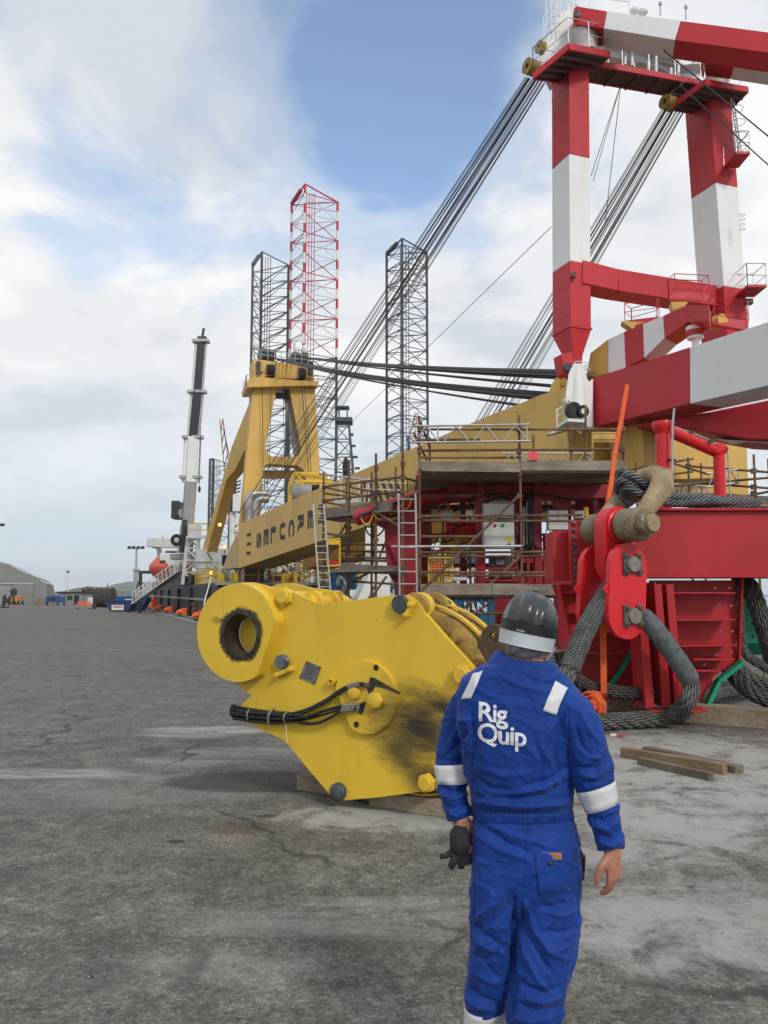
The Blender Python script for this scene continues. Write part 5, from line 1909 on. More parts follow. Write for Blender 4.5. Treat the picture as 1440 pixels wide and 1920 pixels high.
sg_ = thing('wire_sling', 'thick wire rope sling looping from the red link plates down to the ground', 'wire sling', gz(1180, 1362, 0))
SP = [at(1160, 1085, 10.75), at(1138, 1115, 10.55), at(1104, 1170, 10.45), at(1076, 1235, 10.35), at(1057, 1290, 10.30), gz(1062, 1352, 0.12), gz(1120, 1353, 0.115), gz(1190, 1350, 0.115),
      gz(1250, 1343, 0.15), at(1288, 1316, 10.62), at(1296, 1285, 10.65), at(1282, 1255, 10.62), at(1262, 1226, 10.6), at(1236, 1190, 10.55), at(1216, 1166, 10.6), at(1195, 1148, 10.75)]
pts = cable(sg_, SP, 0.112, M['wire'], 6, 1.0, 0.03, 10)
obj('core', MB().tube(pts, 0.062, 8), M['wire_dark'], sg_)
full = spline(SP, 240)


def section(i0, i1, r, m, name):
    q = full[i0:i1]
    rr = [r * (1 + 0.02 * math.sin(i * 1.7) + 0.015 * math.sin(i * 0.6)) for i in range(len(q))]
    rr[0] = rr[-1] = r * 0.94
    return uv_tube(q, rr, 24, name, m, sg_)


section(2, 62, 0.132, M['sleeve'], 'woven_sleeve')
section(192, 236, 0.128, M['wrap'], 'wrapped_sleeve')

# rope through the shackle and along the beam
rs = thing('wire_rope', 'blue-grey wire rope bight threaded through the bow shackle and laid along the red beam', 'wire rope', at(1340, 952, 11.4))
base = [V((at(1420, 948, 11.6).x, 11.6, zt + 0.06)), V((at(1350, 948, 11.5).x, 11.5, zt + 0.07)), at(1300, 944, 11.45), at(1252, 938, 11.3), at(1222, 926, 11.1), at(1195, 910, 10.95), at(1172, 897, 10.9), at(1164, 903, 11.05), at(1163, 930, 11.2), at(1166, 965, 11.3)]
for i in range(4):
    off = [(0.0, 0.0, 0.07), (0.04, -0.05, 0.0), (-0.02, 0.03, -0.02), (0.02, -0.03, -0.09)][i]
    P_ = []
    for k, p in enumerate(base):
        tw = math.pi * 0.35 * k + i * math.pi / 2
        P_.append(p + V(off) * (1.0 if k > 2 else 0.4) + V((0.03 * math.cos(tw), 0.05 * math.cos(tw), 0.045 * math.sin(tw) if k > 2 else 0.03 + 0.03 * math.sin(tw))))
    uv_tube(spline(P_, 90), 0.058, 10, 'strand', M['wire_blue'], rs)

# ropes piled behind the right leg
def loose(label, path, r, m, ns=6, lay=0.8, group=None, seg=0.04):
    root = thing('wire_rope', label, 'wire rope', V(path[0]).xy.to_3d(), group)
    pts = cable(root, path, r, m, ns, lay, seg, 7)
    obj('core', MB().tube(pts, r * 0.55, 7), M['wire_dark'], root)
    return root


loose('dark wire rope hanging from under the red beam at the right edge', [at(1385, 1085, 12.0), at(1405, 1100, 11.8), at(1425, 1150, 11.7), at(1442, 1205, 11.7), at(1462, 1260, 11.7), at(1500, 1300, 11.7)], 0.13, M['wire_dark'])
loose('thin wire rope rising along the green edge of the right trestle leg', [at(1381, 1100, 11.7), at(1386, 1150, 11.7), at(1391, 1205, 11.7), at(1400, 1228, 11.7), at(1430, 1248, 11.7), at(1480, 1275, 11.7)], 0.07, M['wire'])
loose('grey wire rope sloping down to the right out of frame beside the trestle foot', [at(1378, 1242, 11.75), at(1400, 1268, 11.7), at(1430, 1282, 11.6), at(1490, 1300, 11.5)], 0.10, M['wire'])
loose('dirty wire rope lowest of the pile right of the trestle foot', [at(1364, 1252, 11.85), at(1390, 1282, 11.5), at(1420, 1304, 11.3), at(1470, 1325, 11.2)], 0.11, M['wire_dark'])
loose('pale wire rope coil end on the ground behind the trestle foot', [gz(1300, 1318, 0.16), gz(1345, 1303, 0.16), gz(1378, 1296, 0.16), gz(1400, 1285, 0.2), gz(1380, 1278, 0.3)], 0.11, M['wire'])
loose('wire rope lying in a slack curve behind the worker at the left trestle', [at(1050, 1225, 10.9), at(1066, 1258, 10.9), at(1100, 1286, 11.0), at(1150, 1297, 11.1), at(1205, 1301, 11.2), at(1300, 1306, 11.4)], 0.095, M['wire_dark'])

# orange webbing
w1 = obj('webbing_strap', MB().beam(at(1131, 1165, 10.9), at(1132, 1300, 10.9), 0.085, 0.02, V((0, 1, 0))).beam(at(1132, 1299, 10.9), at(1130, 1312, 11.0), 0.085, 0.02, V((0, 1, 0))), M['orange_web'], bev=0.004)
tag(w1, 'flat orange webbing strap hanging straight behind the left leg of the sling', 'strap')
mb = MB()
for i, (pth, w) in enumerate((([(1085, 1305), (1100, 1298), (1118, 1303), (1128, 1318), (1132, 1336)], 0.10), ([(1092, 1310), (1110, 1304), (1122, 1316), (1124, 1336)], 0.09), ([(1106, 1312), (1114, 1322), (1112, 1336)], 0.08))):
    P_ = spline([at(x, y, 10.75 - 0.03 * i) for x, y in pth], 20)
    mb.loft([ell(p, V((0.8, -0.3, 0.5)).normalized(), V((0.2, 0.9, 0.2)).normalized(), w * (0.55 + 0.12 * math.sin(k * 0.9 + i)), 0.035, 12, 2.2) for k, p in enumerate(P_)])
o = tag(obj('webbing_sling', mb, M['orange_web']), 'crumpled orange webbing sling lying on the timber behind the wire sling', 'webbing sling')
P_ = spline([at(1176, 722, 12.6), at(1164, 790, 12.3), at(1153, 850, 12.1), at(1146, 905, 11.8), at(1138, 950, 11.3), at(1135, 975, 11.1)], 30)
mb = MB()
for a, b in zip(P_[:-1], P_[1:]):
    mb.beam(a, b, 0.065, 0.03, V((0, 1, 0)))
o = tag(obj('webbing_strap', mb, M['orange_web']), 'long orange lifting strap hanging from the red boom section down to the shackle', 'strap')

# ---- three laths on the ground
lz = gz(1166, 1418, 0)


def lath(x0, y0, x1, y1, w, h, label, m, lift=0.0):
    p, q = gz(x0, y0, lift), gz(x1, y1, lift)
    o = obj('timber_lath', MB().beam(p + Z * (h / 2), q + Z * (h / 2), w, h), M[m], bev=0.003)
    return tag(o, label, 'timber')


lath(1168, 1419, 1360, 1452, 0.10, 0.105, 'pale brown timber lath, middle of the three on the concrete', 'lath')
lath(1212, 1412, 1387, 1450, 0.13, 0.075, 'grey timber lath, farthest of the three on the concrete', 'lath_grey')
lath(1199, 1433, 1334, 1464, 0.075, 0.075, 'dark weathered short timber lath, nearest of the three on the concrete', 'lath_grey')
lz = gz(1155, 1382, 0.0)
mb = MB().beam(lz + V((-0.06, 0.03, 0.02)), lz + V((0.0, 0, 0.025)), 0.05, 0.03).beam(lz + V((0.02, -0.01, 0.015)), lz + V((0.12, -0.03, 0.03)), 0.05, 0.012, mi=1)
tag(obj('crushed_wrapper', mb, [M['white'], M['red_new']], bev=0.004), 'small crushed red and white wrapper lying on the concrete', 'litter')
# grit and chips strewn about
mb = MB()
rg = random.Random(5)
for k in range(3000):
    d = 2.3 + 9.5 * rg.random() ** 1.6
    x = rg.uniform(-0.60, 0.62) * d
    s = rg.choice((0.002, 0.0025, 0.003, 0.004, 0.0065)) * (0.8 + 0.06 * d)
    a = rg.uniform(0, 3.14)
    c = V((x, d, s * 0.25))
    e = V((math.cos(a), math.sin(a), 0)) * s
    f_ = V((-math.sin(a), math.cos(a), 0)) * (s * rg.uniform(0.5, 1))
    mb.add([c + e, c + f_, c - e, c - f_, c + Z * s * 0.7], [(0, 1, 4), (1, 2, 4), (2, 3, 4), (3, 0, 4)], rg.choice((0, 0, 0, 1, 2)))
o = obj('loose_grit', mb, [plain('pale_chip', (0.36, 0.34, 0.30), 0.9), plain('dark_chip', (0.06, 0.055, 0.05), 0.9), plain('brown_chip', (0.22, 0.16, 0.10), 0.9)], flat=True, kind='stuff')

# ================================================================== red lifting frame and scaffolding behind it
GY = 17.0


def G(x, y, dy=0.0):
    return at(x, y, GY + dy)


fr_ = thing('lifting_frame', 'red steel lifting frame with grey control cabinet inside the rusty scaffolding', 'lifting frame', V((G(900, 1100).x, GY, 0)))


def gcol(x0, x1, y0, y1, d=0.35, dy=0.0, name='column', m='red_frame', to_ground=False, bev=0.008):
    a, b = G(x0, y0, dy), G(x1, y1, dy)
    zb = 0.0 if to_ground else b.z
    return obj(name, MB().box(((a.x + b.x) / 2, GY + dy + d / 2, (a.z + zb) / 2), (abs(b.x - a.x), d, abs(a.z - zb))), M[m], fr_, bev=bev)


gcol(893, 911, 905, 1098)
gcol(1000, 1018, 905, 1090, to_ground=True)
gcol(963, 972, 905, 1090, 0.2, 0.1)
gcol(1040, 1075, 905, 1095, 0.4, 0.35, to_ground=True)
gcol(1120, 1160, 890, 1095, 0.4, 0.8, to_ground=True)
gcol(930, 965, 1090, 1200, 0.3, 0.1, to_ground=True)
gcol(840, 1180, 908, 934, 0.5, 0.15, 'cross_beam')
gcol(780, 1180, 890, 905, 1.6, 0.4, 'cross_beam')
gcol(893, 1060, 1083, 1098, 0.5, 0.05, 'cross_beam')
gcol(978, 1030, 1046, 1056, 0.2, 0.05, 'cross_beam')
for y in (1042, 1063, 1086):
    gcol(911, 972, y, y + 5, 0.15, 0.0, 'rail', bev=0.003)
obj('round_beam', MB().cyl(G(786, 934, 0.3), G(905, 926, 0.3), 0.165, 20), M['red_frame'], fr_)
obj('round_beam', MB().cyl(G(835, 990, 0.9), G(895, 990, 0.9), 0.13, 20), M['red_new'], fr_)
# tapering arm that reaches out to the left, with hose festoons
arm = obj('arm_tube', MB().lathe(G(668, 972, 0.0), G(792, 932, 0.2) - G(668, 972, 0.0), [(0.0, -0.06), (0.10, -0.05), (0.165, 0.0), (0.17, 0.3), (0.185, 1.45), (0.19, 1.5)], 24), M['red'], fr_)
for k in range(4):
    x = 676 + k * 24
    y = 973 - k * 9
    pth = [G(x, y - 2, -0.2), G(x + 6, y + 7, -0.22), G(x + 12, y + 9, -0.22), G(x + 19, y + 3, -0.2), G(x + 24, y - 11, -0.2)]
    obj('hose', MB().tube(spline(pth, 16), 0.012, 6), M['block_plain'], arm)
obj('rail', MB().cyl(G(675, 966, -0.21), G(790, 925, 0.0), 0.03, 8), M['dark'], arm)
for k in range(5):
    obj('clip', MB().box(G(676 + k * 24, 967 - k * 8.6, -0.2), (0.07, 0.07, 0.09)), M['dark'], arm)
obj('label_plate', MB().box(G(721, 955, -0.22), (0.2, 0.012, 0.07), (V((0.94, 0, 0.33)), V((0, 1, 0)), V((-0.33, 0, 0.94)))), M['galv'], arm)
obj('gusset_post', MB().prism([G(694, 976, 0.1), G(790, 945, 0.1), G(787, 1115, 0.1), G(786, 1140, 0.1), G(752, 1135, 0.1), G(741, 1095, 0.1), G(728, 1075, 0.1), G(722, 1030, 0.1), G(721, 990, 0.1)], (0, 0.35, 0)), M['red_frame'], fr_, bev=0.01)
gcol(752, 788, 1120, 1150, 0.4, 0.1, 'column', to_ground=True)
obj('web_plate', MB().prism([G(728, 1020, 0.09), G(742, 1000, 0.09), G(758, 1048, 0.09), G(752, 1072, 0.09)], (0, -0.1, 0)), M['red_frame'], fr_)
# cabinet with buttons
cab = gcol(907, 965, 975, 1028, 0.38, -0.42, 'cabinet', 'grey', bev=0.012)
gcol(907, 964, 944, 971, 0.34, -0.40, 'cabinet', 'grey', bev=0.01)
M['cabinet'] = paint('grey_cabinet_paint', (0.52, 0.53, 0.50), 0.5, 0.05, 2, 0.35, 4, streak=0.15)
for k in fr_.children:
    if k.name.startswith('cabinet'):
        k.data.materials[0] = M['cabinet']
for x, y, mm in ((928, 985, 'red_new'), (942.5, 985, 'green')):
    obj('button', MB().lathe(G(x, y, -0.42), V((0, -1, 0)), [(0.036, 0), (0.036, 0.02), (0.026, 0.028), (0, 0.03)], 14), M[mm], cab)
obj('sticker', MB().box(G(954.5, 1011, -0.424), (0.085, 0.008, 0.12)), M['block_plain'], cab)
obj('isolator', MB().lathe(G(955, 1021, -0.42), V((0, -1, 0)), [(0.03, 0), (0.03, 0.03), (0, 0.032)], 12), M['dark'], cab)
for i in range(3):
    obj('plug', MB().box(G(930 + i * 5, 1020, -0.424), (0.02, 0.012, 0.03)), M['white'], cab)
bx = gcol(1028, 1066, 957, 993, 0.25, -0.3, 'junction_box', 'white', bev=0.01)
for x in (1032, 1048):
    obj('conduit', MB().cyl(G(x, 993, -0.2), G(x, 1010, -0.2), 0.016, 8), M['galv'], bx)
obj('seam', MB().box(G(1047, 965, -0.303), (0.012, 0.008, 0.18)), M['dark'], bx)
# display panel and framed window
gcol(917, 962, 1046, 1062, 0.1, -0.02, 'display_panel', 'dark')
gcol(930, 945, 1049, 1059, 0.02, -0.045, 'screen', 'plate_grey')
gcol(917, 962, 1067, 1084, 0.1, -0.02, 'display_panel', 'dark')
for x0, x1, y0, y1 in ((988, 994, 1052, 1095), (1019, 1025, 1052, 1095)):
    gcol(x0, x1, y0, y1, 0.12, 0.0, 'window_post', bev=0.003)
# cable bundle beside the post
for i in range(6):
    x = 991 + i * 1.6
    pth = [G(x - 20 + i * 6, 922, -0.1), G(x - 4, 930, -0.14), G(x, 945, -0.16), G(x, 990, -0.16), G(x, 1020, -0.15), G(x + (i - 3) * 9, 1030, -0.1)]
    obj('cable', MB().tube(spline(pth, 24), 0.017, 6), M['black_rubber'], fr_)
for pth in ([(860, 955), (880, 935), (910, 928), (940, 925), (975, 930)], [(1000, 930), (1030, 928), (1060, 935), (1100, 940)], [(1018, 1000), (1030, 1028), (1050, 1033)], [(905, 950), (925, 936), (945, 934), (970, 945)],
            [(684, 985), (690, 1000), (702, 1006), (714, 1000), (722, 988)], [(820, 960), (836, 945), (850, 925), (862, 920)]):
    obj('cable', MB().tube(spline([G(x, y, -0.08) for x, y in pth], 24), 0.02, 6), M['black_rubber'], fr_)
gcol(826, 893, 1000, 1035, 0.5, 1.8, 'yellow_panel', 'block_plain')
obj('rail', MB().cyl(G(982, 950, -0.1), G(982, 1030, -0.1), 0.014, 8), M['alu'], fr_)
obj('rail', MB().cyl(G(988, 940, -0.1), G(988, 1030, -0.1), 0.014, 8), M['alu'], fr_)


# services crowding the frame: back members, pipes, hoses, valve boxes
gcol(786, 806, 935, 1098, 0.25, 1.9, 'column')
gcol(862, 876, 935, 1098, 0.25, 2.1, 'column')
gcol(1078, 1118, 935, 1098, 0.25, 2.0, 'column')
gcol(786, 1160, 1056, 1064, 0.2, 2.0, 'cross_beam')
gcol(786, 1160, 946, 954, 0.2, 1.6, 'cross_beam')
gcol(970, 1000, 935, 1090, 0.06, 1.2, 'back_plate')
gcol(1018, 1045, 1000, 1050, 0.06, 1.2, 'back_plate')
sr_ = random.Random(11)
for k in range(34):
    x = sr_.uniform(800, 1150)
    y = sr_.uniform(935, 1085)
    dyy = sr_.uniform(0.2, 1.8)
    mm = sr_.choice(['red', 'dark', 'galv', 'black_rubber', 'red', 'brown_steel', 'red_new'])
    if sr_.random() < 0.55:
        q = G(x, y, dyy)
        ln_ = sr_.uniform(0.3, 1.3)
        d_ = sr_.choice([V((1, 0, 0)), V((0, 0, 1)), V((0, 0, 1)), V((1, 0, 0.3)).normalized()])
        pipe('service_pipe', q, q + d_ * ln_, sr_.uniform(0.014, 0.04), M[mm], fr_, 8)
    else:
        q = [G(x + sr_.uniform(-22, 22), y + sr_.uniform(-18, 18), dyy + sr_.uniform(-.2, .2)) for _ in range(4)]
        q.sort(key=lambda v: v.x)
        obj('hose', MB().tube(spline(q, 16), sr_.uniform(0.012, 0.02), 6), M['black_rubber'], fr_)
for x, y, w, h_, mm in ((982, 962, 0.12, 0.2, 'grey'), (880, 962, 0.16, 0.12, 'galv'), (1085, 965, 0.2, 0.16, 'white'), (1098, 960, 0.1, 0.2, 'block_plain'), (838, 968, 0.25, 0.2, 'grey'), (818, 1062, 0.3, 0.2, 'red'), (1008, 1078, 0.2, 0.14, 'galv'), (862, 1085, 0.3, 0.08, 'white')):
    obj('valve_box', MB().box(G(x, y, 0.1), (w, 0.14, h_)), M[mm], fr_, bev=0.01)


# ---- scaffolding
def scaffold(name, label, loc):
    return thing(name, label, 'scaffold', loc)


TR = 0.0255


def tubes(root, lst, m='rust_tube', name='ledger'):
    for q in lst:
        p, r_ = q[0], q[1]
        pipe(name, at(*p), at(*r_), q[2] if len(q) > 2 else TR, M[m], root, 8)


def couplers(root, pts):
    for p in pts:
        c = at(*p)
        o = dup(CPL, c - V((0, 0, 0)), None)
        o.parent = root
        o.location = c - root.location


CPL = obj('coupler', MB().box((0, 0, 0), (0.085, 0.10, 0.10)).box((0.045, -0.02, 0), (0.03, 0.05, 0.04)).box((0, -0.045, 0.03), (0.04, 0.04, 0.03)), M['rust_tube'])


def std(root, x, ytop, Y, gx=None, m='rust_tube', ground=True, ybot=None):
    a = at(x, ytop, Y)
    b = V((a.x, Y, 0.0)) if ground else at(x if gx is None else gx, ybot, Y)
    pipe('standard', a, b, TR, M[m], root, 8)


def board(root, x0, y0, x1, y1, Y0, Y1, h, th=0.04, name='toe_board'):
    """board on edge: top edge from (x0,y0) to (x1,y1)"""
    a, b = at(x0, y0, Y0), at(x1, y1, Y1)
    return obj(name, MB().beam(a - Z * h / 2, b - Z * h / 2, th, h), M['board'], root, bev=0.004)


def deck(root, x0, x1, y, Y0, Y1, n, name='plank', x0b=None):
    """planks side by side from depth Y0 to Y1"""
    z = at(x0, y, Y0).z
    w = (Y1 - Y0) / n
    for i in range(n):
        Yc = Y0 + w * (i + 0.5)
        xa, xb = at(x0, y, Y0).x, at(x1, y, Y0).x
        xa += random.uniform(-0.05, 0.02)
        obj(name, MB().box(((xa + xb) / 2, Yc, z + random.uniform(-0.004, 0.004)), (xb - xa, w - 0.012, 0.038)), M['board'], root)


s1 = scaffold('tube_scaffold', 'rusty tube scaffold with timber decks in front of the grey control cabinet', V((at(900, 1116, 15.6).x, 15.6, 0)))
SY, SB = 15.6, 17.9
for x, yt in ((786, 780), (973, 778), (1166, 770)):
    std(s1, x, yt, SY)
for x, yt in ((806, 820), (1000, 815)):
    std(s1, x, yt, SB)
std(s1, 1098, 760, SY + 0.2, ground=False, ybot=866)
std(s1, 1071, 796, SY + 0.2, ground=False, ybot=868)
tubes(s1, [((784, 805, SY - .05), (1170, 805, SY - .05)), ((784, 845, SY - .05), (1172, 842, SY - .05)), ((786, 858, SY + 1.5), (980, 858, SY + 1.5)),
           ((780, 968, SY - .05), (1092, 966, SY - .05)), ((786, 976, SY + 0.6), (1095, 977, SY + .6)),
           ((784, 1036, SY - .05), (1042, 1035, SY - .05)), ((788, 1043, SY + 0.5), (1040, 1043, SY + .5)),
           ((784, 1073, SY - .05), (1042, 1074, SY - .05)), ((790, 1079, SY + 0.4), (1040, 1080, SY + .4)), ((784, 1119, SY), (1050, 1119, SY)),
           ((784, 888, SY), (1170, 886, SY)), ((786, 903, SB), (1060, 903, SB))])
tubes(s1, [((976, 926, SY - .1), (788, 1110, SY - .1)), ((976, 1043, SY - .1), (868, 1142, SY + .1)), ((806, 1110, SY + .3), (760, 1180, SY + .3))], name='brace')
tubes(s1, [((776, 812, SY - .3), (800, 862, SB)), ((788, 790, SY), (806, 840, SB)), ((973, 880, SY), (1000, 890, SB)), ((786, 888, SY), (806, 900, SB)), ((1166, 886, SY), (1180, 893, SB)), ((786, 968, SY), (806, 978, SB))], name='transom')
tubes(s1, [((734, 1025, SY - .12), (978, 1024, SY - .12))], 'galv')
couplers(s1, [(786, 805, SY - .03), (973, 805, SY - .03), (1166, 805, SY - .03), (786, 845, SY - .03), (973, 845, SY - .03), (1166, 843, SY - .03), (973, 968, SY - .03), (786, 968, SY - .03), (973, 1036, SY - .03),
              (786, 1036, SY - .03), (973, 1074, SY - .03), (786, 1074, SY - .03), (973, 930, SY - .06), (786, 888, SY), (973, 888, SY), (786, 1119, SY), (973, 1119, SY), (1166, 886, SY), (1098, 805, SY), (1071, 843, SY)])
board(s1, 790, 865, 976, 867, SY - 0.08, SY - 0.08, 0.20)
board(s1, 977, 863, 1172, 864, SY - 0.08, SY - 0.08, 0.20)
board(s1, 787, 862, 800, 880, SY - 0.1, SB, 0.20)
deck(s1, 790, 1172, 884, SY - 0.05, SB + 0.2, 10)
board(s1, 788, 1095, 922, 1094, SY - 0.08, SY - 0.08, 0.22)
board(s1, 922, 1094, 1050, 1096, SY - 0.10, SY - 0.08, 0.21)
deck(s1, 788, 1048, 1117, SY - 0.05, SY + 1.0, 4)


def ladder_beam(root, x0, y0, x1, y1, Y0, Y1, h, n, name='lattice_beam', m='alu', r=0.022):
    """aluminium lattice beam: two chords and zigzag"""
    a, b = at(x0, y0, Y0), at(x1, y1, Y1)
    mb = MB().tube([a, b], r, 8).tube([a - Z * h, b - Z * h], r, 8)
    for i in range(n):
        p, q = a.lerp(b, (i + 0.08) / n), a.lerp(b, (i + 0.5) / n)
        s = a.lerp(b, (i + 0.92) / n)
        mb.tube([p - Z * h, q], r * 0.7, 6)
        mb.tube([q, s - Z * h], r * 0.7, 6)
    for f in (0.22, 0.97):
        p = a.lerp(b, f)
        mb.tube([p, p - Z * h], r * 0.8, 6)
    return obj(name, mb, M[m], root)


ladder_beam(s1, 772, 799, 994, 796, SY - .2, SY - .2, 0.33, 4)
ladder_beam(s1, 942, 850, 1112, 850, SY + 1.4, SY + 1.4, 0.22, 5, r=0.018)


def ladder(root, x0, y0, x1, y1, w, Y0, Y1, n, m='alu', name='ladder'):
    a, b = at(x0, y0, Y0), at(x1, y1, Y1)
    s = V((w / 2, 0, 0))
    mb = MB().tube([a - s, b - s], 0.02, 6).tube([a + s, b + s], 0.02, 6)
    for i in range(n):
        p = a.lerp(b, (i + 0.5) / n)
        mb.tube([p - s, p + s], 0.014, 6)
    return obj(name, mb, M[m], root)


ladder(s1, 763, 925, 767, 1200, 0.33, SY - .35, SY - .5, 12)
# second row of tubes behind, kickers and hand rails
for x, yt in ((830, 905, ), (880, 905), (1060, 903), (1130, 900)):
    std(s1, x, yt, SB - 0.1)
tubes(s1, [((790, 950, SB), (1090, 950, SB)), ((790, 1002, SB), (1090, 1003, SB)), ((790, 1058, SB), (1050, 1058, SB)), ((788, 1006, SY + .1), (900, 1006, SY + .1)), ((790, 930, SY + .9), (905, 929, SY + .9)),
           ((784, 825, SY - .02), (900, 824, SY - .02)), ((786, 1150, SY), (1040, 1150, SY)), ((800, 1175, SB), (1040, 1175, SB)), ((786, 1190, SY), (980, 1190, SY))])
tubes(s1, [((800, 905, SB), (880, 1058, SB)), ((1000, 905, SB), (1060, 1003, SB)), ((830, 1118, SB), (930, 1185, SB)), ((940, 1118, SB), (830, 1185, SB))], 'galv', 'brace')
# yellow mesh gate and pink notice
gt = MB()
for p, q in (((804, 1046), (848, 1046)), ((804, 1092), (848, 1092)), ((804, 1046), (804, 1092)), ((848, 1046), (848, 1092))):
    gt.tube([at(*p, SY + .2), at(*q, SY + .2)], 0.018, 6)
for i in range(1, 9):
    x = 804 + 44 * i / 9
    gt.tube([at(x, 1046, SY + .2), at(x, 1092, SY + .2)], 0.005, 4)
    y = 1046 + 46 * i / 9
    gt.tube([at(804, y, SY + .2), at(848, y, SY + .2)], 0.005, 4)
obj('mesh_gate', gt, M['block_plain'], s1)
gt = MB()
for p, q in (((1111, 812), (1111, 862)), ((1155, 812), (1155, 830)), ((1111, 828), (1155, 828)), ((1111, 812), (1155, 812))):
    gt.tube([at(*p, SY + .5), at(*q, SY + .5)], 0.02, 6)
gt.box(at(1133, 818, SY + .5), (0.46, 0.02, 0.13))
obj('mesh_gate', gt, plain('pale_yellow_gate', (0.55, 0.34, 0.10), 0.5), s1)
obj('notice_board', MB().box(at(1000, 854.5, SY - 0.14), (0.18, 0.012, 0.155)), plain('pink_notice', (0.75, 0.06, 0.10), 0.6), s1)

s2 = scaffold('tube_scaffold', 'tall tube scaffold wing with ladder on the left of the red lifting frame', V((at(680, 1116, 16.6).x, 16.6, 0)))
for x, yt, Y in ((607, 885, 18.8), (655, 862, 17.8), (705, 850, 16.8), (755, 842, 16.0), (697, 884, 18.6), (742, 876, 18.4), (650, 890, 19.6)):
    std(s2, x, yt, Y)
tubes(s2, [((605, 913, 18.8), (758, 894, 16.0)), ((605, 939, 18.8), (758, 921, 16.0)), ((607, 913, 18.8), (700, 934, 18.6)), ((607, 941, 18.8), (655, 950, 19.6)), ((607, 968, 18.8), (700, 978, 17.0)),
           ((758, 896, 16.0), (790, 905, 17.5)), ((640, 1020, 17.8), (725, 1022, 17.2)), ((640, 1033, 18.4), (725, 1035, 18.0)), ((640, 1045, 17.8), (725, 1047, 17.2)), ((640, 1050, 18.4), (725, 1052, 18.0)),
           ((607, 1070, 18.6), (760, 1066, 16.4)), ((630, 1006, 17.8), (662, 1006, 17.8)), ((655, 913, 17.8), (742, 930, 18.4)), ((705, 921, 16.8), (742, 932, 18.4))])
tubes(s2, [((655, 980, 17.8), (755, 972, 16.0)), ((607, 1000, 18.8), (655, 1006, 17.8)), ((697, 960, 18.6), (742, 958, 18.4)), ((655, 1090, 17.8), (755, 1096, 16.0)), ((705, 960, 16.8), (755, 990, 16.0)), ((607, 925, 18.8), (650, 930, 19.6))])
tubes(s2, [((607, 1060, 18.8), (655, 970, 17.8)), ((705, 1060, 16.8), (742, 970, 18.4)), ((640, 1100, 17.8), (700, 1070, 17.0))], name='brace')
tubes(s2, [((598, 888, 19.0), (700, 902, 18.6))], 'galv')
tubes(s2, [((725, 1080, 16.4), (690, 1130, 16.4)), ((783, 1098, 15.5), (765, 1124, 15.5))], name='brace')
couplers(s2, [(607, 913, 18.78), (655, 907, 17.78), (705, 900, 16.78), (755, 894, 15.98), (607, 939, 18.78), (655, 933, 17.78), (705, 928, 16.78), (755, 921, 15.98), (655, 990, 17.78), (705, 1012, 16.78), (755, 870, 15.98), (705, 878, 16.78), (607, 968, 18.78)])
board(s2, 604, 954, 735, 940, 18.9, 16.4, 0.21)
board(s2, 637, 1056, 665, 1054, 17.6, 17.4, 0.22)
board(s2, 662, 1058, 760, 1062, 17.3, 16.5, 0.18)
for i in range(5):
    board(s2, 606 + i * 7, 970 + i * 1.5, 735 + i * 7, 956 + i * 0.6, 18.9 - 0.02 + i * 0.25, 16.4 + i * 0.25, 0.04, 0.23, 'plank')
for i in range(4):
    board(s2, 618 + i * 4, 1070 + i * 1, 760, 1068 + i, 17.6 + i * 0.25, 16.4 + i * 0.25, 0.04, 0.23, 'plank')
ladder(s2, 597, 945, 610, 1120, 0.24, 17.6, 17.0, 14)
gt = MB()
for p, q in (((614, 1012), (637, 1010)), ((614, 1012), (614, 1062)), ((637, 1010), (637, 1060)), ((614, 1062), (637, 1060))):
    gt.tube([at(*p, 17.4), at(*q, 17.4)], 0.02, 6)
gt.box(at(625.5, 1017, 17.4), (0.25, 0.02, 0.10))
obj('mesh_gate', gt, M['block_plain'], s2)
obj('toe_plate', MB().box(at(625.5, 1056, 17.42), (0.25, 0.02, 0.10)), M['red'], s2)

s3 = scaffold('tube_scaffold', 'far tube scaffold walkway behind the red posts at the right edge', V((at(1340, 1116, 16.8).x, 16.8, 0)))
for x, yt, Y in ((1290, 858, 17.0), (1413, 852, 16.0), (1192, 866, 17.6), (1314, 868, 18.6), (1440, 860, 18.2)):
    std(s3, x, yt, Y)
tubes(s3, [((1180, 880, 17.0), (1300, 860, 17.2)), ((1290, 874, 17.0), (1450, 886, 16.0)), ((1290, 904, 17.0), (1450, 916, 16.0)), ((1180, 918, 17.5), (1450, 895, 16.0)), ((1240, 892, 17.5), (1300, 884, 17.2)), ((1400, 930, 16.5), (1460, 918, 16.0)), ((1260, 868, 18.2), (1330, 890, 18.2))])
couplers(s3, [(1413, 883, 15.98), (1413, 913, 15.98), (1290, 874, 16.98), (1290, 904, 16.98), (1413, 925, 15.98)])
board(s3, 1222, 922, 1345, 925, 17.0, 16.6, 0.20)
board(s3, 1345, 924, 1460, 932, 16.6, 16.0, 0.20)
board(s3, 1225, 938, 1460, 950, 17.0, 16.0, 0.05, 0.7, 'plank')
ladder_beam(s3, 1225, 905, 1330, 912, 18.2, 18.0, 0.25, 6, r=0.016)
ladder_beam(s3, 1325, 888, 1385, 880, 16.4, 16.4, 0.28, 2, r=0.018)
bpy.data.objects.remove(CPL)

# ================================================================== the floating crane: boom, jib, gantry
YC, RC, WC = M['yellow_crane'], M['red_crane'], M['white_crane']
# ---- boom: two box girders that run from the barge's bow towards the quay
B0, B1 = at(450, 1030, 60.0), at(1062, 830, 27.0)
BD = V((B1.x - B0.x, B1.y - B0.y, 0)).normalized()  # along the boom, towards us
BNn = V((BD.y, -BD.x, 0))
if BNn.y > 0:
    BNn = -BNn                                     # its visible side faces this way


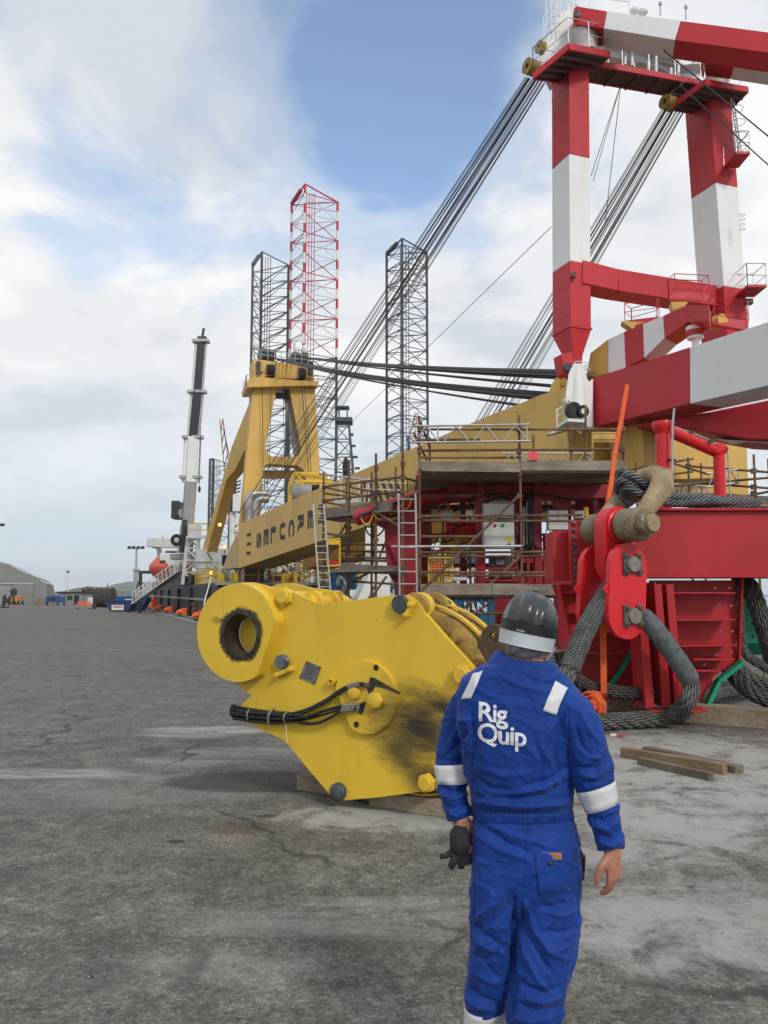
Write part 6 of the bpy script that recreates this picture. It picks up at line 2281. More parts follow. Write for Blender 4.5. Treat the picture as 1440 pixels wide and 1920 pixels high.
def bo(x, y, off=0.0):
    return onp(x, y, B0, BNn) + BNn * off


boom = thing('crane_boom', 'long yellow box girder boom lettered along its side, reaching from the barge over the quay', 'crane boom', V((B0.x, B0.y, 0)))
side = [(447, 984), (560, 932), (780, 838), (900, 786), (990, 750), (1012, 741), (1030, 735), (1062, 729), (1066, 902), (860, 945), (690, 986), (560, 1028), (447, 1066)]
obj('girder', MB().prism([bo(x, y) for x, y in side], -BNn * 2.6), YC, boom, bev=0.03)
# weld seams standing slightly proud
mb = MB()
for x, yt, yb in ((640, 899, 1001), (860, 805, 944), (760, 849, 968)):
    mb.beam(bo(x, yt, 0.004), bo(x, yb, 0.004), 0.02, 0.06, BNn)
obj('seam', mb, YC, boom)
# foot: pale tapering end on the deck
obj('boom_foot', MB().prism([bo(447, 987, -0.2), bo(447, 1064, -0.2), bo(412, 1068, -0.2), bo(425, 1030, -0.2)], -BNn * 2.2), paint('pale_yellow_foot', (0.50, 0.36, 0.14), 0.5, 0.08, 0.4, 0.3, 0.8, streak=0.3), boom, bev=0.03)
# second girder, on the far side
far_p = -BNn * 5.2
far_side = side[:5] + [(1046, 733), (1008, 885)] + side[9:]
obj('girder', MB().prism([bo(x, y) + far_p for x, y in far_side], -BNn * 2.2), YC, boom, bev=0.03)
obj('cross_girder', MB().beam(bo(1000, 800, -2.0), bo(1000, 800, -6.0), 2.2, 2.2), YC, boom)
hd = bo(1062, 815, -1.3)
obj('head_box', MB().beam(bo(1050, 860, -2.6), bo(1050, 860, -7.6), 3.2, 2.2), YC, boom, bev=0.05)
obj('head_rib', MB().beam(at(1175, 850, 26.4), at(1335, 850, 29), 1.4, 2.0), YC, boom, bev=0.03)
# head sheave housing, rounded
hs = bo(1032, 740, -0.3)
poly = [bo(1014, 752, -0.3), bo(1016, 735, -0.3), bo(1020, 720, -0.3), bo(1027, 708, -0.3), bo(1036, 703, -0.3), bo(1044, 706, -0.3), bo(1052, 718, -0.3), bo(1060, 735, -0.3), bo(1058, 760, -0.3)]
hh = obj('sheave_housing', MB().prism(poly, -BNn * 1.6), YC, boom, bev=0.03)
obj('shaft_cap', MB().lathe(bo(1031, 726, -0.29), BNn, [(0.26, 0), (0.26, 0.05), (0.18, 0.08), (0, 0.08)], 20), YC, hh)
obj('sheave_housing', MB().prism([bo(990, 764, -0.5), bo(994, 752, -0.5), bo(1003, 747, -0.5), bo(1012, 752, -0.5), bo(1014, 764, -0.5)], -BNn * 1.4), YC, boom, bev=0.03)
obj('rope_sheave', MB().lathe(bo(1050, 724, -0.4), -BNn, [(0.3, 0), (0.55, 0), (0.48, 0.15), (0.55, 0.3), (0.55, 0.6), (0.48, 0.75), (0.55, 0.9), (0.3, 0.9), (0.3, 0)], 24), M['dark'], boom)
# boom name: letters upright when the boom stands up, so they lie along it
LTX = -Z
lets = [('H', 603, 963), ('E', 583, 974), ('R', 564, 982), ('C', 546.5, 990), ('U', 529.5, 996.5), ('L', 512.5, 1003), ('E', 499, 1007.5), ('S', 485.5, 1013.5), ('III', 466.5, 1020)]
for ch, x, y in lets:
    cu = bpy.data.curves.new('t', 'FONT')
    cu.body = ch
    cu.size = 1.0
    cu.offset = 0.045
    cu.align_x = 'CENTER'
    cu.align_y = 'CENTER'
    if ch == 'III':
        cu.space_character = 1.55
    to = bpy.data.objects.new('t', cu)
    COL.objects.link(to)
    bpy.context.view_layer.update()
    tm = bpy.data.meshes.new_from_object(to.evaluated_get(bpy.context.evaluated_depsgraph_get()))
    bpy.data.objects.remove(to)
    xs = [v.co.x for v in tm.vertices]
    ys = [v.co.y for v in tm.vertices]
    mx_, my_ = (min(xs) + max(xs)) / 2, (min(ys) + max(ys)) / 2
    c = bo(x, y, 0.012)
    w = 1.10 if ch != 'III' else 1.6
    sx = w / max(max(xs) - min(xs), 0.01)
    sy = 1.02 / (max(ys) - min(ys))
    if ch == 'III':
        sy *= 0.95
    mb = MB().add([c + LTX * ((v.co.x - mx_) * sx) + BD * ((v.co.y - my_) * sy) + Z * (v.co.y * 0) for v in tm.vertices], [tuple(p.vertices) for p in tm.polygons])
    obj('letter', mb, M['lettering'], boom, flat=True)
# black lettering block near the side scaffold, hazard-striped guard behind it
hz = thing('hazard_guard', 'black and yellow striped guard panel with white rails on the boom walkway', 'guard panel', bo(720, 940, 0.5))
mb = MB()
c0, c1, c2, c3 = [bo(x, y, 0.6) for x, y in ((700, 900), (785, 903), (782, 940), (690, 940))]
obj('panel', MB().prism([c0, c1, c2, c3], -BNn * 0.05), M['dark'], hz)
for i in range(9):
    u0 = -0.25 + i * 0.15
    ps = []
    for u, v in ((u0, 0), (u0 + 0.075, 0), (u0 + 0.30, 1), (u0 + 0.225, 1)):
        u = min(max(u, 0.0), 1.0)
        ps.append(c0.lerp(c1, u).lerp(c3.lerp(c2, u), v) + BNn * 0.012)
    if (ps[0] - ps[1]).length + (ps[2] - ps[3]).length > 0.05:
        q = []
        for p in ps:
            if not q or (p - q[-1]).length > 0.01:
                q.append(p)
        if len(q) > 2:
            obj('stripe', MB().prism(q, BNn * 0.01), M['block_plain'], hz)
mb = MB()
for i in range(7):
    x = 662 + i * 9
    mb.beam(bo(x, 942, 0.7), bo(x + (8 if i % 2 else -2), 897, 0.7), 0.14, 0.05, BNn)
obj('white_truss', mb, M['white'], hz)
obj('white_rail', MB().beam(bo(655, 941, 0.8), bo(702, 938, 0.8), 0.2, 0.3).beam(bo(690, 905, 0.8), bo(790, 908, 0.8), 0.06, 0.06).beam(bo(690, 918, 0.8), bo(790, 921, 0.8), 0.06, 0.06), M['white'], hz)
# platform with reels on the boom head, white end plate with its steps
wp = thing('reel_platform', 'small white platform with black hose reels hung on the white end of the boom', 'platform', at(1085, 790, 25.9))


def K(x, y, Y=25.9):
    return at(x, y, Y)


obj('floor', MB().prism([K(1044, 803), K(1064, 790, 25.0), K(1096, 792, 25.0), K(1096, 800, 26.2), K(1070, 803, 26.8)], (0, 0, 0.10)), M['white'], wp)
obj('cabinet', MB().box(K(1080, 782, 26.0), (0.75, 0.3, 0.75)), M['white'], wp, bev=0.01)
for x, y, r, mm in ((1072, 771, 0.27, 'black_rubber'), (1088.5, 773, 0.2, 'black_rubber')):
    rl = obj('hose_reel', MB().lathe(K(x, y, 25.7), V((0.3, -1, 0)), [(r * 0.5, 0), (r, 0), (r, 0.2), (r * 0.5, 0.2), (r * 0.5, 0)], 24), M[mm], wp)
    if r < 0.25:
        obj('reel_face', MB().lathe(K(x, y, 25.68), V((0.3, -1, 0)), [(r * 0.6, 0.0), (r * 0.6, 0.16), (0, 0.16)], 18), M['white'], rl)
    else:
        obj('reel_face', MB().lathe(K(x, y, 25.68), V((0.3, -1, 0)), [(r * 0.55, 0.0), (r * 0.55, 0.16), (0, 0.16)], 18), M['dark'], rl)
obj('lamp_housing', MB().lathe(K(1062, 753, 25.9), V((0.3, -1, 0)), [(0.13, 0), (0.13, 0.2), (0.06, 0.2), (0.06, 0.25), (0, 0.25)], 16), M['white'], wp)
mb = MB()
for p, q in (((1044, 768), (1044, 803)), ((1058, 762), (1058, 795)), ((1044, 768), (1060, 760)), ((1044, 780), (1060, 772)), ((1066, 786), (1094, 790)), ((1044, 806), (1026, 817)), ((1050, 806), (1060, 798)), ((1084, 806), (1095, 800)), ((1068, 800), (1090, 812))):
    mb.tube([K(*p), K(*q)], 0.025, 6)
obj('railing', mb, M['white'], wp)
obj('step', MB().beam(K(1026, 816), K(1064, 806), 0.5, 0.04), M['galv'], wp)

# ---- jib: striped box girders ending at the boom head
JY = 26.6
jib = thing('crane_jib', 'red and white striped box girder jib jutting right from the boom head', 'crane jib', V((at(1112, 800, JY).x, JY, 0)))
J0, J1 = at(1112, 755, JY), at(1440, 663, 20.0)
JD = V((J1.x - J0.x, J1.y - J0.y, 0)).normalized()
JN = V((JD.y, -JD.x, 0))
if JN.x > 0:
    JN = -JN


def jp(x, y, off=0.0):
    return onp(x, y, J0, JN) + JN * off


JW = 1.35


def jseg(pts, m, name):
    return obj(name, MB().prism([jp(x, y) for x, y in pts], -JN * JW), m, jib, bev=0.02)


jseg([(1112, 709), (1293, 651), (1293, 757), (1112, 801)], RC, 'red_section')
jseg([(1293.3, 651), (1500, 584), (1500, 709), (1293.3, 757)], WC, 'white_section')
stub = [(1060, 740), (1066, 700), (1074, 684), (1078, 681), (1092, 681), (1095, 686), (1100, 708), (1104, 716), (1111.6, 709), (1111.6, 801), (1098, 803), (1064, 790)]
obj('white_section', MB().prism([at(x, y, 26.35) for x, y in stub], (0.12, 0.35, 0)), WC, jib, bev=0.03)
obj('cone', MB().lathe(at(1085, 790, 26.5), Z, [(0.30, 0.0), (0.30, 0.6), (0.24, 1.3), (0.16, 1.9), (0, 1.9)], 20), WC, jib)
mb = MB()
for y, r in ((684, 0.40), (690, 0.42), (697, 0.45)):
    c = at(1083, y, 27.4)
    mb.tube(circ(c, V((1, 0, 0)), V((0, 1, 0)), r, 14), 0.018, 5, closed=True)
for k in range(6):
    t = 2 * math.pi * k / 6
    mb.tube([at(1083, 684, 27.4) + V((math.cos(t), math.sin(t), 0)) * 0.40, at(1083, 697, 27.4) + V((math.cos(t), math.sin(t), 0)) * 0.45], 0.018, 5)
obj('guard_ring', mb, WC, jib)
# red crosspiece under the right end, and the far arm with its tip joint
cx0 = [at(x, y, Y) for x, y, Y in ((1186, 797, 25.2), (1330, 772, 23.6), (1480, 742, 22.0), (1480, 818, 22.0), (1440, 826, 22.4), (1400, 824, 22.8), (1300, 806, 24.0))]
obj('crosspiece', MB().prism(cx0, V((0.9, 1.6, 0))), RC, jib, bev=0.05)
obj('underside_plate', MB().prism([at(1340, 823, 23.5), at(1440, 829, 22.5), at(1500, 824, 22), at(1500, 845, 24), at(1390, 838, 25)], (0.2, 0.4, 0.08)), WC, jib)
FAY0, FAY1 = 27.8, 23.2


def fa(x, y):
    u = (x - 1100) / (1290 - 1100)
    return at(x, y, FAY0 + (FAY1 - FAY0) * u)


far_arm = [((1098, 712), (1107, 662), (1140, 636), (1140, 700), 0), ((1140.4, 636), (1170, 622), (1173, 690), (1140.4, 700), 1), ((1170.4, 622), (1205, 608), (1207, 672), (1173.4, 690), 2),
           ((1205.4, 608), (1243, 592), (1246, 634), (1207.4, 672), 1), ((1243.4, 592), (1290, 572), (1290, 604), (1246.4, 634), 2)]
for a, b, c, d, k in far_arm:
    ext = V((0.55, 0.60, 0.0)) * 1.15
    obj(('yellow_section', 'white_section', 'red_section')[k], MB().prism([fa(*a), fa(*b), fa(*c), fa(*d)], ext), (YC, WC, RC)[k], jib, bev=0.015)
obj('end_block', MB().prism([fa(1290.3, 572), fa(1330, 572), fa(1330, 604), fa(1290.3, 604)], (0.35, 0.75, 0)), RC, jib, bev=0.02)
tip = at(1304, 634, 23.4)
obj('ball_joint', MB().lathe(tip - Z * 0.1, Z, [(0.0, -0.7), (0.11, -0.7), (0.11, 0.0), (0.16, 0.05), (0.24, 0.08), (0.24, 0.13), (0.20, 0.15), (0.27, 0.2), (0.27, 0.45), (0, 0.5)], 24), WC, jib)
obj('joint_collar', MB().lathe(tip + Z * 0.06, Z, [(0.2, 0.0), (0.29, 0.02), (0.29, 0.16), (0.2, 0.18), (0.2, 0)], 24), RC, jib)
obj('yellow_bracket', MB().lathe(at(1336, 608, 24.5), V((0.4, -0.8, 0)), [(0.0, 0), (0.22, 0), (0.22, 0.4), (0.0, 0.4)], 18), YC, jib)


def railing(root, pts, h, m, r=0.022, every=1, name='railing', mid=True):
    """posts and two rails along a line of points"""
    mb = MB()
    pts = [V(p) for p in pts]
    mb.tube([p + Z * h for p in pts], r, 5)
    if mid:
        mb.tube([p + Z * (h * 0.5) for p in pts], r * 0.8, 5)
    for a, b in zip(pts[:-1], pts[1:]):
        n = max(1, int((b - a).length / 1.1))
        for k in range(n):
            p = a.lerp(b, k / n)
            mb.tube([p, p + Z * h], r, 5)
    mb.tube([pts[-1], pts[-1] + Z * h], r, 5)
    return obj(name, mb, m, root)


def walkway(root, pts4, m, h=0.62):
    pts = [V(p) for p in pts4]
    obj('platform', MB().prism(pts, (0, 0, 0.09)), m, root)
    railing(root, [p + Z * 0.09 for p in pts] + [pts[0] + Z * 0.09], h, m, 0.016)


walkway(jib, [at(1185, 617, 26), at(1232, 604, 25.2), at(1236, 598, 26.4), at(1172, 606, 27)], RC)
walkway(jib, [at(1254, 564, 24.4), at(1318, 568, 24.0), at(1330, 556, 25), at(1266, 552, 25.4)], RC)
walkway(jib, [at(1334, 612, 24.0), at(1400, 624, 23.0), at(1404, 606, 24.5), at(1340, 600, 25)], RC)
for pts in ([(1166, 602), (1186, 617), (1196, 622), (1204, 618), (1232, 604)], [(1258, 566), (1262, 582), (1284, 574), (1290, 566)]):
    obj('bracket', MB().prism([at(x, y, 25.9) for x, y in pts], (0.1, 0.5, 0)), YC, jib)

# ---- mast of the jib: two square striped legs, a tie beam, platforms and the top head
mast = thing('jib_mast', 'tall red and white striped portal mast with wires fanning from its top', 'crane mast', V((at(1070, 700, 27.3).x, 27.3, 0)))


def rect(c, w, d):
    """section of a mast leg from its front corner: w across, d along the crane"""
    return [c, c + QP * w, c + QP * w + QD * d, c + QD * d]


def mleg(spine, w, dp, bands):
    """spine: (photo x, y, depth) of the front corner; bands: (from y, to y, material, name)"""
    def P(y):
        for (x0, y0, Y0), (x1, y1, Y1) in zip(spine[:-1], spine[1:]):
            if y0 <= y <= y1:
                t = (y - y0) / (y1 - y0)
                return at(x0 + (x1 - x0) * t, y, Y0 + (Y1 - Y0) * t)
    for y0, y1, m, nm in bands:
        p, q = P(y0), P(y1)
        obj(nm, MB().loft([rect(p - Z * 0.003, w, dp), rect(q + Z * 0.003, w, dp)]), m, mast, bev=0.02)
    return P


LW, LDp = 0.86, 1.15
PLg = mleg([(1066.5, 100, 27.0), (1069.5, 640, 27.0)], LW, LDp, [(110, 288, RC, 'red_band'), (288, 489, WC, 'white_band'), (489, 609, RC, 'red_band')])
PRg = mleg([(1329, 160, 29.0), (1366, 660, 28.8)], 1.06, 1.35, [(170, 342, RC, 'red_band'), (342, 536, WC, 'white_band'), (536, 650, RC, 'red_band')])
for y, P_, w_, d_ in ((155, PLg, LW, LDp), (222, PRg, 1.06, 1.35)):
    c = P_(y) - QP * 0.006 - QD * 0.006
    obj('weld_band', MB().loft([rect(c, w_ + 0.012, d_ + 0.012), rect(c - Z * 0.05, w_ + 0.012, d_ + 0.012)]), RC, mast)
# tapering foot with its pin eye
c0 = PLg(609)
b = at(1076, 664, 27.25)
obj('foot_flange', MB().loft([rect(c0 - QP * 0.03 - QD * 0.03 - Z * 0.004, LW + 0.06, LDp + 0.06), rect(c0 - QP * 0.03 - QD * 0.03 - Z * 0.07, LW + 0.06, LDp + 0.06)]), RC, mast)
obj('tapered_foot', MB().loft([rect(c0 - Z * 0.07, LW, LDp), rect(b, 0.36, 0.62), rect(b - Z * 0.28, 0.34, 0.60)]), RC, mast, bev=0.01)
poly = [at(1052, 664, 26.8), at(1074, 660, 26.8), at(1078, 692, 26.8), at(1074, 701, 26.8), at(1066, 705, 26.8), at(1059, 700, 26.8), at(1055, 686, 26.8)]
o = obj('pin_eye', MB().prism(poly, QD * 0.5), RC, mast, bev=0.02)
obj('pin', MB().lathe(at(1064, 689, 26.75), V((0.1, -1, 0)), [(0.16, -0.1), (0.16, 0.04), (0.14, 0.06), (0, 0.06)], 20), M['dark'], o)
tb = at(1106, 522, 27.75)
obj('tie_beam', MB().beam(tb - QP * 0.6, tb + QP * 0.9 - Z * 0.1, 0.9, 0.86, Z, 0, 0.9, 0.82), RC, mast, bev=0.02)
obj('tie_beam', MB().beam(tb + QP * 0.9 - Z * 0.1, tb + QP * 6.2 - Z * 0.1, 0.9, 0.82), RC, mast, bev=0.02)
obj('lug', MB().box(at(1076, 516, 26.9), (0.12, 0.15, 0.2)), M['dark'], mast, bev=0.01)
obj('lug', MB().box(at(1404, 566, 28.6), (0.25, 0.2, 0.2)), M['dark'], mast, bev=0.01)
# platforms at the top seen from below
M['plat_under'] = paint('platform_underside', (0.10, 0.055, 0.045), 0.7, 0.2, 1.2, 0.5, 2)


def topdeck(pts, nm='platform', rail=True):
    pts = [V(p) for p in pts]
    mb = MB().prism(pts, (0, 0, 0.10))
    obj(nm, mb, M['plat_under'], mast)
    n = len(pts)
    f = MB()
    for i in range(n):
        f.beam(pts[i] + Z * 0.08, pts[(i + 1) % n] + Z * 0.08, 0.08, 0.22)
    ed = obj('edge_beam', f, RC, mast)
    c = sum(pts, V((0, 0, 0))) / n
    for k in range(1, 5):
        u = k / 5
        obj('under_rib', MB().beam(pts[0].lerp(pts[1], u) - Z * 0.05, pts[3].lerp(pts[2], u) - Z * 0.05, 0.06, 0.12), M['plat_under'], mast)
    if rail:
        railing(mast, [p + Z * 0.18 for p in pts] + [pts[0] + Z * 0.18], 1.0, M['galv'], 0.018)


topdeck([at(1000, 148, 26.4), at(1066, 92, 25.6), at(1142, 106, 27.0), at(1086, 158, 29.0)])
topdeck([at(1258, 205, 29.2), at(1322, 158, 27.9), at(1402, 172, 29.0), at(1352, 222, 31.0)])
ca, cb_ = at(1104, 137, 28.2), at(1300, 172, 29.6)
sdv = (cb_ - ca).cross(Z).normalized() * 0.45
topdeck([ca + sdv, cb_ + sdv, cb_ - sdv, ca - sdv], 'catwalk')
# leg heads: white flared necks
for x, y, Y in ((1098, 66, 27.3), (1344, 140, 29.4)):
    c = at(x, y, Y)
    obj('white_neck', MB().lathe(c - Z * 0.75, Z, [(0.44, 0), (0.42, 0.25), (0.50, 0.9), (0.4, 1.0), (0, 1.0)], 24), paint('grey_white_neck', (0.45, 0.40, 0.38), 0.6), mast)
M['sheave_dull'] = paint('dull_yellow_sheave', (0.30, 0.20, 0.05), 0.6, 0.2, 3, 0.7, 4)
# head of the left leg: white cheeks leaning back to the wire sheaves
cheek = [at(x, y, 27.6) for x, y in ((1010, 118), (1020, 78), (1046, 30), (1072, 3), (1084, 6), (1096, 40), (1094, 92), (1068, 96), (1040, 118), (1016, 140))]
obj('white_cheek', MB().prism(cheek, V((0.5, 1.0, 0))), WC, mast, bev=0.03)
for x, y, Y in ((1000, 128, 27.3), (1256, 194, 29.2)):
    s = obj('wire_sheave', MB().lathe(at(x, y, Y), V((0.88, 0.47, 0)), [(0.1, -0.3), (0.29, -0.3), (0.24, -0.22), (0.29, -0.15), (0.24, -0.08), (0.29, 0.0), (0.24, 0.07), (0.29, 0.14), (0.1, 0.14), (0.1, -0.3)], 24), M['sheave_dull'], mast)
obj('wire_sheave', MB().lathe(at(1016, 90, 27.3), V((0.88, 0.47, 0)), [(0.05, -0.15), (0.24, -0.15), (0.2, -0.05), (0.24, 0.05), (0.05, 0.05), (0.05, -0.15)], 20), M['block_old'], mast)
# white tie girder between the heads
tg = [at(1118, 62, 28.4), at(1150, 64, 28.4), at(1240, 76, 29.0), at(1318, 92, 29.6), at(1322, 118, 29.6), at(1280, 122, 29.3), at(1230, 92, 29), at(1180, 76, 28.7), at(1130, 74, 28.4)]
obj('white_girder', MB().prism(tg, (0.3, 0.9, 0)), WC, mast, bev=0.02)
gd2 = [at(1120, 72, 29), at(1200, 84, 29.4), at(1300, 122, 30), at(1316, 150, 30), at(1290, 160, 30), at(1268, 146, 29.8), at(1240, 128, 29.6), at(1140, 104, 29.2)]
obj('white_girder', MB().prism(gd2, (0.3, 0.8, 0)), WC, mast, bev=0.02)
for x, y0, y1 in ((1185, 86, 124), (1172, 100, 122), (1230, 98, 148), (1216, 114, 142), (1272, 112, 158), (1258, 128, 156)):
    obj('strut', MB().cyl(at(x, y0, 29.2), at(x, y1, 29.2), 0.06, 10), WC, mast)
# topmost striped arms that go off to the right
def toparm(pts, Y0, Y1, m, nm, d=1.0):
    x0 = min(p[0] for p in pts)
    x1 = max(p[0] for p in pts)
    return obj(nm, MB().prism([at(x, y, Y0 + (Y1 - Y0) * (x - 1080) / (1480 - 1080)) for x, y in pts], (0.25 * d, 0.97 * d, 0)), m, mast, bev=0.02)


toparm([(1076, 16), (1080, 11), (1138, 20.5), (1131, 53), (1080, 46), (1074, 34)], 26.9, 24.4, RC, 'red_arm')
toparm([(1138.3, 20.5), (1276, 38.5), (1266, 75), (1131.5, 53)], 26.9, 24.4, WC, 'white_arm')
toparm([(1276.3, 38.5), (1500, 68), (1500, 104), (1436, 98), (1266.4, 75)], 26.9, 24.4, RC, 'red_arm')
toparm([(1320, 92), (1330, 88), (1380, 94), (1378, 117), (1324, 110)], 28.9, 26.8, RC, 'red_arm')
toparm([(1380.3, 96), (1500, 108), (1500, 135), (1378.4, 117)], 28.9, 26.8, WC, 'white_arm')
for x, y, Y in ((1081, 27, 26.75), (1329, 96, 28.7)):
    obj('arm_pin', MB().lathe(at(x, y, Y), V((0, -1, 0)), [(0.13, 0), (0.13, 0.06), (0, 0.07)], 16), M['dark'], mast)
railing(mast, [at(1020, 70, 27.4), at(1046, 28, 27.4), at(1070, 4, 27.4)], 0.8, WC, 0.02)
railing(mast, [at(1080, 8, 27.4), at(1180, 20, 27.2)], 0.7, WC, 0.02)
mb = MB()
for x in (1024, 1033, 1042, 1050):
    mb.tube([at(x, 60, 27.4), at(x, -30, 27.4)], 0.022, 5)
for y in (-10, 4, 18, 32, 46):
    mb.tube([at(1024, y, 27.4), at(1050, y - 3, 27.4)], 0.016, 5)
obj('ladder_cage', mb, WC, mast)
for x, y in ((1190, 24), (1206, 26)):
    obj('floodlight', MB().lathe(at(x, y - 1, 26.8), Z, [(0.16, 0), (0.18, 0.08), (0.10, 0.2), (0, 0.22)], 14), WC, mast)
for x, y in ((1238, 30), (1286, 36)):
    obj('antenna', MB().cyl(at(x, y, 26), at(x, y - 18, 26), 0.025, 6).lathe(at(x, y - 18, 26), Z, [(0.0, 0), (0.06, 0.05), (0.06, 0.15), (0.0, 0.2)], 8), M['galv'], mast)
# ladder and landings up the right leg
mb = MB()
for x0, y0, x1, y1 in ((1370, 185, 1388, 300), (1376, 192, 1392, 298)):
    mb.tube([at(x0, y0, 28.7), at(x1, y1, 28.7)], 0.022, 5)
for k in range(16):
    t = k / 15
    mb.tube([at(1370 + 18 * t, 185 + 115 * t, 28.7), at(1376 + 16 * t, 192 + 106 * t, 28.7)], 0.015, 5)
for k in range(4):
    c = at(1379 + 4 * k, 205 + 25 * k, 28.6)
    mb.tube(circ(c, V((1, 0, 0)), V((0, 1, 0)), 0.28, 10), 0.012, 4, closed=True)
obj('ladder', mb, M['galv'], mast)
for x, y, w in ((1382, 302, 0.28), (1408, 548, 0.35)):
    pts = [at(x, y, 28.6) + V((sx * w, sy * 0.5, 0)) for sx, sy in ((-1, -1), (1, -1), (1, 1), (-1, 1))]
    obj('landing', MB().prism(pts, (0, 0, 0.1)), RC, mast)
    railing(mast, pts + [pts[0]], 0.9, M['galv'], 0.018)
mb = MB()
for k in range(4):
    mb.tube(circ(at(1392, 403 + 9 * k, 28.6), V((1, 0, 0)), V((0, 1, 0)), 0.1, 8), 0.015, 4, closed=True)
obj('step_iron', mb, WC, mast)

# ---- yellow gantry on the barge
GP = at(455, 985, 62.0)
GN = V((0.29, -0.957, 0)).normalized()            # its front faces the boom


def gp_(x, y, off=0.0):
    return onp(430 + x / 4.362, 640 + y / 4.362, GP, GN) + GN * off


gan = thing('crane_gantry', 'tall yellow A-shaped gantry tower with back stay standing on the barge', 'crane gantry', V((GP.x, GP.y, 2.9)))
outer = [(92, 1512), (130, 1100), (160, 760), (196, 372), (700, 385), (712, 600), (735, 950), (760, 1300), (600, 1300), (632, 1180), (625, 1095), (606, 1050), (560, 1016), (320, 1002), (292, 1014), (276, 1060), (262, 1210), (250, 1512)]
hole_ = [(385, 385), (300, 850), (302, 890), (316, 925), (345, 940), (545, 944), (575, 928), (588, 880), (492, 385)]
obj('portal_frame', MB().prism([gp_(*p) for p in outer], -GN * 1.5, [[gp_(*p) for p in hole_]]), YC, gan, bev=0.04)
obj('rear_beam', MB().prism([gp_(x, y, -1.6) for x, y in ((270, 1030), (610, 1030), (610, 1092), (270, 1090))], -GN * 0.8), YC, gan)
top = [(190, 150), (675, 215), (690, 315), (190, 305)]
obj('top_box', MB().prism([gp_(x, y, 0.3) for x, y in top], -GN * 2.4), YC, gan, bev=0.04)
obj('top_ledge', MB().prism([gp_(x, y, 0.7) for x, y in ((132, 352), (180, 305), (714, 352), (714, 385), (660, 378), (140, 392))], -GN * 3.4), YC, gan)
railing(gan, [gp_(132, 372, 0.6), gp_(715, 380, 0.6)], 0.8, YC, 0.03)
railing(gan, [gp_(132, 372, 0.6), gp_(150, 365, -2.6)], 0.8, YC, 0.03)
obj('winch_house', MB().prism([gp_(x, y, 0.2) for x, y in ((250, 60), (380, 78), (380, 140), (250, 140))], -GN * 1.8), M['dark'], gan)
obj('winch_house', MB().prism([gp_(x, y, 0.2) for x, y in ((512, 92), (640, 108), (640, 165), (512, 160))], -GN * 1.8), M['dark'], gan)
mb = MB()
for i in range(9):
    x = 200 + i * 55
    mb.tube([gp_(x, 150 + i * 7, 0.35), gp_(x, 72 + i * 6, 0.35)], 0.035, 5)
for dy in (0, 38):
    mb.tube([gp_(200, 76 + dy, 0.35), gp_(655, 128 + dy, 0.35)], 0.035, 5)
obj('railing', mb, M['galv'], gan)
for x, y in ((300, 250), (325, 252), (345, 254), (560, 280), (580, 282), (598, 284)):
    obj('rope_sheave', MB().lathe(gp_(x, y, 0.35), V((0.957, 0.29, 0)), [(0.1, 0), (0.55, 0), (0.5, 0.08), (0.55, 0.16), (0.1, 0.16), (0.1, 0)], 18), M['dark'], gan)
for x in (232, 655):
    obj('wire_anchor', MB().beam(gp_(x, 180, 0.5), gp_(x, 290, 0.5), 0.3, 0.3), M['dark'], gan)
obj('yellow_bracket', MB().prism([gp_(x, y, 0.5) for x, y in ((215, 240), (270, 245), (270, 262), (215, 258))], -GN * 0.5), YC, gan)
for x in (225, 560, 628):
    obj('radome', MB().lathe(gp_(x, 60 if x > 300 else 25, -0.6), Z, [(0.2, -0.2), (0.28, 0), (0.28, 0.25), (0.2, 0.42), (0, 0.48)], 16), M['white'], gan)
obj('cross_tube', MB().tube([gp_(388, 432, -0.4), gp_(500, 440, -0.4)], 0.25, 8), M['dark'], gan)
# inner side of the right-hand leg, lighter
obj('inner_flange', MB().prism([gp_(x, y, -0.7) for x, y in ((458, 392), (492, 388), (598, 870), (582, 926), (552, 920))], -GN * 0.6), M['grey'], gan)
# back stay to the after deck, with the knee that ties it to the leg
s0 = at(386, 1046, 75.0)
s1_ = gp_(185, 400, -1.6)
dd = s1_ - s0
st = [at(360 + dx, y, Y) for dx, y, Y in ()]
stay_poly = [at(474, 738, 62.8), at(440, 838, 67.3), at(404, 965, 72.0), at(376, 1040, 75.0), at(401, 1043, 74.2), at(415, 990, 72.2), at(428, 930, 70), at(440, 900, 69), at(463, 880, 67.3), at(464, 868, 66.5), at(457, 862, 66.0), at(463, 845, 65.0), at(474, 800, 63.2)]
pn = (stay_poly[3] - stay_poly[0]).cross(stay_poly[12] - stay_poly[0]).normalized()
if pn.x < 0:
    pn = -pn
q0 = stay_poly[0]
flat = [p - pn * (p - q0).dot(pn) for p in stay_poly]
obj('back_stay', MB().prism(flat, pn * 1.0), YC, gan, bev=0.03)
obj('stay_foot', MB().lathe(at(388, 1086, 74.6), Z, [(0.65, -1.6), (0.65, 0.4), (0.75, 0.5), (0.75, 0.9), (0.85, 1.0), (0.85, 1.5), (1.1, 1.6), (1.1, 2.7), (0, 2.75)], 20), M['white'], gan)
